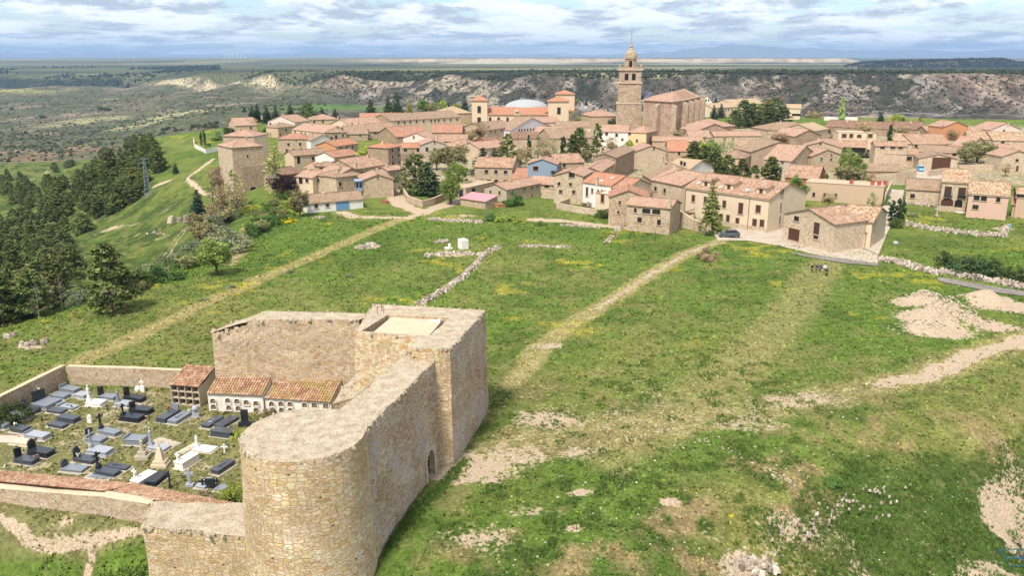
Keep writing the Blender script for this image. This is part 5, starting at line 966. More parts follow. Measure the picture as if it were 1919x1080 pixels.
house('yellow half of the long three storey house with shaded stone end', 'r3', 'hip', (311, 750), (446, 756), 698, 7.4, 'yellow', 'roof_pinkish', f_((320, 760, 20, 18), (375, 815, 14, 20)), name=RH, maxd=7, wm_side=HD)
# --- right of the church
house('chapel annex with hipped roof at the church flank', 'r3', 'hip', (945, 714), (1108, 702), 640, 6.0, 'church_wall', 'roof_pinkish', maxd=9)
house('low tiled aisle under the church buttresses', 'r3', 'gx', (700, 722), (820, 742), 655, 5.5, 'church_wall', 'roof_pinkish', maxd=9)
house('mottled gable roof house in front of the chapel annex', 'r3', 'gx', (770, 790), (930, 790), 735, 4.0, HP, 'roof_pinkish', f_((800, 800)), chim=[(880, 738)], maxd=7)
house('narrow roof house between the two bare trees', 'r3', 'gx', (955, 780), (1310, 778), 745, 3.8, HP, 'roof_pinkish', maxd=7, chim=[(1082, 735)])
house('long low roof band behind the red skylight roof', 'r3', 'gx', (490, 815), (860, 822), 785, 4.0, HS, 'roof_pinkish', maxd=7)
house('small tan house among the pines', 'r3', 'hip', (990, 938), (1176, 948), 884, 4.6, 'beige', 'roof_tan', f_((1100, 960)), maxd=7, name=RH)
house('low barn with pinkish roof next to the bare shrub', 'r3', 'gx', (1150, 858), (1280, 862), 808, 3.6, HP, 'roof_mixed', maxd=7)
house('grey fronted barn with sweeping pinkish roof', 'r3', 'gx', (1328, 952), (1532, 968), 848, 4.8, 'grey', 'roof_pinkish', f_((1465, 977, 18, 16)), maxd=12, wm_side=HS)
house('stone barn with tan gable behind the grey fronted barn', 'r3', 'gy', (1232, 898), (1640, 885), 12, 5.8, HS, 'roof_tan', pitch=.30)
house('stone gabled house with green shutter', 'r4', 'gy', (325, 531), (552, 522), 9, 5.2, HS, 'roof_pinkish', f_((398, 553, 22, 22, 'G'), (470, 556, 20, 12), (473, 522, 14, 14)))
house('wide stone gable with a single small hole behind the green shutter house', 'r4', 'gy', (252, 458), (552, 470), 12, 5.6, HS, 'roof_pinkish', f_((391, 438, 14, 12)), pitch=.3)
house('stone gabled house right of the round bare shrub', 'r4', 'gy', (200, 382), (395, 372), 14, 4.8, HD, 'roof_pinkish')
house('big tan hip roofed house below the dark cedars', 'r4', 'hip', (0, 334), (365, 328), 276, 4.6, HP, 'roof_tan', chim=[(92, 262)], maxd=13)
house('tan gabled roof at the end of the long brown roof', 'r4', 'gx', (345, 342), (452, 325), 283, 4.8, HP, 'roof_cream', maxd=10)
house('very long brown tiled roof at the back of the village', 'r4', 'gx', (430, 306), (905, 328), 268, 3.8, HD, 'roof_brown', maxd=12)
house('brown roof continuing behind the round green tree', 'r4', 'gx', (900, 326), (1185, 330), 272, 3.8, HD, 'roof_brown', maxd=12)
cm = house('white flat roofed house with red shutters and an arched window', 'r4', 'flat', (527, 352), (742, 354), 8, 7.0, 'cream', 'roof_cream', f_((568, 377, 32, 24, 'b'), (621, 377, 26, 24, 'b'), (681, 379, 30, 20, 'bA')), name=RH)
house('right wing of the white flat roofed house with one red shutter', 'r4', 'flat', (745, 360), (812, 360), 6, 6.6, 'cream', 'roof_cream', f_((764, 377, 30, 22, 'b'), (780, 440, 16, 20, 'd')), name=RH)
house('red tiled house with open dark porch behind the ivy', 'r4', 'gx', (450, 456), (737, 466), 414, 4.0, HP, 'roof_mixed', f_((640, 485, 150, 30, 'v')), maxd=7)
tt_ = house('two tier stone house with a row of small upper windows', 'r4', 'gx', (803, 453), (1042, 458), 420, 7.4, HP, 'roof_mixed', f_((856, 467, 30, 14), (934, 467, 30, 14), (991, 468, 30, 14)), maxd=4)
house('lower storey of the two tier house with four dark windows', 'r4', 'shed', (800, 512), (1127, 520), 474, 4.6, HP, 'roof_mixed', f_((847, 543, 30, 24), (930, 544, 30, 22), (985, 551, 26, 36), (1056, 548, 32, 24)), maxd=3)
house('long mottled roof house with hipped end right of the cypress', 'r4', 'gx', (1088, 440), (1370, 440), 366, 4.4, HP, 'roof_mixed', f_((1105, 455), (1330, 450)), chim=[(1125, 345)], maxd=10)
house('left half of the long mottled roof beside the cypress', 'r4', 'gx', (940, 432), (1086, 438), 362, 4.4, HP, 'roof_speckled', maxd=10)
house('stone barn with big brown doors', 'r4', 'gy', (1130, 546), (1420, 554), 11, 4.3, HP, 'roof_tan', f_((1294, 592, 112, 84, 'g')), name='barn', cat='barn', pitch=.26)
house('low roofs around a yard behind the brown doored barn', 'r4', 'gx', (1130, 496), (1440, 508), 452, 3.4, HP, 'roof_tan', f_((1395, 515, 26, 20, 'v')), maxd=7)
house('stone outbuilding with long mossy roof beside the blue van', 'r4', 'shed', (735, 642), (1002, 645), 586, 2.8, HS, 'roof_tan', name='outbuilding', cat='shed', maxd=7)
house('tan gable roof left of the twisted bare tree', 'r4', 'gx', (1372, 452), (1502, 462), 384, 4.4, HP, 'roof_pinkish', maxd=9)
house('dark windowed low house left of the orange house', 'r4', 'gx', (1190, 342), (1306, 342), 306, 3.8, HD, 'roof_pinkish', f_((1225, 352, 20, 12), (1280, 352, 20, 12)), maxd=8)
house('bright orange house with big chimney at the right', 'r4', 'gy', (1312, 312), (1500, 308), 10, 6.4, 'orange', 'roof_pinkish', chim=[(1317, 262)], name=RH)
house('pinkish white gabled house at the far right edge', 'r4', 'gy', (1658, 334), (1893, 328), 11, 5.0, 'palepink', 'roof_pinkish', f_((1765, 340)), chim=[(1800, 278)], name=RH)
house('long speckled roof house near the right edge', 'r4', 'gx', (1500, 402), (1700, 408), 345, 4.2, HP, 'roof_speckled', f_((1757, 420)), maxd=11)
house('pale speckled roof house at the right edge with white awning', 'r4', 'gx', (1690, 412), (1940, 416), 350, 4.2, HP, 'roof_speckled', f_((1757, 424, 22, 16)), maxd=11)
house('small pinkish roof behind the speckled roofs', 'r4', 'hip', (1500, 345), (1640, 342), 308, 4.2, HP, 'roof_pinkish', maxd=8)
house('low tan roof under the white awning', 'r4', 'gx', (1765, 500), (1930, 500), 440, 3.4, HP, 'roof_pinkish', maxd=7)
house('stone gabled house with barred window at the right edge', 'r4', 'gy', (1755, 532), (1990, 530), 9, 5.2, HP, 'roof_pinkish', f_((1864, 562, 22, 16), (1862, 640, 16, 60, 'd')))
house('low tan stone cottage adjoining the balcony house', 'r4', 'gx', (1037, 777), (1300, 792), 703, 4.0, HP, 'roof_tan', f_((1080, 829, 28, 26)), maxd=8)
tb_ = house('tall stone house with two balconies and arched doors', 'r4', 'gx', (1306, 718), (1506, 730), 625, 7.6, HP, 'roof_speckled', f_((1346, 796, 42, 62, 'b'), (1450, 804, 44, 62, 'b'), (1340, 874, 74, 46, 'gA'), (1426, 884, 46, 46, 'vA')), wm_side='palepink', maxd=7)
pk = house('pink house with four white framed windows', 'r4', 'gx', (1505, 810), (1805, 830), 722, 6.0, 'pink', 'roof_speckled', f_((1562, 839, 34, 36), (1616, 843, 34, 38), (1724, 852, 24, 36), (1552, 912, 34, 26)), name=RH, maxd=8)
house('brown house with dark garage at the right edge', 'r4', 'shed', (1832, 893), (1990, 905), 840, 3.2, 'tan', 'roof_pinkish', f_((1897, 952, 50, 70, 'g')), maxd=7, name=RH)
house('dark upper house behind the garage at the right edge', 'r4', 'gx', (1868, 812), (2010, 820), 770, 6.0, 'tan', 'roof_speckled', f_((1890, 825, 44, 24)), maxd=7, name=RH)
house('cream villa standing alone in front of the brown canyon', 'r3', 'gx', (1492, 570), (1602, 572), 541, 7.5, 'cream', 'roof_cream', f_((1510, 585), (1570, 620, 60, 14, 'v')), name='villa', maxd=6)
house('long cream convent building with pale roof', 'r3', 'gx', (940, 570), (1140, 560), 532, 6.5, 'cream', 'roof_cream', f_((1040, 580), (1060, 580), (1085, 578)), name='convent', cat='building', maxd=10)
house('upper cream convent wing behind the dark cedars', 'r3', 'gx', (1090, 545), (1330, 535), 503, 7.5, 'cream', 'roof_cream', name='convent', cat='building', maxd=10)
bg_ = house('white bell gable of the convent with little arches', 'r3', 'gy', (862, 525), (938, 525), 2, 9.0, 'white', 'roof_cream', f_((893, 512, 8, 14, 'v'), (912, 512, 8, 14, 'v'), (902, 545, 8, 16, 'v')), name='bell_gable', cat='belfry', pitch=1.1, ov=.1)
# --- the two houses nearest the meadow
ca_ = house('large cream apartment house with three dormers and brown shutters', 'r6', 'gx', (341, 285), (966, 372), 214, 7.7, 'cream', 'roof_mixed',
    f_((398, 367, 28, 46, 'b'), (489, 380, 28, 46, 'b'), (630, 410, 30, 48, 'b'), (753, 443, 38, 76, 'b'), (884, 446, 40, 50, 'b'), (606, 508, 28, 46, 'b'), (657, 518, 28, 48, 'b'), (727, 554, 30, 72, 'd'), (857, 548, 36, 48, 'b'), (912, 554, 36, 48, 'b')) +
    r_((1055, 322, 14, 46, 'b'), (1069, 320, 14, 46, 'b'), (1052, 427, 16, 46, 'b'), (1045, 530, 16, 50, 'b')), chim=[(540, 150), (850, 182), (912, 208)], name='apartment_house', maxd=8)
sh_ = house('stone house with gable and brown garage door by the paved street', 'r6', 'gy', (1083, 480), (1460, 562), 9, 5.9, HP, 'roof_mixed', f_((1172, 519, 46, 32), (1322, 593, 52, 78, 'b'), (1152, 638, 102, 78, 'g'), (1316, 659, 42, 22)), pitch=.30)
house('stone wing with terrace and long speckled roof', 'r6', 'gx', (1500, 520), (1740, 546), 424, 5.6, 'cream', 'roof_speckled', f_((1488, 570, 18, 56, 'b'), (1660, 580, 46, 60, 'b')) + r_((1757, 560, 14, 50, 'b'), (1752, 624, 14, 36, 'b')), wm_side=HP, maxd=7, name='house_wing')
house('stone terrace block with tile coping before the speckled wing', 'r6', 'flat', (1455, 600), (1690, 630), 3.5, 3.3, HP, 'roof_pinkish', r_((1712, 640, 12, 40, 'd')), name='terrace', cat='terrace')
house('long flat topped tan building with three small windows', 'r4', 'flat', (283, 724), (868, 762), 7, 5.0, 'tan', 'stone_trim', f_((340, 818, 18, 28), (422, 822, 18, 28), (505, 826, 18, 26)), chim=[], name='walled_building', cat='building')
ivy_h = house('red walled house with brown roof and ivy covered end', 'r6', 'gx', (1085, 207), (1330, 222), 117, 3.6, 'redwall', 'roof_mixed', maxd=8, chim=[(1077, 152)], name=RH)
# dormers and skylights of the apartment house
def dormer(hs, px, py, wpx=64):
    q = ray(*P('r6', (px, py))); n_ = -hs['nb']; back = 1.6; pl_ = hs['a'] + hs['nb'] * back; p = o_cam + q * ((pl_ - o_cam).dot(n_) / q.dot(n_)); zb = hs['zE'] + back * PITCH_R; w, h = 2.3, 1.25; ax, nb = hs['ax'], hs['nb']; p.z = zb
    mb = MB(); c0, c1 = p - ax * w / 2, p + ax * w / 2; L = 3.4; mb.prism([c0, c1, c1 + nb * L, c0 + nb * L], zb - .1, [zb + h, zb + h, zb + h + .35, zb + h + .35], 0, False); d_ = mb.build('dormer', M['cream'], hs['root']); d_.location = -hs['loc']
    rb = MB(); z_ = Vector((0, 0, h + .14)); slab(rb, [c0 - ax * .3 - nb * .3 + z_, c1 + ax * .3 - nb * .3 + z_, c1 + ax * .3 + nb * L + z_ + Vector((0, 0, .5)), c0 - ax * .3 + nb * L + z_ + Vector((0, 0, .5))], .12, (3, 5)); rb.build('dormer_roof', [M['roof_mixed'], M['eave_edge']], d_)
    mb = MB(); mb.face([p + ax * s + Vector((0, 0, z)) - nb * .03 for s, z in ((-.42, .12), (.42, .12), (.42, 1.1), (-.42, 1.1))]); mb.build('dormer_window', M['shutter'], d_)
for q in ((492, 258), (663, 288), (905, 315)): dormer(ca_, *q)
def skylight(hs, r, px, py, w=.8):
    a, ax, nb = hs['a'], hs['ax'], hs['nb']; up_ = (nb + Vector((0, 0, PITCH_R))).normalized(); n_ = ax.cross(up_).normalized(); n_ = n_ if n_.z > 0 else -n_; pl_ = hs['a'] + Vector((0, 0, .16)); q = ray(*P(r, (px, py))); p = o_cam + q * ((pl_ - o_cam).dot(n_) / q.dot(n_)); mb = MB()
    for k, (e, l) in enumerate(((.5, .04), (.38, .055))): mb.face([p + ax * s * w * e * 2 + up_ * t * w * e * 2.6 + n_ * l for s, t in ((-.5, -.5), (.5, -.5), (.5, .5), (-.5, .5))], None, k)
    mb.build('skylight', [M['white_paint'], M['lead']], hs['roof'])
for hs, r, px, py in ((ca_, 'r6', 437, 250), (ca_, 'r6', 605, 280), (ca_, 'r6', 805, 305), (wr, 'r5', 1070, 372), (wr, 'r5', 990, 395)): skylight(hs, r, px, py)
def cornice(hs, mat='stone_trim'):
    mb = MB(); c = (hs['a'] + hs['c']) / 2 - hs['nb'] * .12; mb.box(V3(c, hs['zE'] - .32), hs['w'] + .1, .3, .2, hs['ax']); mb.build('cornice', M[mat], hs['root']).location = -hs['loc']
for hs in (ca_, tb_, pk): cornice(hs)
mb = MB()
for s in (-.6, 8.6, 17.6): p = ca_['a'] + ca_['ax'] * (max(.1, min(s, ca_['w'] - .1))) - ca_['nb'] * .1; mb.bar(V3(p, .1), V3(p, ca_['zE'] - .2), .06)
mb.build('downpipe', M['brown_wood'], ca_['root']).location = -ca_['loc']
mb = MB(); c = (ca_['a'] + ca_['c']) / 2; mb.box(V3(c - ca_['nb'] * .03, 0), ca_['w'] + .08, .1, 1.1, ca_['ax']); mb.build('plinth', M['house_stone_pale'], ca_['root']).location = -ca_['loc']
for px in (1346, 1450):   # iron balconies
    q = ray(*P('r4', (px, 828))); n_ = -tb_['nb']; p = o_cam + q * ((tb_['a'] - o_cam).dot(n_) / q.dot(n_)); mb = MB(); ax = tb_['ax']; mb.box(p + n_ * .4, 1.9, .8, .12, ax)
    for k in range(9): mb.bar(p + n_ * .78 + ax * (-.9 + .225 * k), p + n_ * .78 + ax * (-.9 + .225 * k) + Vector((0, 0, 1)), .025)
    mb.box(p + n_ * .78 + Vector((0, 0, 1)), 1.9, .07, .07, ax); mb.build('balcony', M['iron'], tb_['root']).location = -tb_['loc']
# gate tower's lower wall with the arched passage
mb = MB(); a, ax, nb, lo = gt['a'], gt['ax'], gt['nb'], gt['loc']; q0 = o_cam + ray(*P('r1', (286, 850))) * 1; n_ = -nb
def on_front(hs, r, px, py, off=0.0):
    n_ = -hs['nb']; q = ray(*P(r, (px, py))); return o_cam + q * (((hs['a'] + n_ * off) - o_cam).dot(n_) / q.dot(n_))
pA, pB, pC = on_front(gt, 'r1', 286, 612, .5), on_front(gt, 'r1', 462, 620, .5), on_front(gt, 'r1', 380, 842, .9); zt = pA.z
for p0, p1, o0 in ((pA, pB, 0),): sheet(mb, V3(p0, -6) + n_ * .6, V3(p1, -6) + n_ * .6, V3(p1, zt), V3(p0, zt), .8, .06); sheet(mb, V3(p0, -6) + nb * 3, V3(p0, -6) + n_ * .6, V3(p0, zt), V3(p0, zt) + nb * 3, .8, .06); sheet(mb, V3(p1, -6) + n_ * .6, V3(p1, -6) + nb * 3, V3(p1, zt) + nb * 3, V3(p1, zt), .8, .06); mb.face([V3(p0, zt), V3(p1, zt), V3(p1, zt) + nb * 1, V3(p0, zt) + nb * 1])
mb.build('buttress_wall', M['house_stone_dark'], gt['root']).location = -lo
opening(gt['root'], on_front(gt, 'r1', 380, 798, 1.15), ax, n_, 2.1, 3.3, 'v', lo, True)
# glazed blue bay
mb = MB(); p = on_front(hb, 'r1', 1165, 715, -.8) ; p = V3(p, 0); ax, nb = hb['ax'], hb['nb']; mb.box(V3(p, 2.6), 1.9, 2.2, 2.6, ax, 0); [mb.box(V3(p - nb * 1.12 + ax * s, 3.5), .7, .04, 1.4, ax, 1) for s in (-.45, .45)]; [mb.box(V3(p - ax * .97 + nb * s, 3.5), .04, .7, 1.4, ax, 1) for s in (-.5, .5)]
slab(mb, [V3(p, 5.25) - ax * 1.1 - nb * 1.25, V3(p, 5.25) + ax * 1.1 - nb * 1.25, V3(p, 5.6) + ax * 1.1 + nb * 1.2, V3(p, 5.6) - ax * 1.1 + nb * 1.2], .1, (0, 0)); mb.bar(V3(p - nb * .9 - ax * .8, 0), V3(p - nb * .9 - ax * .8, 2.6), .08); mb.build('glazed_bay', [M['blue'], M['dark_glass']], hb['root']).location = -hb['loc']
# wooden terrace by the band-window house
mb = MB(); q0, q1 = at(*P('r5', (1592, 672)), 2.0), at(*P('r5', (1688, 622)), 2.6); lo = V3((q0 + q1) / 2, 0); tr = tag(empty('wooden_terrace', lo), 'raised wooden terrace with railing between the stone house and the garden wall', 'terrace')
d = (q1 - q0); d.z = 0; L = d.length; d.normalize(); n2 = Vector((-d.y, d.x, 0)); c = V3((q0 + q1) / 2, 2.0); mb.box(c + n2 * 1.2, L, 2.6, .15, d); [mb.bar(V3(c + d * s - n2 * .0, 0), V3(c + d * s, 2.0), .09) for s in (-L / 2 + .1, L / 2 - .1)]; mb.build('deck', M['brown_wood'], tr).location = -lo
mb = MB(); [mb.bar(c + d * (L * (k / 10 - .5)) + Vector((0, 0, .1)), c + d * (L * (k / 10 - .5)) + Vector((0, 0, 1.1)), .035) for k in range(11)]; mb.box(c + Vector((0, 0, 1.1)), L, .1, .1, d); mb.build('railing', M['rust'], tr).location = -lo
# ------------------------------------------------------------ church with its bell tower
def pbox(mb, c, ax, w, d, z0, z1, mi=0): mb.box(V3(c, z0), w, d, z1 - z0, ax, mi)
TD = 430.0                                            # distance of the tower's front
def zat(py, yw): # height seen at row py at distance yw
    d = ray(CX, py); return HC + d.z / d.y * yw
fx = lambda px, yw: (px - CX) / F_PX * (yw * cp + 6) / 1.0
def p2(px, py, yw): d = ray(px, py); t = yw / d.y; return Vector((d.x * t, yw, HC + d.z * t))
c0 = p2(1181, 250, TD); chx = Vector((math.cos(R(-8)), math.sin(R(-8)), 0)); chn = Vector((-chx.y, chx.x, 0))
church = tag(empty('church', V3(c0, 0)), 'large brown stone church with square bell tower and buttressed nave', 'church'); LCH = V3(c0, 0)
z_ = lambda py: zat(py, TD)
mpp = TD * 1.0 / F_PX * 1.02
W1 = 52 * mpp; tc0 = V3(p2(1177, 250, TD), 0) + chn * W1 / 2
mb = MB()
def sq(c, w, z0, z1, mi=0): mb.box(V3(c, z0), w, w, z1 - z0, chx, mi)
zs = dict(base=0, a=z_(194), b=z_(155), c=z_(130), d=z_(110), e=z_(106), f=z_(90), g=z_(66))
w1, w2, w3 = 45 * mpp, 41 * mpp, 40 * mpp
sq(tc0, w1, -1, zs['a']); sq(tc0, w2, zs['a'], zs['b']); sq(tc0, w3, zs['b'], zs['c']); mb.build('bell_tower', M['church_stone'], church).location = -LCH
tower_o = church.children[0]; mb = MB()
for z, w in ((zs['a'] - .3, w1 + .5), (zs['b'] - .35, w2 + 1.0), (zs['c'] - .4, w3 + 1.4)): sq(tc0, w, z, z + .55)
mb.build('cornice', M['stone_trim'], church).location = -LCH
mb = MB()
for sg in (-1, 1):
    for sk in (-1, 1):
        p = tc0 + chx * sg * (w3 / 2 - .3) + chn * sk * (w3 / 2 - .3); mb.box(V3(p, zs['c'] + .15), .8, .8, 1.2, chx); mb.lathe(V3(p, zs['c'] + 1.35), [(.45, 0), (.55, .4), (.2, .8), (0, 1.5)], 8)
    for k in range(7):
        for dd, xx_ in ((chn, chx), (chx, chn)): p = tc0 + dd * sg * (w3 / 2) + xx_ * (w3 * (k / 6 - .5) * .8); mb.box(V3(p, zs['c'] + .15), .25, .25, .9, chx)
    for dd, xx_ in ((chn, chx), (chx, chn)): mb.box(V3(tc0 + dd * sg * w3 / 2, zs['c'] + 1.0), w3 * .9, .3, .2, xx_)
mb.build('balustrade', M['church_stone'], church).location = -LCH
mb = MB(); rL = 11.2 * mpp; mb.lathe(V3(tc0, zs['c']), [(rL, 0), (rL, zs['d'] - zs['c']), (rL + .5, zs['d'] - zs['c']), (rL + .55, zs['e'] - zs['c']), (rL, zs['e'] - zs['c'] + .1)], 8, 0, R(22.5) + R(-8), R(382.5) + R(-8)); mb.build('lantern', M['church_stone'], church).location = -LCH
mb = MB(); hD = zs['f'] - zs['e'] - .4; mb.lathe(V3(tc0, zs['e'] + .1), [(rL * math.cos(t), hD * math.sin(t)) for t in [R(90 * k / 8) for k in range(9)]], 20); mb.lathe(V3(tc0, zs['f'] - .5), [(1.4, 0), (1.2, .4), (.6, .8), (1.0, 1.5), (.5, 2.2), (.35, 4.2), (.15, 6.0), (0, 6.6)], 10); mb.build('dome', M['church_stone'], church, True).location = -LCH
mb = MB(); t0 = V3(tc0, zs['f'] + 5.8); mb.bar(t0, t0 + Vector((0, 0, zs['g'] - t0.z + 1)), .09); mb.box(t0 + Vector((0, 0, 2.6)), 1.4, .16, .2, chx); mb.lathe(t0 + Vector((0, 0, 1.0)), [(0, 0), (.35, .35), (0, .7)], 8); mb.build('weather_cross', M['iron'], church).location = -LCH
zb0, zb1 = z_(150), z_(137)
for n_, d_ in ((-chn, chx), (chx, chn)):
    for s in (-.16, .16): o = opening(church, tc0 + n_ * (w3 / 2) + d_ * (s * w3) + Vector((0, 0, (zb0 + zb1) / 2)), d_, n_, 2.0, zb1 - zb0, 'v', LCH, True)
for k in range(4): a = R(-98 + 90 * k + (0 if k % 2 == 0 else 0)); n_ = Vector((math.cos(a), math.sin(a), 0)); opening(church, V3(tc0, 0) + n_ * (rL * math.cos(R(22.5)) + .02) + Vector((0, 0, (z_(126) + z_(112)) / 2)), Vector((-n_.y, n_.x, 0)), n_, 1.7, z_(113) - z_(125), 'v', LCH, True)
# nave: polygonal apse towards us, long side running back to the right
zE_ = zat(190, 405); A0 = p2(1206, 190, 418); A1 = p2(1261, 190, 402); A2 = p2(1277, 190, 412); A3 = p2(1312, 187, 452); B3 = A3 + (A0 - A1) * 1.0; ring2 = [V3(p, 0) for p in (A0, A1, A2, A3)] + [V3(A3, 0) + Vector((-16, 6, 0)), V3(A0, 0) + Vector((6, 30, 0))]
mb = MB(); u = 0
for p, s in zip(ring2, ring2[1:] + ring2[:1]):
    L = (s - p).length; mb.face([V3(p, -1), V3(s, -1), V3(s, zE_), V3(p, zE_)], [(u, 0), (u + L, 0), (u + L, zE_ + 1), (u, zE_ + 1)]); u += L
mb.build('nave_wall', M['church_wall'], church).location = -LCH
apx = p2(1262, 170, 424); rg1 = p2(1282, 172, 462); apx.z = zat(171, 424); rg1.z = apx.z; mb = MB(); o2 = 1.012; cen = sum(ring2, Vector()) / 6; ex = [V3(cen + (p - cen) * 1.03, zE_) for p in ring2]
def fan(*q): slab(mb, q, .25, (random.uniform(0, 90), 0))
fan(ex[0], ex[1], apx); fan(ex[1], ex[2], apx); fan(ex[2], ex[3], rg1, apx); fan(ex[3], ex[4], rg1); fan(ex[4], ex[5], apx, rg1); fan(ex[5], ex[0], apx); mb.build('nave_roof', [M['roof_pinkish'], M['eave_edge']], church).location = -LCH
def buttress(p, d, n, w=2.0, dep=2.4, zt=zE_ - 1.0):
    mb = MB(); mb.prism([p - d * w / 2 + n * dep, p + d * w / 2 + n * dep, p + d * w / 2 - n * .2, p - d * w / 2 - n * .2], -1, [zt - 1.2, zt - 1.2, zt, zt]); mb.build('buttress', M['church_stone'], church).location = -LCH
for i, tt2 in ((0, .55), (1, 0.0)):
    p, s = ring2[i], ring2[i + 1]; d = (s - p).normalized(); n = Vector((d.y, -d.x, 0)); buttress(p.lerp(s, tt2), d, n)
d = (ring2[3] - ring2[2]).normalized(); n = Vector((d.y, -d.x, 0))
for k in range(4): buttress(ring2[2].lerp(ring2[3], .05 + .3 * k), d, n, 1.8, 3.2, zE_ - .3)
p, s = ring2[0], ring2[1]; d = (s - p).normalized(); opening(church, p.lerp(s, .42) + Vector((0, 0, zE_ - 5)), d, Vector((d.y, -d.x, 0)), .9, 2.6, 'v', LCH, True)
mb = MB(); q = p2(1205, 188, 433); sl2 = [p2(1198, 186, 436), p2(1215, 187, 422), p2(1222, 172, 450), p2(1200, 172, 452)]; slab(mb, sl2, .2, (0, 0)); mb.build('slate_roof', [M['slate'], M['slate']], church).location = -LCH
# ------------------------------------------------------------ palace with towers and glazed courtyard roof
PD = 455.0; pz = lambda py, yw=PD: zat(py, yw)
pal = tag(empty('palace', V3(p2(990, 230, PD + 12), 0)), 'cream palace with corner towers, red roof and white domed courtyard roof', 'palace'); LP = V3(p2(990, 230, PD + 12), 0)
L0, L1 = p2(884, 214, PD), p2(1110, 214, PD); pax = V3(L1 - L0, 0).normalized(); pnb = Vector((-pax.y, pax.x, 0))
def tower_block(x0, x1, pe, pa, yw, nm='tower'):
    a, c = V3(p2(x0, pe, yw), 0), V3(p2(x1, pe, yw), 0); w = (c - a).length; ze = pz(pe, yw); cen = (a + c) / 2 + pnb * w / 2; mb = MB(); mb.box(V3(cen, -1), w, w, ze + 1, pax); o = mb.build(nm, M['palace_wall'], pal); o.location = -LP
    rb = MB(); e = w / 2 + .5; cs = [V3(cen + pax * sx_ * e + pnb * sy_ * e, ze) for sx_, sy_ in ((-1, -1), (1, -1), (1, 1), (-1, 1))]; ap = V3(cen, pz(pa, yw + w / 2))
    for i in range(4): slab(rb, [cs[i], cs[(i + 1) % 4], ap], .3, (i * 20, 0))
    rb.build('tower_roof', [M['roof_orange'], M['eave_edge']], o); return a, c, w, ze, o
ta = tower_block(884, 913, 188, 178.5, PD); tb = tower_block(1028, 1066, 189.5, 180, PD - 2); tcx = tower_block(1042, 1077, 176, 168, PD + 22)
for t, pxs, pys in ((ta, (898,), (205, 226)), (tb, (1047,), (207,))):
    for px in pxs:
        for py in pys: opening(pal, p2(px, py, PD) - pnb * .0 + Vector((0, (t[0].y - PD), 0)), pax, -pnb, 1.9, 3.6, 'w', LP)
opening(pal, tb[1] + pnb * 4 + Vector((0, 0, pz(206))), pnb, pax, 1.6, 3.6, 'w', LP)
a, c = ta[1], tb[0]; w = (c - a).length; ze = pz(215); mb = MB(); mb.prism([a + pnb * .6, c + pnb * .6, c + pnb * 40, a + pnb * 40], -1, ze); mb.build('wall', M['palace_wall'], pal).location = -LP
rb = MB(); dpt = 13; zr = pz(200, PD + dpt); slab(rb, [V3(a, ze + .15) + pnb * .1, V3(c, ze + .15) + pnb * .1, V3(c, zr) + pnb * dpt, V3(a, zr) + pnb * dpt], .3, (0, 0)); slab(rb, [V3(c, ze) + pnb * 2 * dpt, V3(a, ze) + pnb * 2 * dpt, V3(a, zr) + pnb * dpt, V3(c, zr) + pnb * dpt], .3, (0, 9)); rb.build('roof', [M['roof_orange'], M['eave_edge']], pal).location = -LP
for px in (919, 935, 952, 970, 990, 1008): opening(pal, V3(a.lerp(c, (px - 913) / (1028 - 913)), pz(225)) + pnb * .6, pax, -pnb, 1.7, 3.0, 'w', LP)
mb = MB(); mb.box(V3(a.lerp(c, .49), ze - .2) + pnb * .4, 3.5, .8, 2.0, pax); mb.lathe(V3(a.lerp(c, .49), ze + 1.8) + pnb * .4, [(1.3, 0), (1.1, .6), (0, 1.0)], 8); mb.build('crest', M['stone_trim'], pal).location = -LP
mb = MB(); dc = V3(p2(986, 200, PD + 22), 0); rx = 43 * PD / F_PX; zd0 = pz(203, PD + 22); zd1 = pz(186, PD + 22); nD = 28
for j in range(6):
    for k in range(nD):
        f = lambda k, j: dc + pax * rx * math.cos(2 * math.pi * k / nD) * math.cos(R(15 * j)) + pnb * 12 * math.sin(2 * math.pi * k / nD) * math.cos(R(15 * j)) + Vector((0, 0, zd0 + (zd1 - zd0) * math.sin(R(15 * j))))
        q = [f(k, j), f(k + 1, j), f(k + 1, j + 1), f(k, j + 1)]; mb.face(q if j < 5 else q[:3])
mb.build('courtyard_roof', M['lead'], pal).location = -LP
wa = tb[1]; wb = wa + pax * 8.5 + pnb * 44; d = (wb - wa).normalized(); n = Vector((d.y, -d.x, 0)); zw = pz(212); mb = MB(); u0 = wa - n * 10; u1 = wb - n * 10; mb.prism([wa, wb, u1, u0], -1, zw); mb.build('wing_wall', M['palace_wall'], pal).location = -LP
rb = MB(); slab(rb, [V3(wa, zw), V3(wb, zw), V3(wb, zw + 2.2) - n * 7, V3(wa, zw + 2.2) - n * 7], .3, (2, 2)); slab(rb, [V3(wb, zw) - n * 14, V3(wa, zw) - n * 14, V3(wa, zw + 2.2) - n * 7, V3(wb, zw + 2.2) - n * 7], .3, (5, 2)); rb.build('wing_roof', [M['roof_orange'], M['eave_edge']], pal).location = -LP
for k in range(7): opening(pal, wa.lerp(wb, .1 + .13 * k) + Vector((0, 0, zw - 3)), d, n, 1.3, 2.4, 'w', LP); opening(pal, wa.lerp(wb, .1 + .13 * k) + Vector((0, 0, zw - 7)), d, n, 1.3, 2.2, 'w', LP)
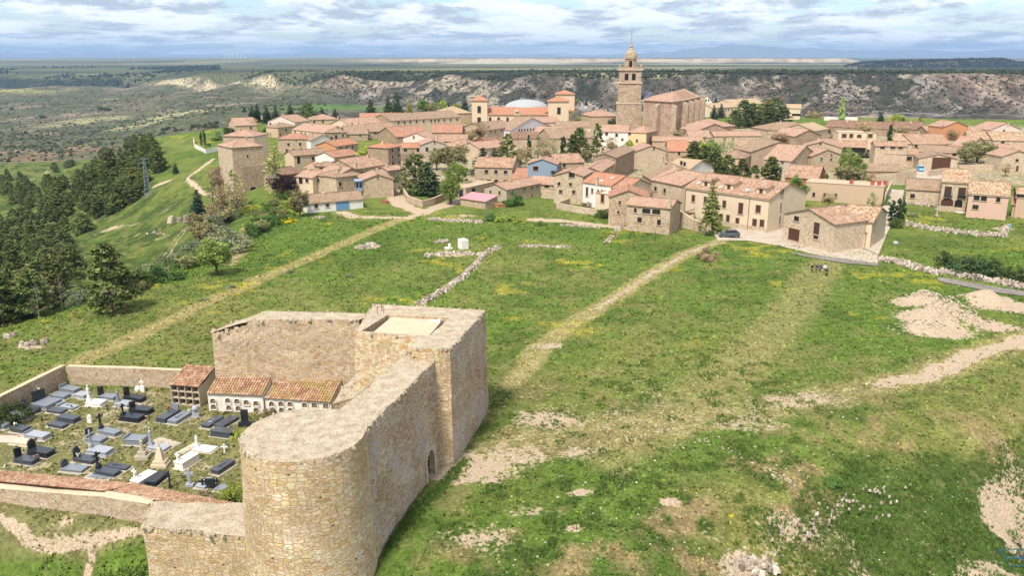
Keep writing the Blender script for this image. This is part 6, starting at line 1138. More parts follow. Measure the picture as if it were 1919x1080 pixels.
# ------------------------------------------------------------ cemetery
def granite(name, col, rough=.22, spk=.35):
    b = NB(name, rough, .5); v = b.vec('Object'); n = b.noise(v, 22, 4, .75); b.color(b.mix(1, col, _grey(b, b.rng(n, .3, .7, 1 - spk, 1 + spk)), 'MULTIPLY')); M[name] = b.m
granite('granite_black', (0.022, 0.025, 0.030)); granite('granite_dark', (0.06, 0.066, 0.078)); granite('granite_grey', (0.20, 0.22, 0.25), .3); granite('granite_pale', (0.33, 0.35, 0.38), .35); granite('marble', (0.74, 0.71, 0.66), .5, .08); granite('old_stone', (0.42, 0.36, 0.28), .9, .25); granite('beige_stone', (0.58, 0.47, 0.34), .8, .15); plain('cement', (0.46, 0.40, 0.32), .95)
plain('flower_pink', (0.62, 0.22, 0.28), .8, .3, 20); plain('flower_white', (0.75, 0.72, 0.70), .8, .2, 20); plain('flower_red', (0.5, 0.05, 0.05), .8, .3, 20); plain('leaf_green', (0.06, 0.12, 0.03), .8, .3, 20)
GK, GD, GG, GP, MA, OS, BS = 'granite_black', 'granite_dark', 'granite_grey', 'granite_pale', 'marble', 'old_stone', 'beige_stone'
def cross_mb(mb, p, ax, h, w=None, th=.12, mi=0):
    w = w or h * .62; mb.box(p, th * 1.2, th, h, ax, mi); mb.box(p + Vector((0, 0, h * .62)), w, th * .96, th * 1.2, ax, mi)
def statue_mb(mb, p, h, n=10):
    mb.box(p, .42, .42, h * .22); mb.lathe(p + Vector((0, 0, h * .22)), [(.17, 0), (.19, h * .08), (.13, h * .30), (.17, h * .5), (.15, h * .58), (.055, h * .63), (.09, h * .68), (.095, h * .73), (.0, h * .79)], n)
    mb.bar(p + Vector((-.14, 0, h * .70)), p + Vector((.1, -.16, h * .52)), .05, .04); mb.bar(p + Vector((.14, 0, h * .70)), p + Vector((-.05, -.17, h * .5)), .05, .04)
def tomb(label, r, FL, FR, BR, h, mat, head=None, hm=None, hh=1.1, tier=1, hx=None, base='cement', cat='tomb', relief=False, name='tomb'):
    """slab corners are read on the top of the slab; head = what stands at its far-left end or at pixel hx"""
    a, c, d = at(*P(r, FL), h), at(*P(r, FR), h), at(*P(r, BR), h); ax = c - a; w = ax.length; ax.normalize(); nb = Vector((-ax.y, ax.x, 0)); dp = max(.75, min(2.6, (d - c).dot(nb))); m_ = M[mat]; lo = V3((a + c) / 2 + nb * dp / 2, 0); g0 = G0(lo.x, lo.y)
    t = tag(empty(name, lo), label, cat); C0 = Vector((0, 0, 0)); lng = w >= dp; mb = MB(); mb.box((0, 0, min(0, g0) - .2), w + .35, dp + .35, .2 + .06 + max(0, g0), ax); mb.build('base', M[base], t); mb = MB()
    hb = h - .12
    mb.box((0, 0, -.1), w - .1, dp - .1, hb + .1, ax)
    if tier > 1: mb.box((0, 0, -.1), w + .14, dp + .14, hb * .5 + .1, ax)
    mb.build('plinth', m_, t); mb = MB(); q = [Vector((0, 0, 0)) + ax * sx_ * w / 2 + nb * sy_ * dp / 2 for sx_, sy_ in ((-1, -1), (1, -1), (1, 1), (-1, 1))]; e = .03
    mb.prism(q, hb + .004, h - e); q2 = [p * (1 - .05) for p in q]; 
    for i in range(4): mb.face([V3(q[i], h - e), V3(q[(i + 1) % 4], h - e), V3(q2[(i + 1) % 4], h), V3(q2[i], h)])
    mb.face([V3(p, h) for p in q2]); sl_ = mb.build('slab', m_, t)
    if relief: mb = MB(); u, v_ = (ax, nb) if lng else (nb, -ax); mb.box(V3(u * -.05 * max(w, dp), h), max(w, dp) * .42, .09, .035, u); mb.box(V3(u * -.15 * max(w, dp), h), .09, min(w, dp) * .45, .032, u); mb.build('cross_relief', M[hm or GD], sl_)
    if head:
        far = (-ax * (w / 2 - .12)) if lng else nb * (dp / 2 - .12); fa = nb if lng else ax; hw = (dp if lng else w) * .72
        if hx: z0 = h * .0; p = at(*P(r, hx), h); far = V3(p - lo, 0); fa = nb if lng else ax
        mb = MB(); hm_ = M[hm or mat]; p0 = V3(far, h * .6)
        if head == 'stele': mb.prism([p0 + fa * s * hw / 2 + Vector((-fa.y, fa.x, 0)) * o * .09 for s, o in ((-1, -1), (1, -1), (1, 1), (-1, 1))], p0.z, [p0.z + hh, p0.z + hh * .86, p0.z + hh * .86, p0.z + hh])
        elif head == 'pent':
            y = Vector((-fa.y, fa.x, 0)) * .09; A = [(-.5, 0), (.5, 0), (.5, .62), (.12, 1), (-.38, .9), (-.5, .7)]; f = [p0 + fa * s * hw + Vector((0, 0, z * hh)) for s, z in A]; mb.face([k - y for k in f]); mb.face([k + y for k in f][::-1]); [mb.face([f[i] + y, f[(i + 1) % 6] + y, f[(i + 1) % 6] - y, f[i] - y]) for i in range(6)]
        elif head == 'round':
            y = Vector((-fa.y, fa.x, 0)) * .09; A = [(-.5, 0), (.5, 0)] + [(.5 * math.cos(k), .6 + .4 * math.sin(k)) for k in [math.pi * i / 10 for i in range(11)]]; f = [p0 + fa * s * hw + Vector((0, 0, z * hh)) for s, z in A]; n_ = len(f); mb.face([k - y for k in f]); mb.face([k + y for k in f][::-1]); [mb.face([f[i] + y, f[(i + 1) % n_] + y, f[(i + 1) % n_] - y, f[i] - y]) for i in range(n_)]
        elif head == 'cross': mb.prism([p0 + fa * s * .24 + Vector((-fa.y, fa.x, 0)) * o * .16 for s, o in ((-1, -1), (1, -1), (1, 1), (-1, 1))], p0.z, p0.z + hh * .3); cross_mb(mb, p0 + Vector((0, 0, hh * .3)), fa, hh * .75, hh * .5, .13)
        elif head == 'ornate': mb.lathe(p0, [(.30, 0), (.26, hh * .25), (.12, hh * .45), (.10, hh * .6)], 6); cross_mb(mb, p0 + Vector((0, 0, hh * .5)), fa, hh * .6, hh * .5, .15); mb.lump(tuple(p0 + fa * .2 + Vector((0, 0, hh * .18))), .2, .2, .2)
        elif head == 'statue': statue_mb(mb, p0, hh)
        elif head == 'wall': mb.box(p0, hw * 1.35, .16, hh, fa)
        mb.build({'cross': 'cross', 'ornate': 'cross', 'statue': 'statue'}.get(head, 'headstone'), hm_, t)
    return t
def flowers(label, r, p, h, m, n=7):
    q = at(*P(r, p), h); t = empty('flower_pot', q); tag(t, label, 'flowers'); mb = MB(); mb.lathe((0, 0, 0), [(.07, 0), (.11, .16), (.0, .16)], 8); mb.build('pot', M['old_stone'], t); mb = MB(); [mb.lump((random.uniform(-.16, .16), random.uniform(-.16, .16), random.uniform(.18, .36)), .07, .07, .06, k % 2, k) for k in range(n + 5)]; mb.build('blossoms', [M[m], M['leaf_green']], t)
tomb('pale grey two step granite tomb nearest the dark corner bush', 'c1', (90, 442), (368, 480), (500, 432), .62, GP, tier=2)
tomb('dark grey tomb with a round headstone and oval medallion', 'c1', (262, 378), (492, 414), (592, 345), .5, GD, 'round', GD, 1.2)
tomb('widest flat grey tomb with a tall dark stele at the left wall', 'c1', (450, 292), (690, 332), (925, 215), .55, GG, 'stele', GK, 1.5)
tomb('grey flat tomb second from the corner along the left wall', 'c1', (735, 165), (955, 192), (1058, 132), .5, GG); tomb('grey tomb with low head wall in the far corner of the walls', 'c1', (875, 58), (1110, 96), (1208, 40), .6, GG, 'wall', GG, .55)
tomb('pale grey tomb behind the white statue tomb', 'c1', (1095, 152), (1245, 178), (1425, 132), .5, GP); tomb('bright white marble tomb with a standing statue at its head', 'c1', (1265, 283), (1500, 298), (1592, 228), .45, MA, 'statue', MA, 2.1)
tomb('grey tomb with a narrow dark stele behind the white statue tomb', 'c1', (1452, 180), (1690, 206), (1760, 150), .5, GG, 'stele', GK, 1.3)
tomb('low dark edged tomb left of the shiny pair in the middle', 'c1', (685, 392), (912, 424), (1045, 372), .36, GD); tomb('small pale slab tomb with raised bar on top', 'c1', (890, 328), (1090, 362), (1190, 315), .34, GP, relief=True, hm=GD); tomb('narrow grey slab squeezed between two wide tombs', 'c1', (832, 302), (872, 312), (968, 252), .4, GG)
tomb('plain dark tomb with thick slab alone on the grass', 'c1', (835, 488), (1096, 534), (1216, 478), .6, GD, tier=2); tomb('low dark tomb just below the plain thick slab tomb', 'c1', (695, 592), (922, 640), (1030, 592), .42, GD)
tomb('blue grey tomb cut by the left picture edge', 'c1', (-120, 600), (52, 630), (162, 578), .5, GG); tomb('grey slab on black sides with a flower pot', 'c1', (132, 656), (345, 690), (512, 632), .55, GD); tomb('pale blue grey tomb with low head wall at its left end', 'c1', (345, 752), (636, 796), (770, 726), .55, GP, 'wall', GG, .4)
tomb('beige stone slab beside the black stele', 'c1', (140, 866), (392, 900), (560, 838), .35, BS, name='tomb'); tomb('glossy black tomb with a slanting black stele', 'c1', (392, 990), (690, 1046), (812, 966), .6, GK, 'pent', GK, 1.2, tier=2)
tomb('grey tomb with an ornate black cross on a pedestal', 'c1', (1442, 692), (1716, 746), (1810, 682), .55, GG, 'ornate', GK, 1.7); tomb('two step grey tomb with a small black stele', 'c1', (1262, 820), (1500, 856), (1612, 782), .5, GG, 'stele', GK, 1.2, 2); tomb('large pale grey tomb with a tall stone cross at its head', 'c1', (1282, 990), (1576, 1032), (1672, 938), .6, GP, 'cross', GP, 2.0, 2)
tomb('dark tomb with pink flowers in the lower left corner', 'c2', (190, 482), (470, 526), (596, 452), .5, GD, 'stele', GK, 1.2, 2); tomb('dark tomb with a hexagonal black headstone and oval plate', 'c2', (1076, 472), (1370, 522), (1440, 440), .5, GD, 'pent', GK, 1.25); tomb('grey tomb with a slanted five sided headstone', 'c2', (888, 630), (1215, 664), (1325, 580), .38, GG, 'pent', GD, .9)
tomb('dark tomb with a black ornate cross above the tiled ledge', 'c2', (1398, 652), (1706, 712), (1802, 640), .5, GD, 'ornate', GK, 1.7, 2); tomb('flat dark slab right of the black ornate cross', 'c2', (1562, 584), (1872, 636), (1962, 576), .38, GD, relief=True, hm=GK); tomb('low grey slab half hidden behind the tiled ledge', 'c2', (1290, 760), (1600, 800), (1660, 765), .15, GG)
tomb('long white marble tomb with a small cross at its near end', 'c3', (176, 802), (320, 836), (562, 660), .75, MA, 'cross', MA, 1.2, 1, (262, 775)); tomb('black polished tomb with a ridged lid beside the white cross tomb', 'c3', (402, 820), (568, 836), (792, 668), .65, GK, tier=2); tomb('tall white box tomb with a little cross column at the front', 'c3', (835, 522), (974, 552), (1206, 390), .9, MA, 'cross', MA, 1.1, 1, (905, 505))
tomb('grey tomb with head wall standing on rubble', 'c3', (72, 190), (362, 206), (430, 120), .75, GG, 'wall', GG, .5); tomb('grey white tomb with a tall draped statue', 'c3', (430, 305), (690, 348), (802, 272), .45, GP, 'statue', GP, 2.1); tomb('old weathered concrete slab behind the draped statue tomb', 'c3', (520, 215), (800, 300), (905, 236), .2, OS); tomb('white slab tomb with a bust at its left end', 'c3', (1118, 338), (1390, 378), (1482, 292), .3, MA, 'statue', MA, 1.4, 2)
tomb('long low tan slab left of the white bust tomb', 'c3', (930, 370), (990, 384), (1140, 240), .2, BS); tomb('thick black granite block tomb beside the yellow green bush', 'c3', (1386, 58), (1690, 98), (1800, 30), .75, GD, tier=2); tomb('black tomb with two dark crosses in relief on its lid', 'c3', (1386, 640), (1512, 668), (1755, 500), .6, GD, relief=True, hm=GK); tomb('pale blue grey slab behind the grey standing cross', 'c3', (1160, 885), (1305, 912), (1442, 772), .35, GP); tomb('dark slab nearest the round tower wall', 'c3', (1440, 930), (1560, 960), (1640, 870), .3, GG)
tomb('black tomb with a stepped black stele by the far wall', 'c4', (235, 342), (502, 388), (592, 335), .6, GK, 'stele', GK, 1.3); tomb('pale tomb with a grey angel at its left end', 'c4', (100, 452), (302, 474), (352, 402), .45, GP, 'statue', GG, 1.7); tomb('black two step tomb with a low black stele', 'c4', (320, 532), (612, 562), (700, 500), .65, GK, 'stele', GK, 1.0, 2); tomb('mirror black tomb with a thin cross at its left end', 'c4', (172, 642), (462, 682), (562, 612), .6, GK, 'cross', GK, 1.4, 2)
tomb('long dark tomb with a small stele at its far end', 'c4', (726, 662), (872, 684), (1040, 532), .6, GD, 'stele', GG, 1.0, 2); tomb('long grey tomb in front of the arched headstone', 'c4', (902, 702), (1042, 722), (1276, 572), .5, GG, relief=True, hm=GD); tomb('left of the two parallel dark tombs below the niches', 'c4', (1402, 768), (1532, 788), (1726, 630), .5, GD, relief=True, hm=GP); tomb('right of the two parallel dark tombs below the niches', 'c4', (1602, 764), (1740, 792), (1915, 632), .5, GD)
def stone(label, r, p, build, mat, name, cat='gravestone'):
    q = at(*P(r, p), 0); mb = MB(); build(mb); o = mb.build(name, M[mat]); o.location = q; tag(o, label, cat)
Zv = Vector((0, 0, 0)); Xv = Vector((1, 0, 0))
stone('arched pale headstone standing on its own before the niches', 'c4', (1340, 668), lambda m: (m.box(Zv - Vector((0, 0, .1)), 1.0, .3, .25), m.box((0, 0, .1), .75, .16, 1.0), m.lathe((0, 0, 1.1), [(.37, -.02), (.3, .2), (.15, .34), (0, .37)], 12)), GP, 'headstone'); stone('white stone cross near the far cemetery wall', 'c4', (540, 275), lambda m: (m.box(Zv, .5, .3, .7), cross_mb(m, Vector((0, 0, .6)), Xv, .9)), MA, 'stone_cross', 'cross')
stone('round white stone leaning at the far cemetery wall', 'c4', (465, 268), lambda m: m.lathe((0, 0, 0), [(.3, 0), (.34, .3), (.2, .6), (0, .66)], 10), MA, 'gravestone'); stone('white cross behind the wide flat grey tomb', 'c1', (575, 222), lambda m: (m.box(Zv, .6, .4, .5), cross_mb(m, Vector((0, 0, .5)), Xv, 1.1)), MA, 'stone_cross', 'cross'); stone('white rounded gravestone in the middle grass', 'c1', (1350, 580), lambda m: (m.box(Zv, .45, .25, .7), m.lathe((0, 0, .7), [(.22, 0), (.15, .18), (0, .24)], 10)), MA, 'headstone')
stone('pale obelisk shaped monument with cross on a stepped base', 'c3', (655, 600), lambda m: (m.box(Zv - Vector((0, 0, .1)), 1.5, 1.2, .5), m.box((0, 0, .4), 1.2, .95, .3), m.prism([(-.5, -.4), (.5, -.4), (.5, .4), (-.5, .4)], .7, .72), m.lathe((0, 0, .7), [(.62, 0), (.2, 1.3), (0, 1.36)], 4, 0, .785, .785 + 2 * math.pi), cross_mb(m, Vector((0, 0, 1.95)), Xv, .8)), BS, 'monument', 'monument')
stone('old weathered statue on a crumbling pedestal', 'c3', (390, 490), lambda m: (m.box(Zv - Vector((0, 0, .1)), 1.3, 1.0, .6), m.box((0, 0, .5), .8, .7, .4), statue_mb(m, Vector((0, 0, .8)), 1.5)), OS, 'statue', 'statue'); stone('grey stone cross standing by the pale slab near the ledge', 'c3', (1090, 900), lambda m: (m.box(Zv - Vector((0, 0, .1)), .7, .5, .4), cross_mb(m, Vector((0, 0, .3)), Xv, 1.5, .9, .17)), GP, 'stone_cross', 'cross'); stone('thin black iron cross beside the black ridged tomb', 'c3', (795, 935), lambda m: (m.box(Zv - Vector((0, 0, .1)), .22, .22, .5), cross_mb(m, Vector((0, 0, .3)), Xv, 1.5, .3, .1)), GK, 'iron_cross', 'cross')
stone('small white cross in the yellow green bush', 'c3', (1610, 400), lambda m: cross_mb(m, Vector((0, 0, 0)), Xv, 1.0, .7, .12), MA, 'stone_cross', 'cross'); stone('dark headstone with two jagged crosses by the pale slab', 'c3', (1400, 930), lambda m: (m.box(Zv, .9, .2, 1.0), cross_mb(m, Vector((-.7, 0, 0)), Xv, 1.0, .6, .14), cross_mb(m, Vector((.6, .1, 0)), Xv, 1.0, .5, .12)), GK, 'headstone'); stone('tall black headstone with white lettering below the niches', 'p', (460, 800), lambda m: (m.box(Zv - Vector((0, 0, .1)), 1.3, .6, .6), m.box((0, 0, .45), .75, .18, 1.5), m.box((0, -.1, 1.0), .5, .02, .05, Xv), m.box((0, -.1, 1.2), .4, .02, .05, Xv)), GK, 'headstone')
p = at(455, 800, .0); p = at(0, 826, 0); mb = MB(); mb.box((0, 0, -.1), 4.2, 1.6, .16, Vector((1, -.06, 0)).normalized()); o = mb.build('path_slab', M['cement']); o.location = p + Vector((0, .3, 0)); tag(o, 'pale concrete slab at the left edge of the cemetery', 'slab')
flowers('pink flowers on the dark tomb in the lower left', 'c2', (545, 480), .5, 'flower_pink', 10); flowers('red flowers before the small black stele in the lower left', 'c2', (262, 425), .5, 'flower_red'); flowers('red flowers beside the black stele and beige slab', 'c1', (540, 860), .4, 'flower_red'); flowers('white flowers on the hexagonal headstone tomb', 'c2', (1170, 455), .5, 'flower_white'); flowers('red flowers on the long dark tomb by the niches', 'c4', (930, 545), .6, 'flower_red'); flowers('pink flowers beside the tall black headstone', 'p', (468, 785), .2, 'flower_pink'); flowers('white flowers by the arched headstone', 'c4', (1250, 590), .3, 'flower_white'); flowers('pale flowers on the black sided slab', 'c1', (225, 630), .55, 'flower_white'); flowers('white flowers on the ground at the ledge corner', 'c2', (95, 635), .1, 'flower_white')
for x, y in ((600, 430), (635, 560), (1085, 400), (795, 800), (1610, 390)): stone('little iron grave marker standing in the grass', 'c1', (x, y), lambda m: (m.box(Zv - Vector((0, 0, .1)), .16, .16, .3), cross_mb(m, Vector((0, 0, .1)), Xv, .6, .3, .06)), 'iron', 'grave_marker', 'grave marker')
for o in list(COL.objects):
    if o.name.startswith('grave_marker'): o['group'] = 'little iron grave markers'
# ------------------------------------------------------------ trees and shrubs
def foliage(name, base):
    b = NB(name, 0.9, 0.08); a = b.attr('col'); r = b.orand(); k = b.rng(r, 0, 1, 1.5, 2.5); c = b.mix(1, a, _grey(b, k), 'MULTIPLY')
    hs = b.new('ShaderNodeHueSaturation'); b.put(c, hs.inputs['Color']); b.put(b.rng(b.math('FRACT', b.math('MULTIPLY', r, 7.3)), 0, 1, .475, .525), hs.inputs['Hue'])
    b.color(hs.outputs[0]); return b.m
FOL = foliage('foliage', None); plain('bark', (0.12, 0.085, 0.06), 0.95, 0.2, 4.0); plain('grey_bark', (0.26, 0.22, 0.18), 0.95, 0.2, 4.0)
def leaves(name, pts, size, cols, up=0.3, stretch=1.0, seed=1):
    """a crown of many small leaf faces; pts (n,3), size (n,), cols (n,3)"""
    g = np.random.default_rng(seed); n = len(pts); a = g.normal(0, 1, (n, 3)); a[:, 2] *= .55; a /= np.linalg.norm(a, axis=1)[:, None]; c = g.normal(0, 1, (n, 3)); c -= (c * a).sum(1)[:, None] * a; c /= np.linalg.norm(c, axis=1)[:, None]
    s = size[:, None]; v = np.stack([pts + a * s * stretch, pts + c * s * .6, pts - a * s * stretch, pts - c * s * .6], 1).reshape(-1, 3)
    me = bpy.data.meshes.new(name); me.vertices.add(len(v)); me.vertices.foreach_set('co', v.astype(np.float32).ravel()); me.loops.add(4 * n); me.loops.foreach_set('vertex_index', np.arange(4 * n, dtype=np.int32)); me.polygons.add(n); me.polygons.foreach_set('loop_start', np.arange(0, 4 * n, 4, dtype=np.int32))
    at_ = me.color_attributes.new('col', 'FLOAT_COLOR', 'POINT'); at_.data.foreach_set('color', np.repeat(np.concatenate([cols, np.ones((n, 1))], 1), 4, 0).astype(np.float32).ravel()); me.update(); me.validate(); me.materials.append(FOL); return me
def clumps(g, cent, rad, per, size, tint, var=.35, flat=.8):
    n = len(cent); p = np.repeat(cent, per, 0); r = np.repeat(rad, per); d = g.normal(0, 1, (n * per, 3)); d /= np.linalg.norm(d, axis=1)[:, None]; d *= (g.random((n * per, 1)) ** .45) * r[:, None]; d[:, 2] *= flat
    t = np.array(tint) * np.repeat(g.uniform(1 - var, 1 + var, n), per)[:, None] * g.uniform(.75, 1.3, (n * per, 1)); return p + d, size * g.uniform(.6, 1.35, n * per), t
PROTO = {}
def proto(kind, seed):
    g = np.random.default_rng(seed); tb = MB(); st_ = 1.0; bark = 'bark'
    if kind in ('broad', 'lime', 'plum', 'olive'):
        tint = {'broad': (.082, .118, .028), 'lime': (.17, .20, .035), 'plum': (.035, .018, .018), 'olive': (.128, .122, .052)}[kind]; n = 80; u = g.normal(0, 1, (n, 3)); u /= np.linalg.norm(u, axis=1)[:, None]; u *= g.uniform(.35, 1, (n, 1)) ** .5
        c = u * np.array([.36, .36, .36]) * g.uniform(.8, 1.15, (n, 1)) + np.array([0, 0, .58]); c[:, 2] = np.maximum(c[:, 2], .2); p, s, t = clumps(g, c, g.uniform(.05, .13, n), 80, .019, tint)
        tb.bar((0, 0, -.1), (0, 0, .35), .035, .024); [tb.bar((0, 0, .22 + .1 * g.random()), tuple(c[k] * .9), .014, .004, 4) for k in range(9)]
    elif kind == 'bare':
        tint = (.17, .125, .075); P_, S_, T_ = [], [], []; bark = 'grey_bark'
        def grow(a, d, L, r, lv):
            e = a + d * L; tb.bar(a, e, r, r * .62, 3 if lv > 1 else 5, 0, False)
            if lv >= 2:
                for q in range(26 if lv == 3 else 12): f = g.random(); w = a + d * L * f + Vector(g.normal(0, .034, 3)); P_.append(w); S_.append(.019 * g.uniform(.5, 1.4)); T_.append(np.array(tint) * g.uniform(.6, 1.5) + (np.array([.03, .06, -.01]) if g.random() < .35 else 0))
            if lv < 3:
                for q in range((5, 4, 4)[lv]): nd = (d * .85 + Vector(g.normal(0, .42, 3)) + Vector((0, 0, .12))).normalized(); grow(a + d * L * g.uniform(.5, 1), nd, L * g.uniform(.55, .8), r * .55, lv + 1)
        grow(Vector((0, 0, -.05)), Vector((0, 0, 1)), .36, .022, 0); n = 46; u = g.normal(0, 1, (n, 3)); u /= np.linalg.norm(u, axis=1)[:, None]; u *= g.uniform(.3, 1, (n, 1)) ** .5; c = u * np.array([.36, .36, .32]) + np.array([0, 0, .62]); q_ = clumps(g, c, g.uniform(.06, .13, n), 34, .013, tint, .35); p, s, t = np.concatenate([np.array(P_), q_[0]]), np.concatenate([np.array(S_), q_[1]]), np.concatenate([np.array(T_), q_[2]]); st_ = 1.6
    elif kind in ('fir', 'spruce', 'yfir'):
        tint = {'fir': (.028, .045, .020), 'spruce': (.020, .036, .020), 'yfir': (.12, .125, .035)}[kind]; C_, R_ = [], []; nl = 15
        for k in range(nl):
            z = .10 + .88 * k / nl; rr = .245 * (1 - (k / nl) ** 1.15) * g.uniform(.8, 1.15) + .012; nb_ = max(3, int(11 * (1 - k / nl)) + 2)
            for q in range(nb_):
                a = 6.28 * q / nb_ + g.random(); r1 = rr * g.uniform(.72, 1.12)
                for f in ((.35, .7, 1) if k < nl * .6 else (.5, 1)): C_.append((r1 * f * math.cos(a), r1 * f * math.sin(a), z - .05 * f * (1 - k / nl) + .01 * g.random())); R_.append(.028 + .03 * (1 - k / nl) * (1.2 - .5 * f))
        p, s, t = clumps(g, np.array(C_), np.array(R_), 17, .019, tint, .4, .55); tb.bar((0, 0, -.1), (0, 0, .97), .022, .003)
    elif kind in ('pine', 'spread'):
        tint = {'pine': (.064, .076, .024), 'spread': (.058, .070, .024)}[kind]; n = 150; z = g.uniform(.07, 1, n); prof = np.where(z < .35, .70 + (z - .07) * 1.07, 1 - ((z - .35) / .68) ** 1.6) * (.25 if kind == 'pine' else .40) + .025; a = g.uniform(0, 6.28, n); f = g.uniform(.25, 1.1, n) ** .6
        c = np.stack([prof * f * np.cos(a), prof * f * np.sin(a), z], 1); p, s, t = clumps(g, c, g.uniform(.035, .085, n) * (1 if kind == 'pine' else 1.25), 28, .026, tint, .4, .6); tb.bar((0, 0, -.1), (0, 0, .9), .024, .005); [tb.bar((0, 0, c[k][2] * .85), tuple(c[k]), .008, .003, 3) for k in range(16)]
    elif kind == 'cedar':
        tint = (.072, .085, .022); C_, R_ = [], []
        for k in range(11):
            z = .12 + .84 * k / 11; rr = .30 * (1 - (k / 11) ** 1.3) + .02
            for q in range(8): a = g.random() * 6.28; r1 = rr * g.uniform(.35, 1.1); C_.append((r1 * math.cos(a), r1 * math.sin(a), z + g.normal(0, .015))); R_.append(.075 * (1.15 - k / 14))
        p, s, t = clumps(g, np.array(C_), np.array(R_), 40, .024, tint, .45, .32); tb.bar((0, 0, -.1), (0, 0, .95), .028, .004)
    elif kind in ('cypress', 'poplar', 'birch'):
        tint = {'cypress': (.030, .048, .018), 'poplar': (.20, .23, .075), 'birch': (.16, .16, .055)}[kind]; w = {'cypress': .085, 'poplar': .17, 'birch': .22}[kind]; n = 44 if kind != 'birch' else 30; z = g.uniform(.06, 1, n); pr = np.minimum(1, z * 6) * (1 - np.maximum(0, (z - .45) / .56) ** 2) * w + .012; a = g.uniform(0, 6.28, n); f = g.uniform(.2, 1, n)
        p, s, t = clumps(g, np.stack([pr * f * np.cos(a), pr * f * np.sin(a), z], 1), g.uniform(.03, .06, n) * (1.3 if kind != 'cypress' else .9), 44 if kind != 'birch' else 26, .022, tint, .3, 1.6); tb.bar((0, 0, -.05), (0, 0, .9), .018, .004)
        if kind == 'birch': [tb.bar((0, 0, .1 + .5 * g.random()), (g.normal(0, .12), g.normal(0, .12), .6 + .35 * g.random()), .008, .002, 3) for k in range(12)]; bark = 'grey_bark'
    elif kind == 'dead':
        bark = 'grey_bark'; tb.bar((0, 0, -.1), (.05, 0, 1), .012, .003)
        for k in range(26): z = .25 + .7 * g.random(); a = g.random() * 6.28; L = .28 * (1.1 - z); tb.bar((.05 * z, 0, z), (L * math.cos(a), L * math.sin(a), z + .08), .006, .002, 3)
        p, s, t = np.array([[0, 0, .9], [.05, 0, .95]]), np.array([.01, .01]), np.array([[.2, .17, .13]] * 2)
    else:  # bushes: wide and low, unit = height
        tint = {'bush': (.050, .078, .020), 'darkbush': (.030, .044, .016), 'limebush': (.15, .17, .035), 'brownbush': (.14, .105, .06), 'broom': (.50, .40, .02), 'greybush': (.095, .105, .06), 'mauve': (.16, .10, .15)}[kind]; n = 34; a = g.uniform(0, 6.28, n); r = g.uniform(0, 1, n) ** .6 * .62
        c = np.stack([r * np.cos(a), r * np.sin(a), (.12 + .72 * g.random(n)) * (1 - (r / .75) ** 2 * .75)], 1); p, s, t = clumps(g, c, g.uniform(.13, .24, n), 95, .033, tint, .35, .8); [tb.bar((0, 0, -.1), tuple(c[k]), .02, .006, 4) for k in range(7)]
    m = leaves(kind, p, s, t, 0, st_, seed); tr = tb.build('trunk_' + kind, M[bark]); tm = tr.data; bpy.data.objects.remove(tr); return m, tm
NM = {'broad': ('broadleaf_tree', 'tree'), 'lime': ('broadleaf_tree', 'tree'), 'olive': ('budding_tree', 'tree'), 'plum': ('plum_tree', 'tree'), 'bare': ('bare_tree', 'tree'), 'fir': ('fir_tree', 'tree'), 'spruce': ('spruce_tree', 'tree'), 'yfir': ('larch_tree', 'tree'), 'pine': ('pine_tree', 'tree'), 'spread': ('pine_tree', 'tree'), 'cedar': ('cedar_tree', 'tree'), 'cypress': ('cypress_tree', 'tree'), 'poplar': ('poplar_tree', 'tree'), 'birch': ('young_poplar_tree', 'tree'), 'dead': ('dead_tree', 'tree')}
def plant(kind_, pos, h, label, wf=1.0, group=None, lean=0):
    ks = [k for k in PROTO if k[0] == kind_]
    if len(ks) < (3 if kind_ in ('pine', 'bare', 'broad', 'bush', 'spruce') else 2): PROTO[(kind_, len(ks))] = proto(kind_, 100 + 7 * len(PROTO)); ks = [(kind_, len(ks))]
    cm, tm = PROTO[ks[-1] if len(ks) == 1 else random.choice(ks)]; nm, cat = NM.get(kind_, ('shrub', 'shrub'))
    t = empty(nm, pos, random.uniform(0, 6.28)); t.scale = (h * wf, h * wf, h); t.rotation_euler[0] = lean; tag(t, label, cat, group); link('trunk', tm, t); link('crown', cm, t); return t
def T(kind_, r, x, y, h, label, wf=1.0, group=None, lean=0):
    px, py = P(r, (x, y)); d = ray(px, py); ts = np.concatenate([np.arange(40, 900, 1.5), np.arange(900, 3000, 12)]) / d.y; gz_ = height(ts * d.x, ts * d.y); f = HC + ts * d.z - gz_ - h; k = int(np.argmax(f <= 0)); t_ = ts[k]
    return plant(kind_, (t_ * d.x, t_ * d.y, float(gz_[k]) - .1), h, label, wf, group, lean)
def many(kind_, r, rows, label, group, wf=1.0):
    for q in rows: T(kind_, r, q[0], q[1], q[2], label, q[3] if len(q) > 3 else wf, group)
many('spruce', 'r1', [(310, 158, 9, 1.3), (365, 150, 10, 1.3), (402, 132, 11, 1.3), (475, 150, 10, 1.4), (540, 150, 9.5, 1.3)], 'dark conifer in the close row above the left end of the village', 'dark conifer row at the village end')
T('spruce', 'r1', 650, 133, 10, 'single dark conifer right of the close conifer row', 1.3); T('spread', 'r1', 785, 128, 10, 'broad dark pine above the hip roofed house with chimneys', 1.3)
many('spruce', 'r1', [(895, 163, 7.5, 1.4), (990, 168, 8, 1.5)], 'small dark conifer behind the cream gabled house', 'small conifers behind the cream gable')
T('broad', 'r1', 790, 192, 6.5, 'pale green tree in front of the broad dark pine'); T('fir', 'r1', 1255, 92, 14, 'dark tree standing alone above the arcaded building', 1.2)
T('fir', 'r1', 1385, 68, 14, 'slender dark fir left of the tallest fir'); T('fir', 'r1', 1448, 35, 17, 'tallest dark fir behind the arcaded building', 1.2)
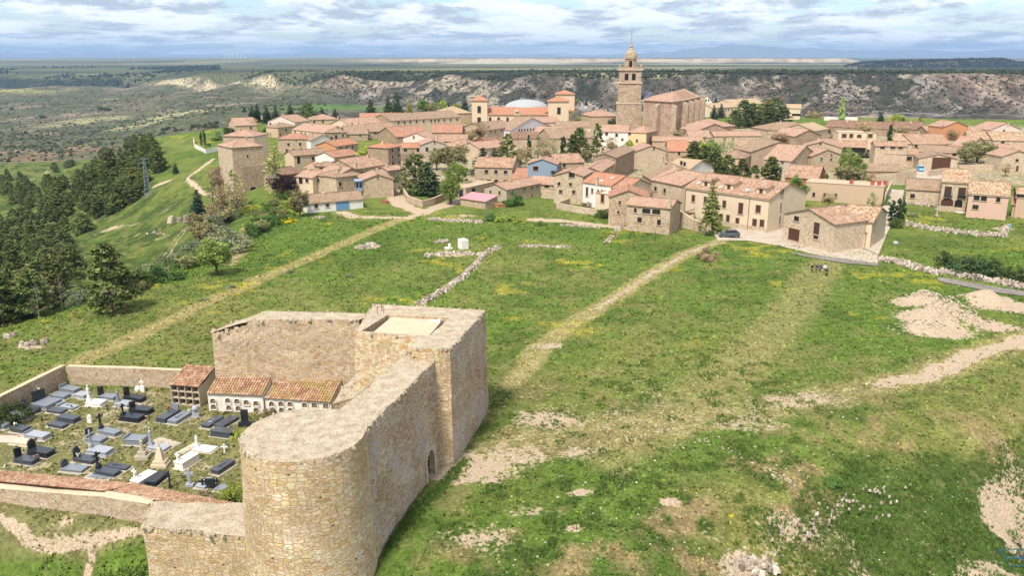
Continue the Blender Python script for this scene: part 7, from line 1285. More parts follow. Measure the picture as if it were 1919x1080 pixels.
T('yfir', 'r2', 268, 165, 11, 'brownish larch between tall fir and green tree'); T('broad', 'r2', 370, 172, 11, 'round mid green tree above the arcaded roof', 1.0); T('olive', 'r2', 440, 188, 10, 'dull brown green tree right of the round green tree', .8)
T('lime', 'r2', 515, 178, 9.5, 'light green tree above the cream roof', .8); T('fir', 'r2', 562, 203, 7, 'small dark fir between two light green trees'); T('lime', 'r2', 625, 208, 6.5, 'yellow green round tree left of the palace tower', 1.3); T('spruce', 'r2', 680, 145, 13, 'dark spruce close to the left palace tower', 1.1)
many('olive', 'r2', [(1200, 130, 13, 1.0), (1285, 140, 12, 1.2)], 'olive green tree rising behind the palace dome', 'trees behind the palace dome')
T('olive', 'r2', 960, 180, 9, 'brown green treetop left of the palace dome'); T('spruce', 'r2', 1595, 180, 11, 'dark spruce behind the palace wing', 1.0); T('lime', 'r2', 1525, 190, 10, 'light green tree behind the rear palace tower', .7); T('darkbush', 'r2', 1800, 305, 6, 'dark shrub at the foot of the church tower', .9)
T('bare', 'r1', 378, 240, 8, 'leafless tree in front of the far left pinkish house', .9); T('bush', 'r1', 330, 300, 3.5, 'green shrub below the leafless tree', 1.3); T('bush', 'r1', 470, 300, 4, 'green shrub beside the pale pink house'); T('darkbush', 'r1', 190, 305, 4.5, 'dark shrubs by the lattice mast behind the gate tower', 2.0)
T('lime', 'r1', 1245, 438, 8.5, 'bright yellow green tree beside the tall narrow brown house', 1.25); T('birch', 'r1', 530, 468, 14, 'feathery yellow green willow right of the gate tower', 1.2); T('plum', 'r1', 592, 655, 7.0, 'dark purple plum tree between gate tower and old houses', 1.5)
T('birch', 'r1', 225, 635, 12, 'half bare yellow green tree in front of the gate tower', 1.2); T('bare', 'r1', 110, 590, 11, 'bare brown tree at the left foot of the gate tower', .9); T('bare', 'r1', 235, 750, 9.5, 'leafless roadside tree with pale trunk on the gully path', 1.0); T('birch', 'r1', 60, 700, 9, 'thin budding tree left of the gully path', 1.1); T('bare', 'r1', 130, 720, 9, 'bare sapling left of the pale trunked tree', .8)
T('olive', 'r1', 715, 765, 7.5, 'olive brown tree at the corner of the white garage', .9)
many('bush', 'r1', [(600, 800, 3.4, 1.4), (540, 850, 3.2, 1.6), (450, 880, 3.4, 1.6), (640, 860, 3.4, 1.4), (570, 900, 3, 1.5), (420, 960, 3.2, 1.7), (500, 960, 3, 1.6), (620, 950, 2.8, 1.3), (380, 1020, 2.8, 1.6)], 'green shrub in the thicket left of the white garage', 'thicket beside the white garage')
T('broom', 'p', 541, 404, 1.8, 'big bright yellow broom bush left of the garage', 1.6);
T('spread', 'r1', 1590, 512, 11.5, 'big dark spreading fir beside the village lane', 1.15); T('fir', 'r1', 1690, 560, 10, 'lower dark fir leaning against the spreading fir', 1.7); T('broad', 'r1', 1850, 672, 8, 'leafy green tree in the walled garden by the lane', .9)
T('broad', 'r2', 580, 752, 7.5, 'neat green tree with visible trunk in the walled garden', .9); T('broad', 'r2', 620, 645, 8.5, 'deep green tree behind the walled garden', 1.1)
T('olive', 'r2', 590, 505, 10, 'large brown green tree in the middle of the village', 1.5); T('olive', 'r2', 470, 540, 8.0, 'smaller brown green tree left of the large one', 1.1); T('bare', 'r2', 790, 338, 11, 'wide bare grey tree below the left palace tower', 1.25); T('bare', 'r2', 720, 400, 8, 'bare tree before the pink roofed stone house', 1.1)
T('cedar', 'r2', 1005, 420, 13, 'tiered golden green cedar in the village centre', 1.1); T('spruce', 'r2', 820, 535, 9.5, 'dark conifer left of the golden cedar', 1.7); T('spruce', 'r2', 905, 540, 9, 'dark green conifer touching the golden cedar', 1.3); T('cypress', 'r2', 1165, 452, 9, 'small cypress among bare poplars'); T('birch', 'r2', 1235, 450, 11, 'thin grey green poplar right of the small cypress', .9); T('bare', 'r2', 1140, 510, 9, 'bare brown tree right of the golden cedar', 1.0); T('bare', 'r2', 1300, 500, 9.5, 'bare brown tree behind the blue house', 1.0); T('birch', 'r2', 1350, 480, 9, 'thin pale poplar before the long brown roof', .9); T('olive', 'r2', 1090, 545, 6, 'brown bushy tree above the red annex', 1.2)
T('cypress', 'r2', 1420, 465, 9, 'dark cypress left of the twin dark pines', 1.5); T('pine', 'r2', 1545, 405, 12, 'tall dark pine in the centre right of the village', 1.2); T('pine', 'r2', 1500, 450, 10, 'shorter dark pine left of the tall one', 1.1); T('cedar', 'r2', 1682, 340, 14, 'slim tall conifer left of the white and yellow house', .75); T('bare', 'r2', 1785, 460, 7.5, 'bare whitish tree in front of the white house', 1.0); T('lime', 'r3', 320, 800, 6.5, 'small bright green tree in front of the yellow house', .8); T('olive', 'r2', 1600, 555, 5, 'light shrub tree below the dark pines', 1.2)
T('darkbush', 'r5', 640, 305, 4, 'dark shrub at the corner of the blue house', 1.0); T('bush', 'r2', 1045, 868, 4.2, 'round green bush in front of the long low stone house', 1.1)
T('spruce', 'r3', 955, 540, 9, 'dark conifer below the convent bell gable', 1.2); T('spruce', 'r3', 1010, 528, 9.5, 'dark conifer in front of the convent building', 1.2); T('spruce', 'r3', 968, 480, 11, 'dark conifer behind the convent bell gable', .9); T('fir', 'r3', 900, 545, 7, 'little dark fir beside the bell gable', .9)
many('spread', 'r3', [(1180, 512, 14, 1.05), (1250, 535, 13, 1.2), (1345, 502, 14.5, 1.2), (1420, 492, 15, 1.25), (1475, 560, 11.5, 1.15), (1215, 580, 9, 1.4), (1120, 580, 10, 1.1), (1390, 560, 11, 1.3)], 'dark cedar in the big clump right of the church', 'dark cedar clump right of the church')
T('broad', 'r3', 1635, 478, 11, 'green tree behind the cream villa', 1.0); T('poplar', 'r4', 560, 98, 13, 'tall pale green poplar leaning against the canyon', 1.0, None, .1); T('brownbush', 'r3', 1710, 570, 6, 'pale brown bush right of the villa', 1.3)
many('pine', 'r3', [(800, 818, 11, 1.2), (900, 850, 9.5, 1.4), (960, 880, 9, 1.3), (1060, 925, 8, 1.4), (1170, 955, 7.5, 1.2), (880, 960, 8, 1.4), (1000, 980, 7, 1.4), (1110, 1000, 6, 1.4), (840, 1000, 6, 1.5), (1260, 1000, 6, 1.2)], 'dark green pine in the grove behind the apartment house', 'pine grove behind the apartment house'); T('pine', 'r3', 1385, 938, 9, 'separate pine at the right end of the grove', 1.2)
T('lime', 'r3', 868, 800, 10, 'bright green treetop above the pine grove', .7); T('broad', 'r3', 950, 800, 9, 'leafy tree behind the pine grove', 1.0); T('birch', 'r3', 1030, 785, 8, 'budding poplar behind the grove', 1.1); T('birch', 'r3', 1092, 785, 8, 'second budding poplar nearer the barn', 1.0); T('plum', 'r3', 770, 905, 6, 'dark purple shrub left of the pine grove', 1.0)
T('bare', 'r3', 1435, 730, 7.0, 'wide round brown shrub tree behind the grey barn', 1.8); T('bare', 'r3', 1165, 725, 6, 'low bare tree on the narrow roof house', 1.4); T('bare', 'r3', 680, 718, 6, 'spreading bare shrub below the church apse', 1.6); T('bare', 'r4', 465, 292, 6.5, 'bare tree left of the white flat roofed house', 1.2)
T('spruce', 'r4', 850, 180, 9, 'dark spruce on the skyline of the brown roofs', 1.1); T('lime', 'r4', 965, 208, 7, 'wide yellow green tree on the village edge', 1.7); T('spruce', 'r4', 1015, 235, 8, 'dark spruce before the yellow green tree', 1.4); T('yfir', 'r4', 1150, 200, 11, 'tall brownish conifer at the village edge', .9); T('bare', 'r4', 720, 255, 9.5, 'twisted bare tree before the long brown roof', 1.5); T('bare', 'r4', 1000, 290, 6, 'bare bushy tree right of the cypress', 1.6); T('cypress', 'r4', 920, 292, 9.5, 'lone slim cypress behind the two tier house', 1.3)
T('broad', 'r4', 615, 462, 10.5, 'tall fresh green tree beside the ivy porch', .75); T('broad', 'r4', 680, 520, 8, 'green tree leaning on the tall fresh green one', .9); T('olive', 'r4', 605, 585, 6.5, 'dome shaped olive green bush tree', 1.9); T('darkbush', 'r4', 700, 460, 4, 'dark ivy mass over the porch roof', 1.6); T('bare', 'r4', 770, 640, 4.5, 'bare tree by the outbuilding', 1.0)
T('olive', 'r4', 1590, 395, 9, 'huge brown green tree near the right edge', 1.75); T('olive', 'r4', 1500, 450, 7, 'left lobe tree beside the huge brown green tree', 1.3); T('bare', 'r4', 1390, 325, 5.5, 'bare shrub in front of the orange house', 1.7); T('bare', 'r4', 1790, 580, 4.5, 'thin bare tree by the barred window house', 1.1)
T('broad', 'r4', 215, 665, 8.5, 'dense green tree at the corner of the apartment house', 1.0); T('pine', 'r4', 35, 538, 8.5, 'pine behind the apartment house roof', 1.3); T('bare', 'r4', 460, 795, 4.5, 'small bare tree against the tan building', 1.3); T('birch', 'r4', 790, 805, 5, 'small yellowish tree at the end of the tan building', 1.5); T('mauve', 'r4', 620, 880, 1.8, 'mauve flowering shrub before the tan building', 2.0)
T('cypress', 'r4', 990, 848, 5.5, 'tall dark cypress at the street corner', 1.5); T('cypress', 'r4', 940, 865, 5.2, 'bushy cypress beside the paved street', 1.8); T('cypress', 'r4', 1020, 870, 5.2, 'right one of the three street cypresses', 1.3); T('bush', 'r4', 955, 985, 2.6, 'green bush at the foot of the street cypresses', 1.2)
T('spread', 'r4', 1650, 862, 4.0, 'dense bushy conifer in front of the pink house', 1.2); T('bush', 'r4', 405, 612, 4.2, 'ivy covering the end wall of the red house', .7); T('bush', 'r4', 888, 805, 3.6, 'clipped ivy hedge at the end of the tan building', .6); T('greybush', 'r4', 1080, 950, 1.2, 'low grey shrub in the walled field', 1.8)
T('yfir', 'r6', 552, 205, 12.7, 'tall slender golden conifer in front of the apartment house', .78); T('brownbush', 'r6', 512, 725, 3.0, 'lonely brown bush on the meadow track', 1.1); T('mauve', 'r6', 560, 555, 2.4, 'mauve lilac bush beside the parked car', 1.0); T('darkbush', 'r6', 520, 600, 1.6, 'dark shrub at the end of the garden wall', 1.0)
many('limebush', 'r5', [(300, 640, 2.0, 1.6), (385, 660, 1.8, 1.5), (230, 650, 1.8, 1.2)], 'pale green bush in the row along the upper path', 'pale bushes along the upper path'); T('bush', 'r5', 150, 625, 2.4, 'darker bush at the left end of the upper path', 1.2); T('bush', 'r5', 535, 690, 1.5, 'small dark bush at the start of the upper path', 1.4); T('limebush', 'r5', 1060, 745, 2.2, 'sprawling yellow green bush beside the broken wall', 1.5)
T('bush', 'r5', 985, 598, 2.6, 'green bush under the low garden wall', 1.0); T('darkbush', 'r5', 1030, 628, 1.8, 'dark little bush at the corner of the stone gable', 1.2); T('brownbush', 'r5', 890, 535, 2.0, 'reddish shrub inside the low garden wall', 1.3)
T('darkbush', 'q5', 1330, 178, 3.6, 'slanting dark bush beside the dry stone wall', .7, None, .35); T('darkbush', 'q5', 1540, 205, 4.2, 'biggest dark bush behind the dry stone wall', 1.6); T('darkbush', 'q5', 1710, 245, 3.6, 'right lobe of the dark bushes behind the dry stone wall', 1.2); T('darkbush', 'q5', 1905, 310, 3.0, 'dark bush at the right picture edge behind the wall', 1.0)
T('darkbush', 'c1', 60, 235, 2.6, 'dark bush in the far left corner of the cemetery', 1.4); T('limebush', 'p', 433, 893, 2.6, 'bright green bush between cemetery ledge and round tower', .9); T('limebush', 'p', 447, 798, 1.8, 'small yellow green bush beside the black tomb by the tower', .8); T('brownbush', 'p', 378, 918, 1.3, 'dry brown shrub on the tiled ledge', 1.4); T('brownbush', 'p', 500, 760, 1.2, 'dry shrub in front of the niche buildings', 1.0)
T('bush', 'p', 1563, 905, 1.1, 'little green bush on the stony bank', 1.3); T('broom', 'p', 1369, 980, .28, 'tiny yellow flower clump at the foot of the bank', 1.2)
for q in [(656, 512, .9), (433, 530, .9), (543, 506, .8), (380, 560, .7), (225, 572, .8)]: T('greybush', 'p', q[0], q[1], q[2], 'low dark shrub dotted on the open meadow', 1.6, 'shrubs dotted on the meadow')
# the wood on the left slope
g_ = random.Random(5)
def wood(poly, n, hmin, hmax, label, group, kinds=('pine',), wf=(1.0, 1.5)):
    xs, ys = [p[0] for p in poly], [p[1] for p in poly]; out = 0; tries = 0; used_ = []
    while out < n and tries < n * 60:
        tries += 1; x, y = g_.uniform(min(xs), max(xs)), g_.uniform(min(ys), max(ys)); ins = False
        for (ax, ay), (bx, by) in zip(poly, poly[1:] + poly[:1]):
            if (ay > y) != (by > y) and x < (bx - ax) * (y - ay) / (by - ay) + ax: ins = not ins
        if not ins: continue
        p = ground_px(x, y)
        if any((p - q).length < 2.3 for q in used_): continue
        used_.append(p); h = g_.uniform(hmin, hmax); plant(g_.choice(kinds), (p.x, p.y, p.z - .3), h, label, g_.uniform(*wf), group); out += 1
wood([(140, 345), (180, 290), (240, 268), (296, 285), (302, 322), (275, 330), (270, 370), (215, 405), (150, 410)], 66, 6, 9.2, 'dark green pine in the dense wood on the left hillside', 'pines of the dense hillside wood', ('pine', 'pine', 'spread'))
wood([(-20, 420), (60, 400), (130, 395), (165, 430), (130, 470), (150, 540), (90, 590), (-20, 620)], 86, 5.5, 9, 'dark pine in the wood below the left edge of the meadow', 'pines of the wood below the meadow', ('pine', 'pine', 'spread'))
wood([(0, 335), (60, 330), (130, 350), (120, 385), (0, 400)], 22, 6, 9.5, 'scattered pine on the far left slope', 'scattered pines on the far left slope')
wood([(0, 372), (140, 332), (215, 400), (150, 425), (60, 408)], 40, 4.5, 7, 'small pine on the open bank between the two woods', 'small pines between the two woods', ('pine', 'spread'))
wood([(285, 243), (410, 232), (412, 240), (290, 250)], 20, 3.5, 5.5, 'dark tree in the hedge line along the far left meadow rim', 'hedge line along the far meadow rim', ('darkbush', 'spread'), (1.1, 1.5))
wood([(90, 320), (150, 300), (140, 312), (90, 332)], 7, 5, 7, 'dark tree in the row along the far slope edge', 'row of trees on the far slope edge', ('spread', 'pine'))
wood([(150, 580), (280, 545), (340, 510), (400, 495), (400, 480), (330, 490), (280, 520), (150, 565)], 22, 2.2, 4, 'scrubby bush along the crest of the meadow', 'scrub along the meadow crest', ('greybush', 'bush', 'olive'), (1.0, 1.6))
wood([(345, 420), (420, 400), (425, 480), (380, 495), (345, 470)], 14, 3.5, 6, 'brown green shrub between the two farm tracks', 'shrubs between the farm tracks', ('olive', 'greybush', 'brownbush'), (1.0, 1.3))
wood([(470, 395), (560, 390), (520, 420), (475, 450)], 16, 2.2, 4, 'leafy shrub on the bank between gully path and garage', 'shrubs on the gully bank', ('bush', 'limebush', 'olive'), (1.1, 1.5))
T('pine', 'l2', 775, 365, 10.5, 'big dark pine standing alone by the farm track', 1.25); T('spruce', 'l2', 1470, -70, 9, 'dark fir on the rocks above the farm track', 1.2); T('broad', 'l2', 1600, 300, 7.0, 'grey green round tree at the meadow crest', 1.2); T('olive', 'l2', 1500, 150, 7, 'brownish tree above the grey green round tree', 1.1)
many('dead', 'l2', [(250, 640, 6.5), (345, 600, 6), (430, 580, 6), (610, 350, 5.5), (440, 350, 5.5)], 'grey dead tree among the pines on the left slope', 'dead trees in the left wood')
T('spruce', 'l1', 1310, 820, 4.5, 'small lone fir on the green spur', 1.2); many('cypress', 'l1', [(1502, 582, 6.5), (1525, 570, 7)], 'slim cypress in the white walled garden left of the gate tower', 'two cypresses in the white walled garden')
T('bush', 'l1', 1560, 665, 2, 'small round shrub inside the white walled garden', 1.0); T('brownbush', 'l1', 1650, 820, 4.5, 'brown scrub below the gate tower wall', 1.5); T('bush', 'l1', 1620, 600, 3.5, 'green shrub beside the white walled garden', 1.2)
many('darkbush', 'l1', [(760, 395, 9, 1.5), (805, 405, 8, 1.6), (305, 458, 9, 1.8), (85, 400, 8, 1.2)], 'dark bush on the sunlit pasture across the valley', 'bushes on the far pasture')
# ------------------------------------------------------------ stone walls, people, cars and the rest
plain('car_grey', (0.10, 0.11, 0.125), 0.25, 0.02, 1, .6, .4); plain('car_blue', (0.16, 0.38, 0.62), 0.3, 0.02, 1, .5); plain('tyre', (0.015, 0.015, 0.015), .8); plain('lamp_red', (.3, .02, .02), .3); plain('lamp_white', (.7, .7, .68), .3); plain('window_glass', (0.03, 0.035, 0.04), .1, .02, 1, .6)
masonry('drystone', [(0.30, 0.24, 0.19), (0.44, 0.36, 0.28), (0.55, 0.47, 0.38)], (0.2, 0.16, 0.12), 3.5, .8, .8, .3)
b = NB('field_stone', .95, .1); c = b.ramp(b.new('ShaderNodeNewGeometry').outputs['Random Per Island'], [(0, (0.20, 0.155, 0.12)), (.4, (0.38, 0.31, 0.245)), (.8, (0.50, 0.43, 0.35)), (1, (0.62, 0.55, 0.46))]); b.color(b.mix(1, c, _grey(b, b.rng(b.noise(b.vec('Object'), 3, 4, .7), .3, .7, .75, 1.2)), 'MULTIPLY')); M['field_stone'] = b.m
def drystone(label, pts, w=.9, h=1.0, n_per=9, name='dry_stone_wall', cat='wall', s=(.18, .36), group=None, ruin=0.0):
    """a wall of loose field stones along world points"""
    lo = Vector((pts[0][0], pts[0][1], G0(pts[0][0], pts[0][1]))); t = MB()
    for (ax, ay), (bx, by) in zip(pts, pts[1:]):
        L = math.hypot(bx - ax, by - ay); nx, ny = -(by - ay) / L, (bx - ax) / L
        for k in range(int(L * n_per)):
            f = random.random(); o = random.gauss(0, .32); zf = random.random() * max(0, 1 - abs(o) * 1.1); x, y = ax + (bx - ax) * f + nx * o * w, ay + (by - ay) * f + ny * o * w; hh = h * (1 - ruin * fbm(np.array([x]), np.array([y]), 3.0, 2, 8)[0] * 1.6); sz = random.uniform(*s)
            t.lump((x, y, G0(x, y) + zf * max(hh, .1) + sz * .2), sz, sz * random.uniform(.6, 1), sz * random.uniform(.45, .8), 0, random.uniform(0, 6))
        if h > .6:
            gz = [G0(ax, ay), G0(bx, by)]; a, c = Vector((ax, ay, 0)), Vector((bx, by, 0)); n = Vector((nx, ny, 0)) * w * .3; t.prism([a - n, c - n, c + n, a + n], [gz[0] - .2, gz[1] - .2, gz[1] - .2, gz[0] - .2], [gz[0] + h * .7 * (1 - ruin), gz[1] + h * .7 * (1 - ruin), gz[1] + h * .7 * (1 - ruin), gz[0] + h * .7 * (1 - ruin)])
    o = t.build(name, M['field_stone'], None, False, lo); tag(o, label, cat, group)
    if cat == 'stones': o['kind'] = 'stuff'
    return o
pw = lambda *q: [tuple(at(*p)[:2]) for p in q]
drystone('thin broken stone wall running from the keep up the meadow', pw((785, 574), (830, 550), (868, 522), (892, 497), (910, 478), (935, 466)), .8, .75, 14, ruin=.2)
drystone('scattered stone row beside the white block', pw((795, 482), (830, 476), (870, 477), (905, 480)), 1.6, .5, 12, name='stone_row', cat='stones', ruin=.4)
drystone('short flat stone row in the middle meadow', pw((974, 462), (1010, 462), (1068, 464)), 1.0, .35, 11, name='stone_row', cat='stones', ruin=.4)
drystone('short ruined wall piece beside the yellow green bush', pw((1137, 455), (1152, 440), (1165, 428)), .8, .7, 14, ruin=.2)
drystone('stone heap near the lane at the garage field', pw((668, 466), (690, 462), (700, 456)), 1.8, .35, 22, name='stone_heap', cat='stones')
drystone('white rubble strip along the top of the meadow by the lane', pw((805, 412), (840, 414), (880, 416), (905, 418)), 2.2, .3, 16, name='stone_row', cat='stones'); drystone('pale stones under the upper path', pw((1050, 424), (1090, 425), (1125, 428)), 1.0, .3, 10, name='stone_row', cat='stones')
drystone('broad dry stone wall with rubble beside the asphalt path', pw((1645, 488), (1670, 490), (1700, 499), (1730, 508), (1760, 516)), 1.5, 1.0, 26, ruin=.15); drystone('long dry stone wall continuing to the right edge', pw((1762, 512), (1810, 520), (1860, 528), (1940, 543)), 1.4, 1.0, 24, ruin=.15)
drystone('dry stone wall between the two walled fields', pw((1698, 422), (1740, 431), (1790, 438), (1840, 443), (1880, 444), (1886, 428)), 1.0, 1.0, 16); drystone('low stone edging in front of the balcony house', pw((1690, 382), (1730, 386), (1790, 391), (1830, 393)), .8, .6, 12)
drystone('loose stones on the grass below the garage', pw((590, 408), (610, 409)), 1.0, .2, 12, name='stone_heap', cat='stones'); drystone('small heap of pale stones left of the white block', pw((818, 456), (840, 453)), 1.0, .4, 16, name='stone_heap', cat='stones'); drystone('pale stones at the left meadow edge', pw((40, 652), (62, 650), (88, 645)), .8, .35, 7, name='stone_row', cat='stones', s=(.2, .5))
# crags
def crag(label, px, py, z, n, r, s):
    c = at(px, py, z); c.z = G0(c.x, c.y); t = MB(); [t.lump((c.x + random.gauss(0, r), c.y + random.gauss(0, r * .7), G0(c.x, c.y) + random.uniform(-.2, .5) * s), s * random.uniform(.5, 1.2), s * random.uniform(.5, 1), s * random.uniform(.4, .9), 0, random.uniform(0, 6), .35) for k in range(n)]; o = t.build('rock_outcrop', M['field_stone'], None, False, c); tag(o, label, 'rocks'); o['kind'] = 'stuff'
crag('jagged rock outcrop at the lower edge of the stony bank', 1408, 1050, -2, 70, 1.1, .32); crag('pale rocks scattered on the stony bank', 1490, 965, -.8, 60, 2.2, .17); crag('grey stones round the little bush on the bank', 1590, 930, -2, 60, 2.8, .14); crag('rock lumps in the pale cutting at the right', 1900, 1000, -6, 60, 2.4, .2); crag('rocks beside the dark fir above the farm track', 350, 395, -8, 14, 2.0, 1.3); crag('pale boulder at the left crest of the meadow', 20, 632, 0, 5, .5, .6); crag('white rocks on the green spur', 305, 430, -13, 10, 3, .4)
# garden and field walls of masonry
rw = lambda name, label, pts, th, h, mat='house_stone', cap='stone_trim': rubble_wall(name, label, pts, th, h, M[mat], M[cap] if cap else None, -.5, 'wall', .05, 1.4)
rw('garden_wall', 'curved stone wall of the garden by the lane', [at(*p, 0) for p in ((755, 366), (765, 380), (792, 389), (812, 384), (846, 370))], .5, 1.8); rw('garden_wall', 'stone wall between spreading fir and walled garden', [at(*p, 0) for p in ((790, 352), (830, 354))], .4, 1.6)
rw('garden_wall', 'long descending stone wall in front of the apartment house', [at(*p, 0) for p in ((1268, 425), (1300, 431), (1330, 441))], .6, [4.2, 2.4, 2.2], 'house_stone_pale'); rw('garden_wall', 'low pale wall round the bushes below the cream gable', [at(*p, 0) for p in ((1078, 378), (1044, 392), (1080, 400), (1128, 406), (1150, 398))], .5, 1.6, 'house_stone_pale'); rw('garden_wall', 'pale wall between the low house and the cream gable', [at(*p, 0) for p in ((1015, 372), (1040, 374))], .4, 2.2, 'house_stone_pale')
rw('garden_wall', 'rising stone yard wall behind the tan building', [at(*P('r4', p), 0) for p in ((800, 745), (950, 738), (1100, 722))], .4, [2.4, 3.2, 3.6], 'house_stone_pale'); rw('garden_wall', 'stone yard wall beside the blue van', [at(*P('r4', p), 0) for p in ((1190, 690), (1330, 668))], .4, 2.2, 'house_stone_pale'); rw('garden_wall', 'grey street wall at the end of the tan building', [at(*P('r4', p), 0) for p in ((868, 905), (915, 800))], .4, 3.2, 'concrete'); rw('garden_wall', 'stone wall below the huge brown green tree', [at(*P('r4', p), 0) for p in ((1420, 640), (1560, 640), (1680, 640))], .5, 2.0, 'house_stone_pale')
rw('garden_wall', 'white garden wall left of the gate tower', [at(*P('l1', p), -1.5) for p in ((1452, 655), (1460, 690), (1545, 748), (1635, 738))], .4, 1.8, 'white', 'stone_trim'); rw('garden_wall', 'stone wall behind the gate tower', [at(*P('r1', p), 0) for p in ((385, 412), (455, 400), (520, 398))], .4, 2.6); rw('garden_wall', 'old stone wall beneath the tall narrow house', [at(*P('r1', p), 0) for p in ((1480, 580), (1560, 570), (1690, 565))], .4, 2.8)
rw('garden_wall', 'white wall strip on the village skyline', [at(*P('r4', p), 0) for p in ((415, 272), (540, 274), (665, 276))], .4, 2.2, 'white', 'stone_trim')
for i, (x, y) in enumerate([(622, 735), (780, 742), (830, 745), (876, 745)]):
    p = at(*P('r4', (x, y)), 5.2); mb = MB(); mb.box((0, 0, 0), .8, .7, 1.2); mb.box((0, 0, 1.2), .95, .85, .12); t = mb.build('chimney_stack', M['redwall']); t.location = (p.x, p.y, 4.9); tag(t, 'red chimney stack on the flat tan building', 'chimney', 'red chimney stacks on the tan building')
# paving, street, asphalt
def paving(name, pts, mat, lift):
    pts = [at(*p) for p in pts]; bm = bmesh.new(); vs = [bm.verts.new(p) for p in pts]; bm.faces.new(vs); bmesh.ops.triangulate(bm, faces=bm.faces[:]); bmesh.ops.subdivide_edges(bm, edges=bm.edges[:], cuts=12, use_grid_fill=True); me = bpy.data.meshes.new(name); bm.to_mesh(me); bm.free()
    co = np.array([v.co[:] for v in me.vertices]); co[:, 2] = height(co[:, 0], co[:, 1]) + lift; me.vertices.foreach_set('co', co.astype(np.float32).ravel()); me.update(); me.materials.append(mat); return kind(link(name, me), 'structure')
b = NB('paving', .9, .1); v = b.vec('Object'); vo = b.voro(v, 1.6, 'DISTANCE_TO_EDGE', .9); c = b.ramp(b.noise(v, .5, 5, .65), [(.3, (0.36, 0.295, 0.225)), (.7, (0.50, 0.43, 0.345))]); c = b.mix(b.rng(vo.outputs['Distance'], 0, .05, .35, 0), c, (0.30, 0.24, 0.19)); b.color(c); PAV = b.m
b = NB('asphalt', .9, .1); v = b.vec('Object'); b.color(b.ramp(b.noise(v, .6, 6, .7), [(.3, (0.15, 0.13, 0.12)), (.7, (0.27, 0.24, 0.21))])); ASP = b.m
paving('pavement', [(1338, 440), (1372, 428), (1430, 432), (1468, 418), (1475, 440), (1600, 462), (1646, 468), (1645, 498), (1560, 486), (1460, 462), (1400, 452), (1345, 452)], PAV, .10); paving('street', [(1606, 462), (1650, 400), (1668, 356), (1694, 358), (1690, 385), (1662, 440), (1646, 480)], PAV, .22); paving('yard', [(1712, 318), (1748, 315), (1790, 320), (1760, 338), (1710, 338)], PAV, .22)
paving('road', [(1478, 473), (1545, 482), (1642, 494), (1652, 501), (1575, 494), (1500, 481)], ASP, .13); paving('path', [(1756, 522), (1790, 525), (1850, 536), (1960, 553), (1960, 562), (1840, 546), (1758, 528)], ASP, .14)
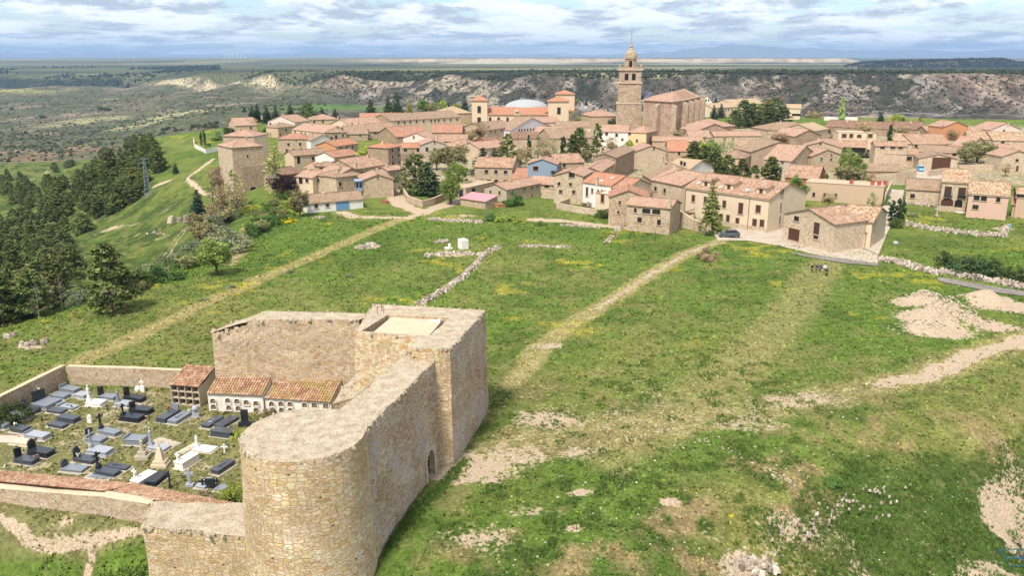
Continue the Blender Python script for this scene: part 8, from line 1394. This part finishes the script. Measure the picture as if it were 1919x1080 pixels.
# people walking towards us over the meadow
def person(px, py, h, top, legs, hair, label, stride=.22, bag=None, arm=.2, turn=0.0, skin=(.45, .28, .2)):
    p = ground_px(px, py); t = empty('person', p, turn); tag(t, label, 'person', None); s = h / 1.72
    def skinned(name, chain, mat, parent):
        me = bpy.data.meshes.new(name); vs = [q[0] for q in chain]; me.from_pydata([tuple(c * s for c in v) for v in vs], [(i, q[2]) for i, q in enumerate(chain) if q[2] is not None], []); o = link(name, me, parent); o.modifiers.new('skin', 'SKIN')
        for i, q in enumerate(chain): me.skin_vertices[0].data[i].radius = (q[1][0] * s, q[1][1] * s) if isinstance(q[1], tuple) else (q[1] * s, q[1] * s)
        me.skin_vertices[0].data[0].use_root = True; o.modifiers.new('subd', 'SUBSURF').levels = 1; o.modifiers['subd'].render_levels = 1; me.materials.append(mat); return o
    mk = lambda c, n: plain(n, c, .85, .1, 6); sk = M.get('skin') or mk(skin, 'skin'); a, st = arm, stride
    ch = [((0, 0, .92), (.13, .09), None), ((0, 0, 1.15), (.12, .085), 0), ((0, 0, 1.38), (.16, .09), 1), ((0, 0, 1.47), .055, 2), ((0, -.01, 1.56), (.07, .085), 3), ((0, -.02, 1.66), (.072, .085), 4),
          ((.09, 0, .88), .085, 0), ((.10, -st * .5, .50), .055, 6), ((.10, -st * .8 + .04, .09), .04, 7), ((.10, -st * .8 - .1, .03), .035, 8), ((-.09, 0, .88), .085, 0), ((-.10, st * .3 - .05, .50), .055, 10), ((-.10, st * .8, .09), .04, 11), ((-.10, st * .8 - .13, .03), .035, 12),
          ((.20, 0, 1.40), .055, 2), ((.26, a * .3, 1.13), .04, 14), ((.26, -a * .5, .90), .032, 15), ((.26, -a * .6, .82), (.02, .035), 16), ((-.20, 0, 1.40), .055, 2), ((-.26, -a * .3, 1.13), .04, 18), ((-.26, a * .1, .90), .032, 19), ((-.26, a * .1, .82), (.02, .035), 20)]
    for sx_, hv in ((.26, 17), (-.26, 21)):
        yb = ch[hv][0][1]
        for k in range(4): ch.append(((sx_ + .0, yb - .024 + .016 * k, .745 - .006 * (k in (1, 2))), .0085, hv))
        ch.append(((sx_ - math.copysign(.015, sx_), yb - .05, .79), .0095, hv))
    body = skinned('body', ch, sk, t)
    up_ = [((0, 0, .88), (.17, .12), None), ((0, 0, 1.15), (.155, .115), 0), ((0, 0, 1.38), (.19, .115), 1), ((0, 0, 1.45), (.09, .08), 2), ((.21, 0, 1.40), .07, 2), ((.265, a * .3, 1.13), .058, 4), ((.265, -a * .5, .91), .05, 5), ((-.21, 0, 1.40), .07, 2), ((-.265, -a * .3, 1.13), .058, 7), ((-.265, a * .1, .91), .05, 8)]; skinned('jacket', up_, mk(top, 'cloth'), t)
    lg = [((0, 0, .95), (.155, .11), None), ((.095, 0, .84), .10, 0), ((.10, -st * .5, .50), .073, 1), ((.10, -st * .8 + .04, .10), .06, 2), ((-.095, 0, .84), .10, 0), ((-.10, st * .3 - .05, .50), .073, 4), ((-.10, st * .8, .10), .06, 5)]; skinned('trousers', lg, mk(legs, 'cloth'), t)
    mb = MB(); mb.lathe((0, .015 * s, 1.63 * s), [(.088 * s, -.06 * s), (.095 * s, .02 * s), (.075 * s, .085 * s), (0, .115 * s)], 10); mb.build('hair', mk(hair, 'hair'), t, True)
    mb = MB(); [mb.box((e * .03 * s, -.10 * s, 1.62 * s), .016 * s, .012 * s, .01 * s) for e in (-1, 1)]; mb.build('eyes', M['iron'], body); mb = MB(); mb.bar((0, -.095 * s, 1.615 * s), (0, -.125 * s, 1.585 * s), .008 * s, .014 * s, 5); mb.box((0, -.09 * s, 1.545 * s), .04 * s, .015 * s, .008 * s); mb.build('nose_and_mouth', sk, body)
    if bag:
        mb = MB(); mb.prism([(x_, y_) for x_, y_ in ((.14, -.24), (.34, -.24), (.36, -.10), (.13, -.10))], .82 * s, 1.06 * s, 0, True, True); mb.bar((.2, -.17, 1.04 * s), (-.16, -.1, 1.42 * s), .015); o = mb.build('shoulder_bag', mk(bag, 'leather')); o.location = p; tag(o, 'dark shoulder bag carried by the person in blue', 'bag')
person(1521.5, 511.5, 1.66, (.014, .013, .014), (.022, .028, .036), (.5, .46, .4), 'fair haired person in a black jacket, leftmost of the walkers', .2); person(1529.5, 511.5, 1.62, (.05, .025, .03), (.045, .045, .07), (.09, .05, .03), 'person in a dark plum top and grey trousers', .25)
person(1536, 511, 1.70, (.035, .075, .30), (.03, .02, .02), (.30, .25, .2), 'person in a bright blue jacket and dark leggings', .2, (.02, .015, .015)); person(1545, 512.5, 1.76, (.72, .72, .72), (.035, .06, .17), (.05, .03, .02), 'person in a white top and blue jeans', .2); person(1548.5, 518.5, 1.62, (.022, .03, .03), (.015, .015, .018), (.02, .015, .012), 'person in dark clothes walking in front, rightmost of the group', .25)
# cars
def vehicle(name, label, px, py, ang, mat, L, Wd, prof, glass, cat='car'):
    p = ground_px(px, py); p.z += .12; t = tag(empty(name, p, ang), label, cat); mb = MB(); n = len(prof); zb = .28
    def sec(y, k): return [(x * L, y * Wd / 2 * (1 if z < .95 else k), z) for x, z in prof]
    ys_ = [(-1, .84), (-.9, .9), (.9, .9), (1, .84)]; S_ = []
    for y, k in ys_: S_.append([(x * L * (.985 if abs(y) == 1 else 1), y * Wd / 2 * (1 if z < 1.0 else k), z if abs(y) < 1 or z < .5 else z - .03) for x, z in prof])
    for a, c in zip(S_, S_[1:]):
        for i in range(n): j = (i + 1) % n; mb.face([a[i], a[j], c[j], c[i]])
    mb.face(S_[0][::-1]); mb.face(S_[-1]); body = mb.build('body', mat, t)
    for sd in (-1, 1):
        mb = MB(); mb.face([(x * L, sd * (Wd / 2 * (1 if z < 1.0 else .93) + .012), z) for x, z in glass][::sd]); mb.build('side_window', M['window_glass'], body)
    for q in range(n):
        (x0, z0), (x1, z1) = prof[q], prof[(q + 1) % n]
        if min(z0, z1) > .85 and abs(z1 - z0) > .25:
            d = Vector((z1 - z0, 0, -(x1 - x0) * L)).normalized() * -.015; d = d if d.z > 0 else -d; mb = MB(); f = lambda s, y: Vector((x0 * L + (x1 - x0) * L * s, y * Wd / 2 * .82, z0 + (z1 - z0) * s)) + d; mb.face([f(.1, -1), f(.1, 1), f(.9, 1), f(.9, -1)]); mb.build('windscreen', M['window_glass'], body)
    for sx_ in (-.31, .31):
        for sd in (-1, 1):
            mb = MB(); c = Vector((sx_ * L, sd * (Wd / 2 - .09), .33)); 
            mb.bar(c - Vector((0, .12, 0)), c + Vector((0, .12, 0)), .34, .34, 16); w = mb.build('wheel', M['tyre'], t); mb = MB(); mb.bar(c + Vector((0, sd * .09, 0)), c + Vector((0, sd * .135, 0)), .21, .19, 12); mb.build('rim', M['steel'], w)
    for sd in (-1, 1):
        mb = MB(); mb.box((-.488 * L, sd * Wd * .36, .68), .16, .32, .15); mb.build('headlight', M['lamp_white'], t); mb = MB(); mb.box((.488 * L, sd * Wd * .38, .85), .12, .26, .2); mb.build('tail_light', M['lamp_red'], t); mb = MB(); mb.box((-.16 * L, sd * (Wd / 2 + .08), .98), .14, .18, .12); mb.build('mirror', mat, t)
    return t
SUV = [(-.5, .32), (-.5, .72), (-.47, .86), (-.22, 1.02), (-.08, 1.52), (.12, 1.60), (.34, 1.54), (.47, 1.08), (.5, .95), (.5, .32)]; vehicle('parked_car', 'dark grey car parked beside the cream apartment house', 1366, 445, R(-4), M['car_grey'], 4.4, 1.82, SUV, [(-.19, 1.04), (-.075, 1.46), (.12, 1.53), (.31, 1.47), (.40, 1.08)])
VAN = [(-.5, .35), (-.5, .8), (-.42, 1.0), (-.33, 1.1), (-.2, 1.75), (.48, 1.8), (.5, 1.0), (.5, .35)]; vehicle('parked_van', 'small light blue van parked in the yard by the barn', *P('r4', (1136, 645)), R(80), M['car_blue'], 4.2, 1.75, VAN, [(-.27, 1.15), (-.18, 1.65), (.1, 1.68), (.1, 1.15)], 'van')
# white block cabin and other small things on the meadow
p = ground_px(868, 466); t = tag(empty('white_block', p, R(30)), 'white two part block standing alone on the meadow', 'block'); mb = MB(); mb.box((0, 0, -.1), 1.5, 2.0, 1.05); mb.build('lower_part', M['white_paint'], t); mb = MB(); mb.box((0, 0, .97), 1.46, 1.96, 1.0); mb.build('upper_part', M['white_paint'], t); mb = MB(); mb.box((.76, .2, .9), .02, .3, .5); mb.build('dark_patch', M['iron'], t)
p = ground_px(838, 467); mb = MB(); mb.box((0, 0, -.1), 1.0, .7, .5); mb.box((.45, .3, -.1), .5, .5, 1.15); mb.box((.9, .2, -.1), .3, .3, .4); t = mb.build('broken_block', M['white_paint']); t.location = p; tag(t, 'broken white blocks lying left of the tall white block', 'block')
p = ground_px(938, 388); mb = MB(); [mb.box((random.uniform(-1.4, 1.4), random.uniform(-.35, .35), .22 * k), .8, .5, .2, Vector((1, random.uniform(-.2, .2), 0)).normalized()) for k in range(5) for _ in range(7 - k)]; t = mb.build('brick_pile', M['orange']); t.location = p; t.rotation_euler = (0, 0, .5); tag(t, 'pile of orange bricks on the grass by the pink shed', 'brick pile')
p = ground_px(721, 380); mb = MB(); [mb.box((random.uniform(-.9, .9), random.uniform(-.5, .5), .2 * k), .5, .4, .2, Vector((1, random.uniform(-.4, .4), 0)).normalized()) for k in range(3) for _ in range(8)]; t = mb.build('tile_pile', M['redwall']); t.location = p; tag(t, 'small heap of old red tiles beside the bay house', 'tile pile')
p = ground_px(1755, 405); t = tag(empty('stone_cross', p), 'pale stone cross standing in the walled field', 'cross'); mb = MB(); mb.box((0, 0, -.1), .8, .8, .4); mb.build('base', M['stone_trim'], t); mb = MB(); mb.box((0, 0, .3), .26, .22, 2.2); mb.box((0, 0, 1.65), 1.3, .2, .26); mb.build('shaft', M['stone_trim'], t)
p = ground_px(1801, 399); mb = MB(); mb.lathe((0, 0, -.1), [(.5, 0), (.55, .2), (.4, .3), (0, .32)], 10); t = mb.build('trough', M['white_paint']); t.location = p; t.scale = (2.6, .8, 1); t.rotation_euler = (0, 0, -.3); tag(t, 'white overturned trough lying in the walled field', 'trough')
p = ground_px(1678, 458); mb = MB(); mb.lathe((0, 0, -.1), [(.4, 0), (.6, .25), (.55, .6), (.2, .8), (0, .82)], 10); t = mb.build('tarpaulin_bundle', M['lead']); t.location = p; tag(t, 'grey tarpaulin bundle beside the street cypresses', 'bundle')
p = ground_px(1891, 427); mb = MB(); mb.lathe((0, 0, -.1), [(.4, 0), (.42, .9), (.36, .95), (0, .95)], 12); t = mb.build('barrel', M['car_blue']); t.location = p; tag(t, 'small blue barrel at the end of the field wall', 'barrel')
p = at(1895, 1072, -8); p.z = G0(p.x, p.y); mb = MB(); q = [(-1.1, -.6, 0), (1.3, -.6, 0), (1.3, .6, 0), (-1.1, .6, 0)]
for i in range(4):
    a, c = Vector(q[i]), Vector(q[(i + 1) % 4]); mb.bar(a - Vector((0, 0, .2)), a + Vector((0, 0, 1.0)), .04); [mb.bar(a + Vector((0, 0, z)), c + Vector((0, 0, z)), .03) for z in (.1, 1.0)]
t = mb.build('metal_crate', plain('crate_blue', (0.012, 0.10, 0.20), .5)); t.location = p; tag(t, 'blue metal frame crate in the lower right corner', 'crate')
# masts
def pylon(label, px, py_base, zg, h, w=1.0):
    p = ground_px(px, py_base); t = tag(empty('lattice_pylon', p, .5), label, 'pylon'); mb = MB(); n = 9; f = lambda k, s: Vector((s[0] * w * (1 - .72 * k / n), s[1] * w * (1 - .72 * k / n), h * k / n)); cs = ((-1, -1), (1, -1), (1, 1), (-1, 1))
    for k in range(n):
        for i in range(4): mb.bar(f(k, cs[i]), f(k + 1, cs[i]), .07, .07, 4, 0, False); mb.bar(f(k, cs[i]), f(k + 1, cs[(i + 1) % 4]), .045, .045, 3, 0, False); mb.bar(f(k + 1, cs[i]), f(k + 1, cs[(i + 1) % 4]), .045, .045, 3, 0, False)
    mb.build('lattice', M['steel'], t); mb = MB()
    for z, l in ((h * .97, 1.6), (h * .88, 1.9)): mb.bar((-l, 0, z), (l, 0, z), .07); [mb.bar((s * l, 0, z - .5), (s * l, 0, z), .06) for s in (-1, 1)]
    mb.build('crossarm', M['steel'], t)
pylon('blue grey lattice pylon on the green spur', 278, 372, -14, 14.5); pylon('small lattice mast behind the gate tower', 415, 262, 0, 11, .6)
# wind turbines far off
g2 = random.Random(3); tp_ = None
TL = [(440, 99), (448, 98), (456, 99), (463, 98), (470, 100), (478, 99), (487, 100), (18, 106), (249, 105), (276, 109), (562, 105), (758, 104), (1230, 104), (1561, 100)]
for i, (px, pt) in enumerate(TL):
    Y_t = 8200 + 900 * g2.random(); x = (px - CX) / F_PX * Y_t; gz = float(far_h(np.array([x]), np.array([Y_t]))[0])
    if tp_ is None:
        tp_ = empty('wind_turbine'); mb = MB(); mb.bar((0, 0, -5), (0, 0, 70), 1.7, 1.0, 8); link('mast', mb.build('m_', M['turbine_white']).data, tp_); bpy.data.objects.remove(bpy.data.objects['m_']); mb = MB(); mb.box((0, 0, 69), 3.5, 8, 4); mb.build('nacelle', M['turbine_white'], tp_); mb = MB(); [mb.bar((0, -5, 71), (32 * math.cos(t), -5, 71 + 32 * math.sin(t)), 1.0, .3, 4) for t in (.4, .4 + 2.094, .4 + 4.189)]; mb.build('rotor', M['turbine_white'], tp_); o = tp_
    else: o = copy_tree(tp_)
    hh = 40 + (108 - pt) * Y_t / F_PX; s = max(.75, min(1.5, (HC + hh - gz) / 100)); o.location = (x, Y_t, gz); o.scale = (s, s, s); o.rotation_euler = (0, 0, g2.uniform(-.4, .4)); tag(o, 'white wind turbine on the distant plateau horizon', 'wind turbine', 'wind turbines along the horizon')
# ------------------------------------------------------------ the air
plain('haze', (1, 1, 1)); hm = M['haze']; ht = hm.node_tree; ht.nodes.clear(); ho = ht.nodes.new('ShaderNodeOutputMaterial'); pv = ht.nodes.new('ShaderNodeVolumePrincipled')
pv.inputs['Color'].default_value = (0.40, 0.64, 1.0, 1); pv.inputs['Density'].default_value = 5.5e-5; pv.inputs['Anisotropy'].default_value = 0.1; ht.links.new(pv.outputs[0], ho.inputs['Volume'])
z0, z1 = float(Z.min()) - 1, max(float(Z.max()), 140.0) + 2; mb = MB(); x1 = 1.7 * ys[-1] + 100
mb.prism([(-x1, -30), (x1, -30), (x1, ys[-1] + 100), (-x1, ys[-1] + 100)], z0, z1, 0, True, True); kind(mb.build('haze', hm), 'stuff')
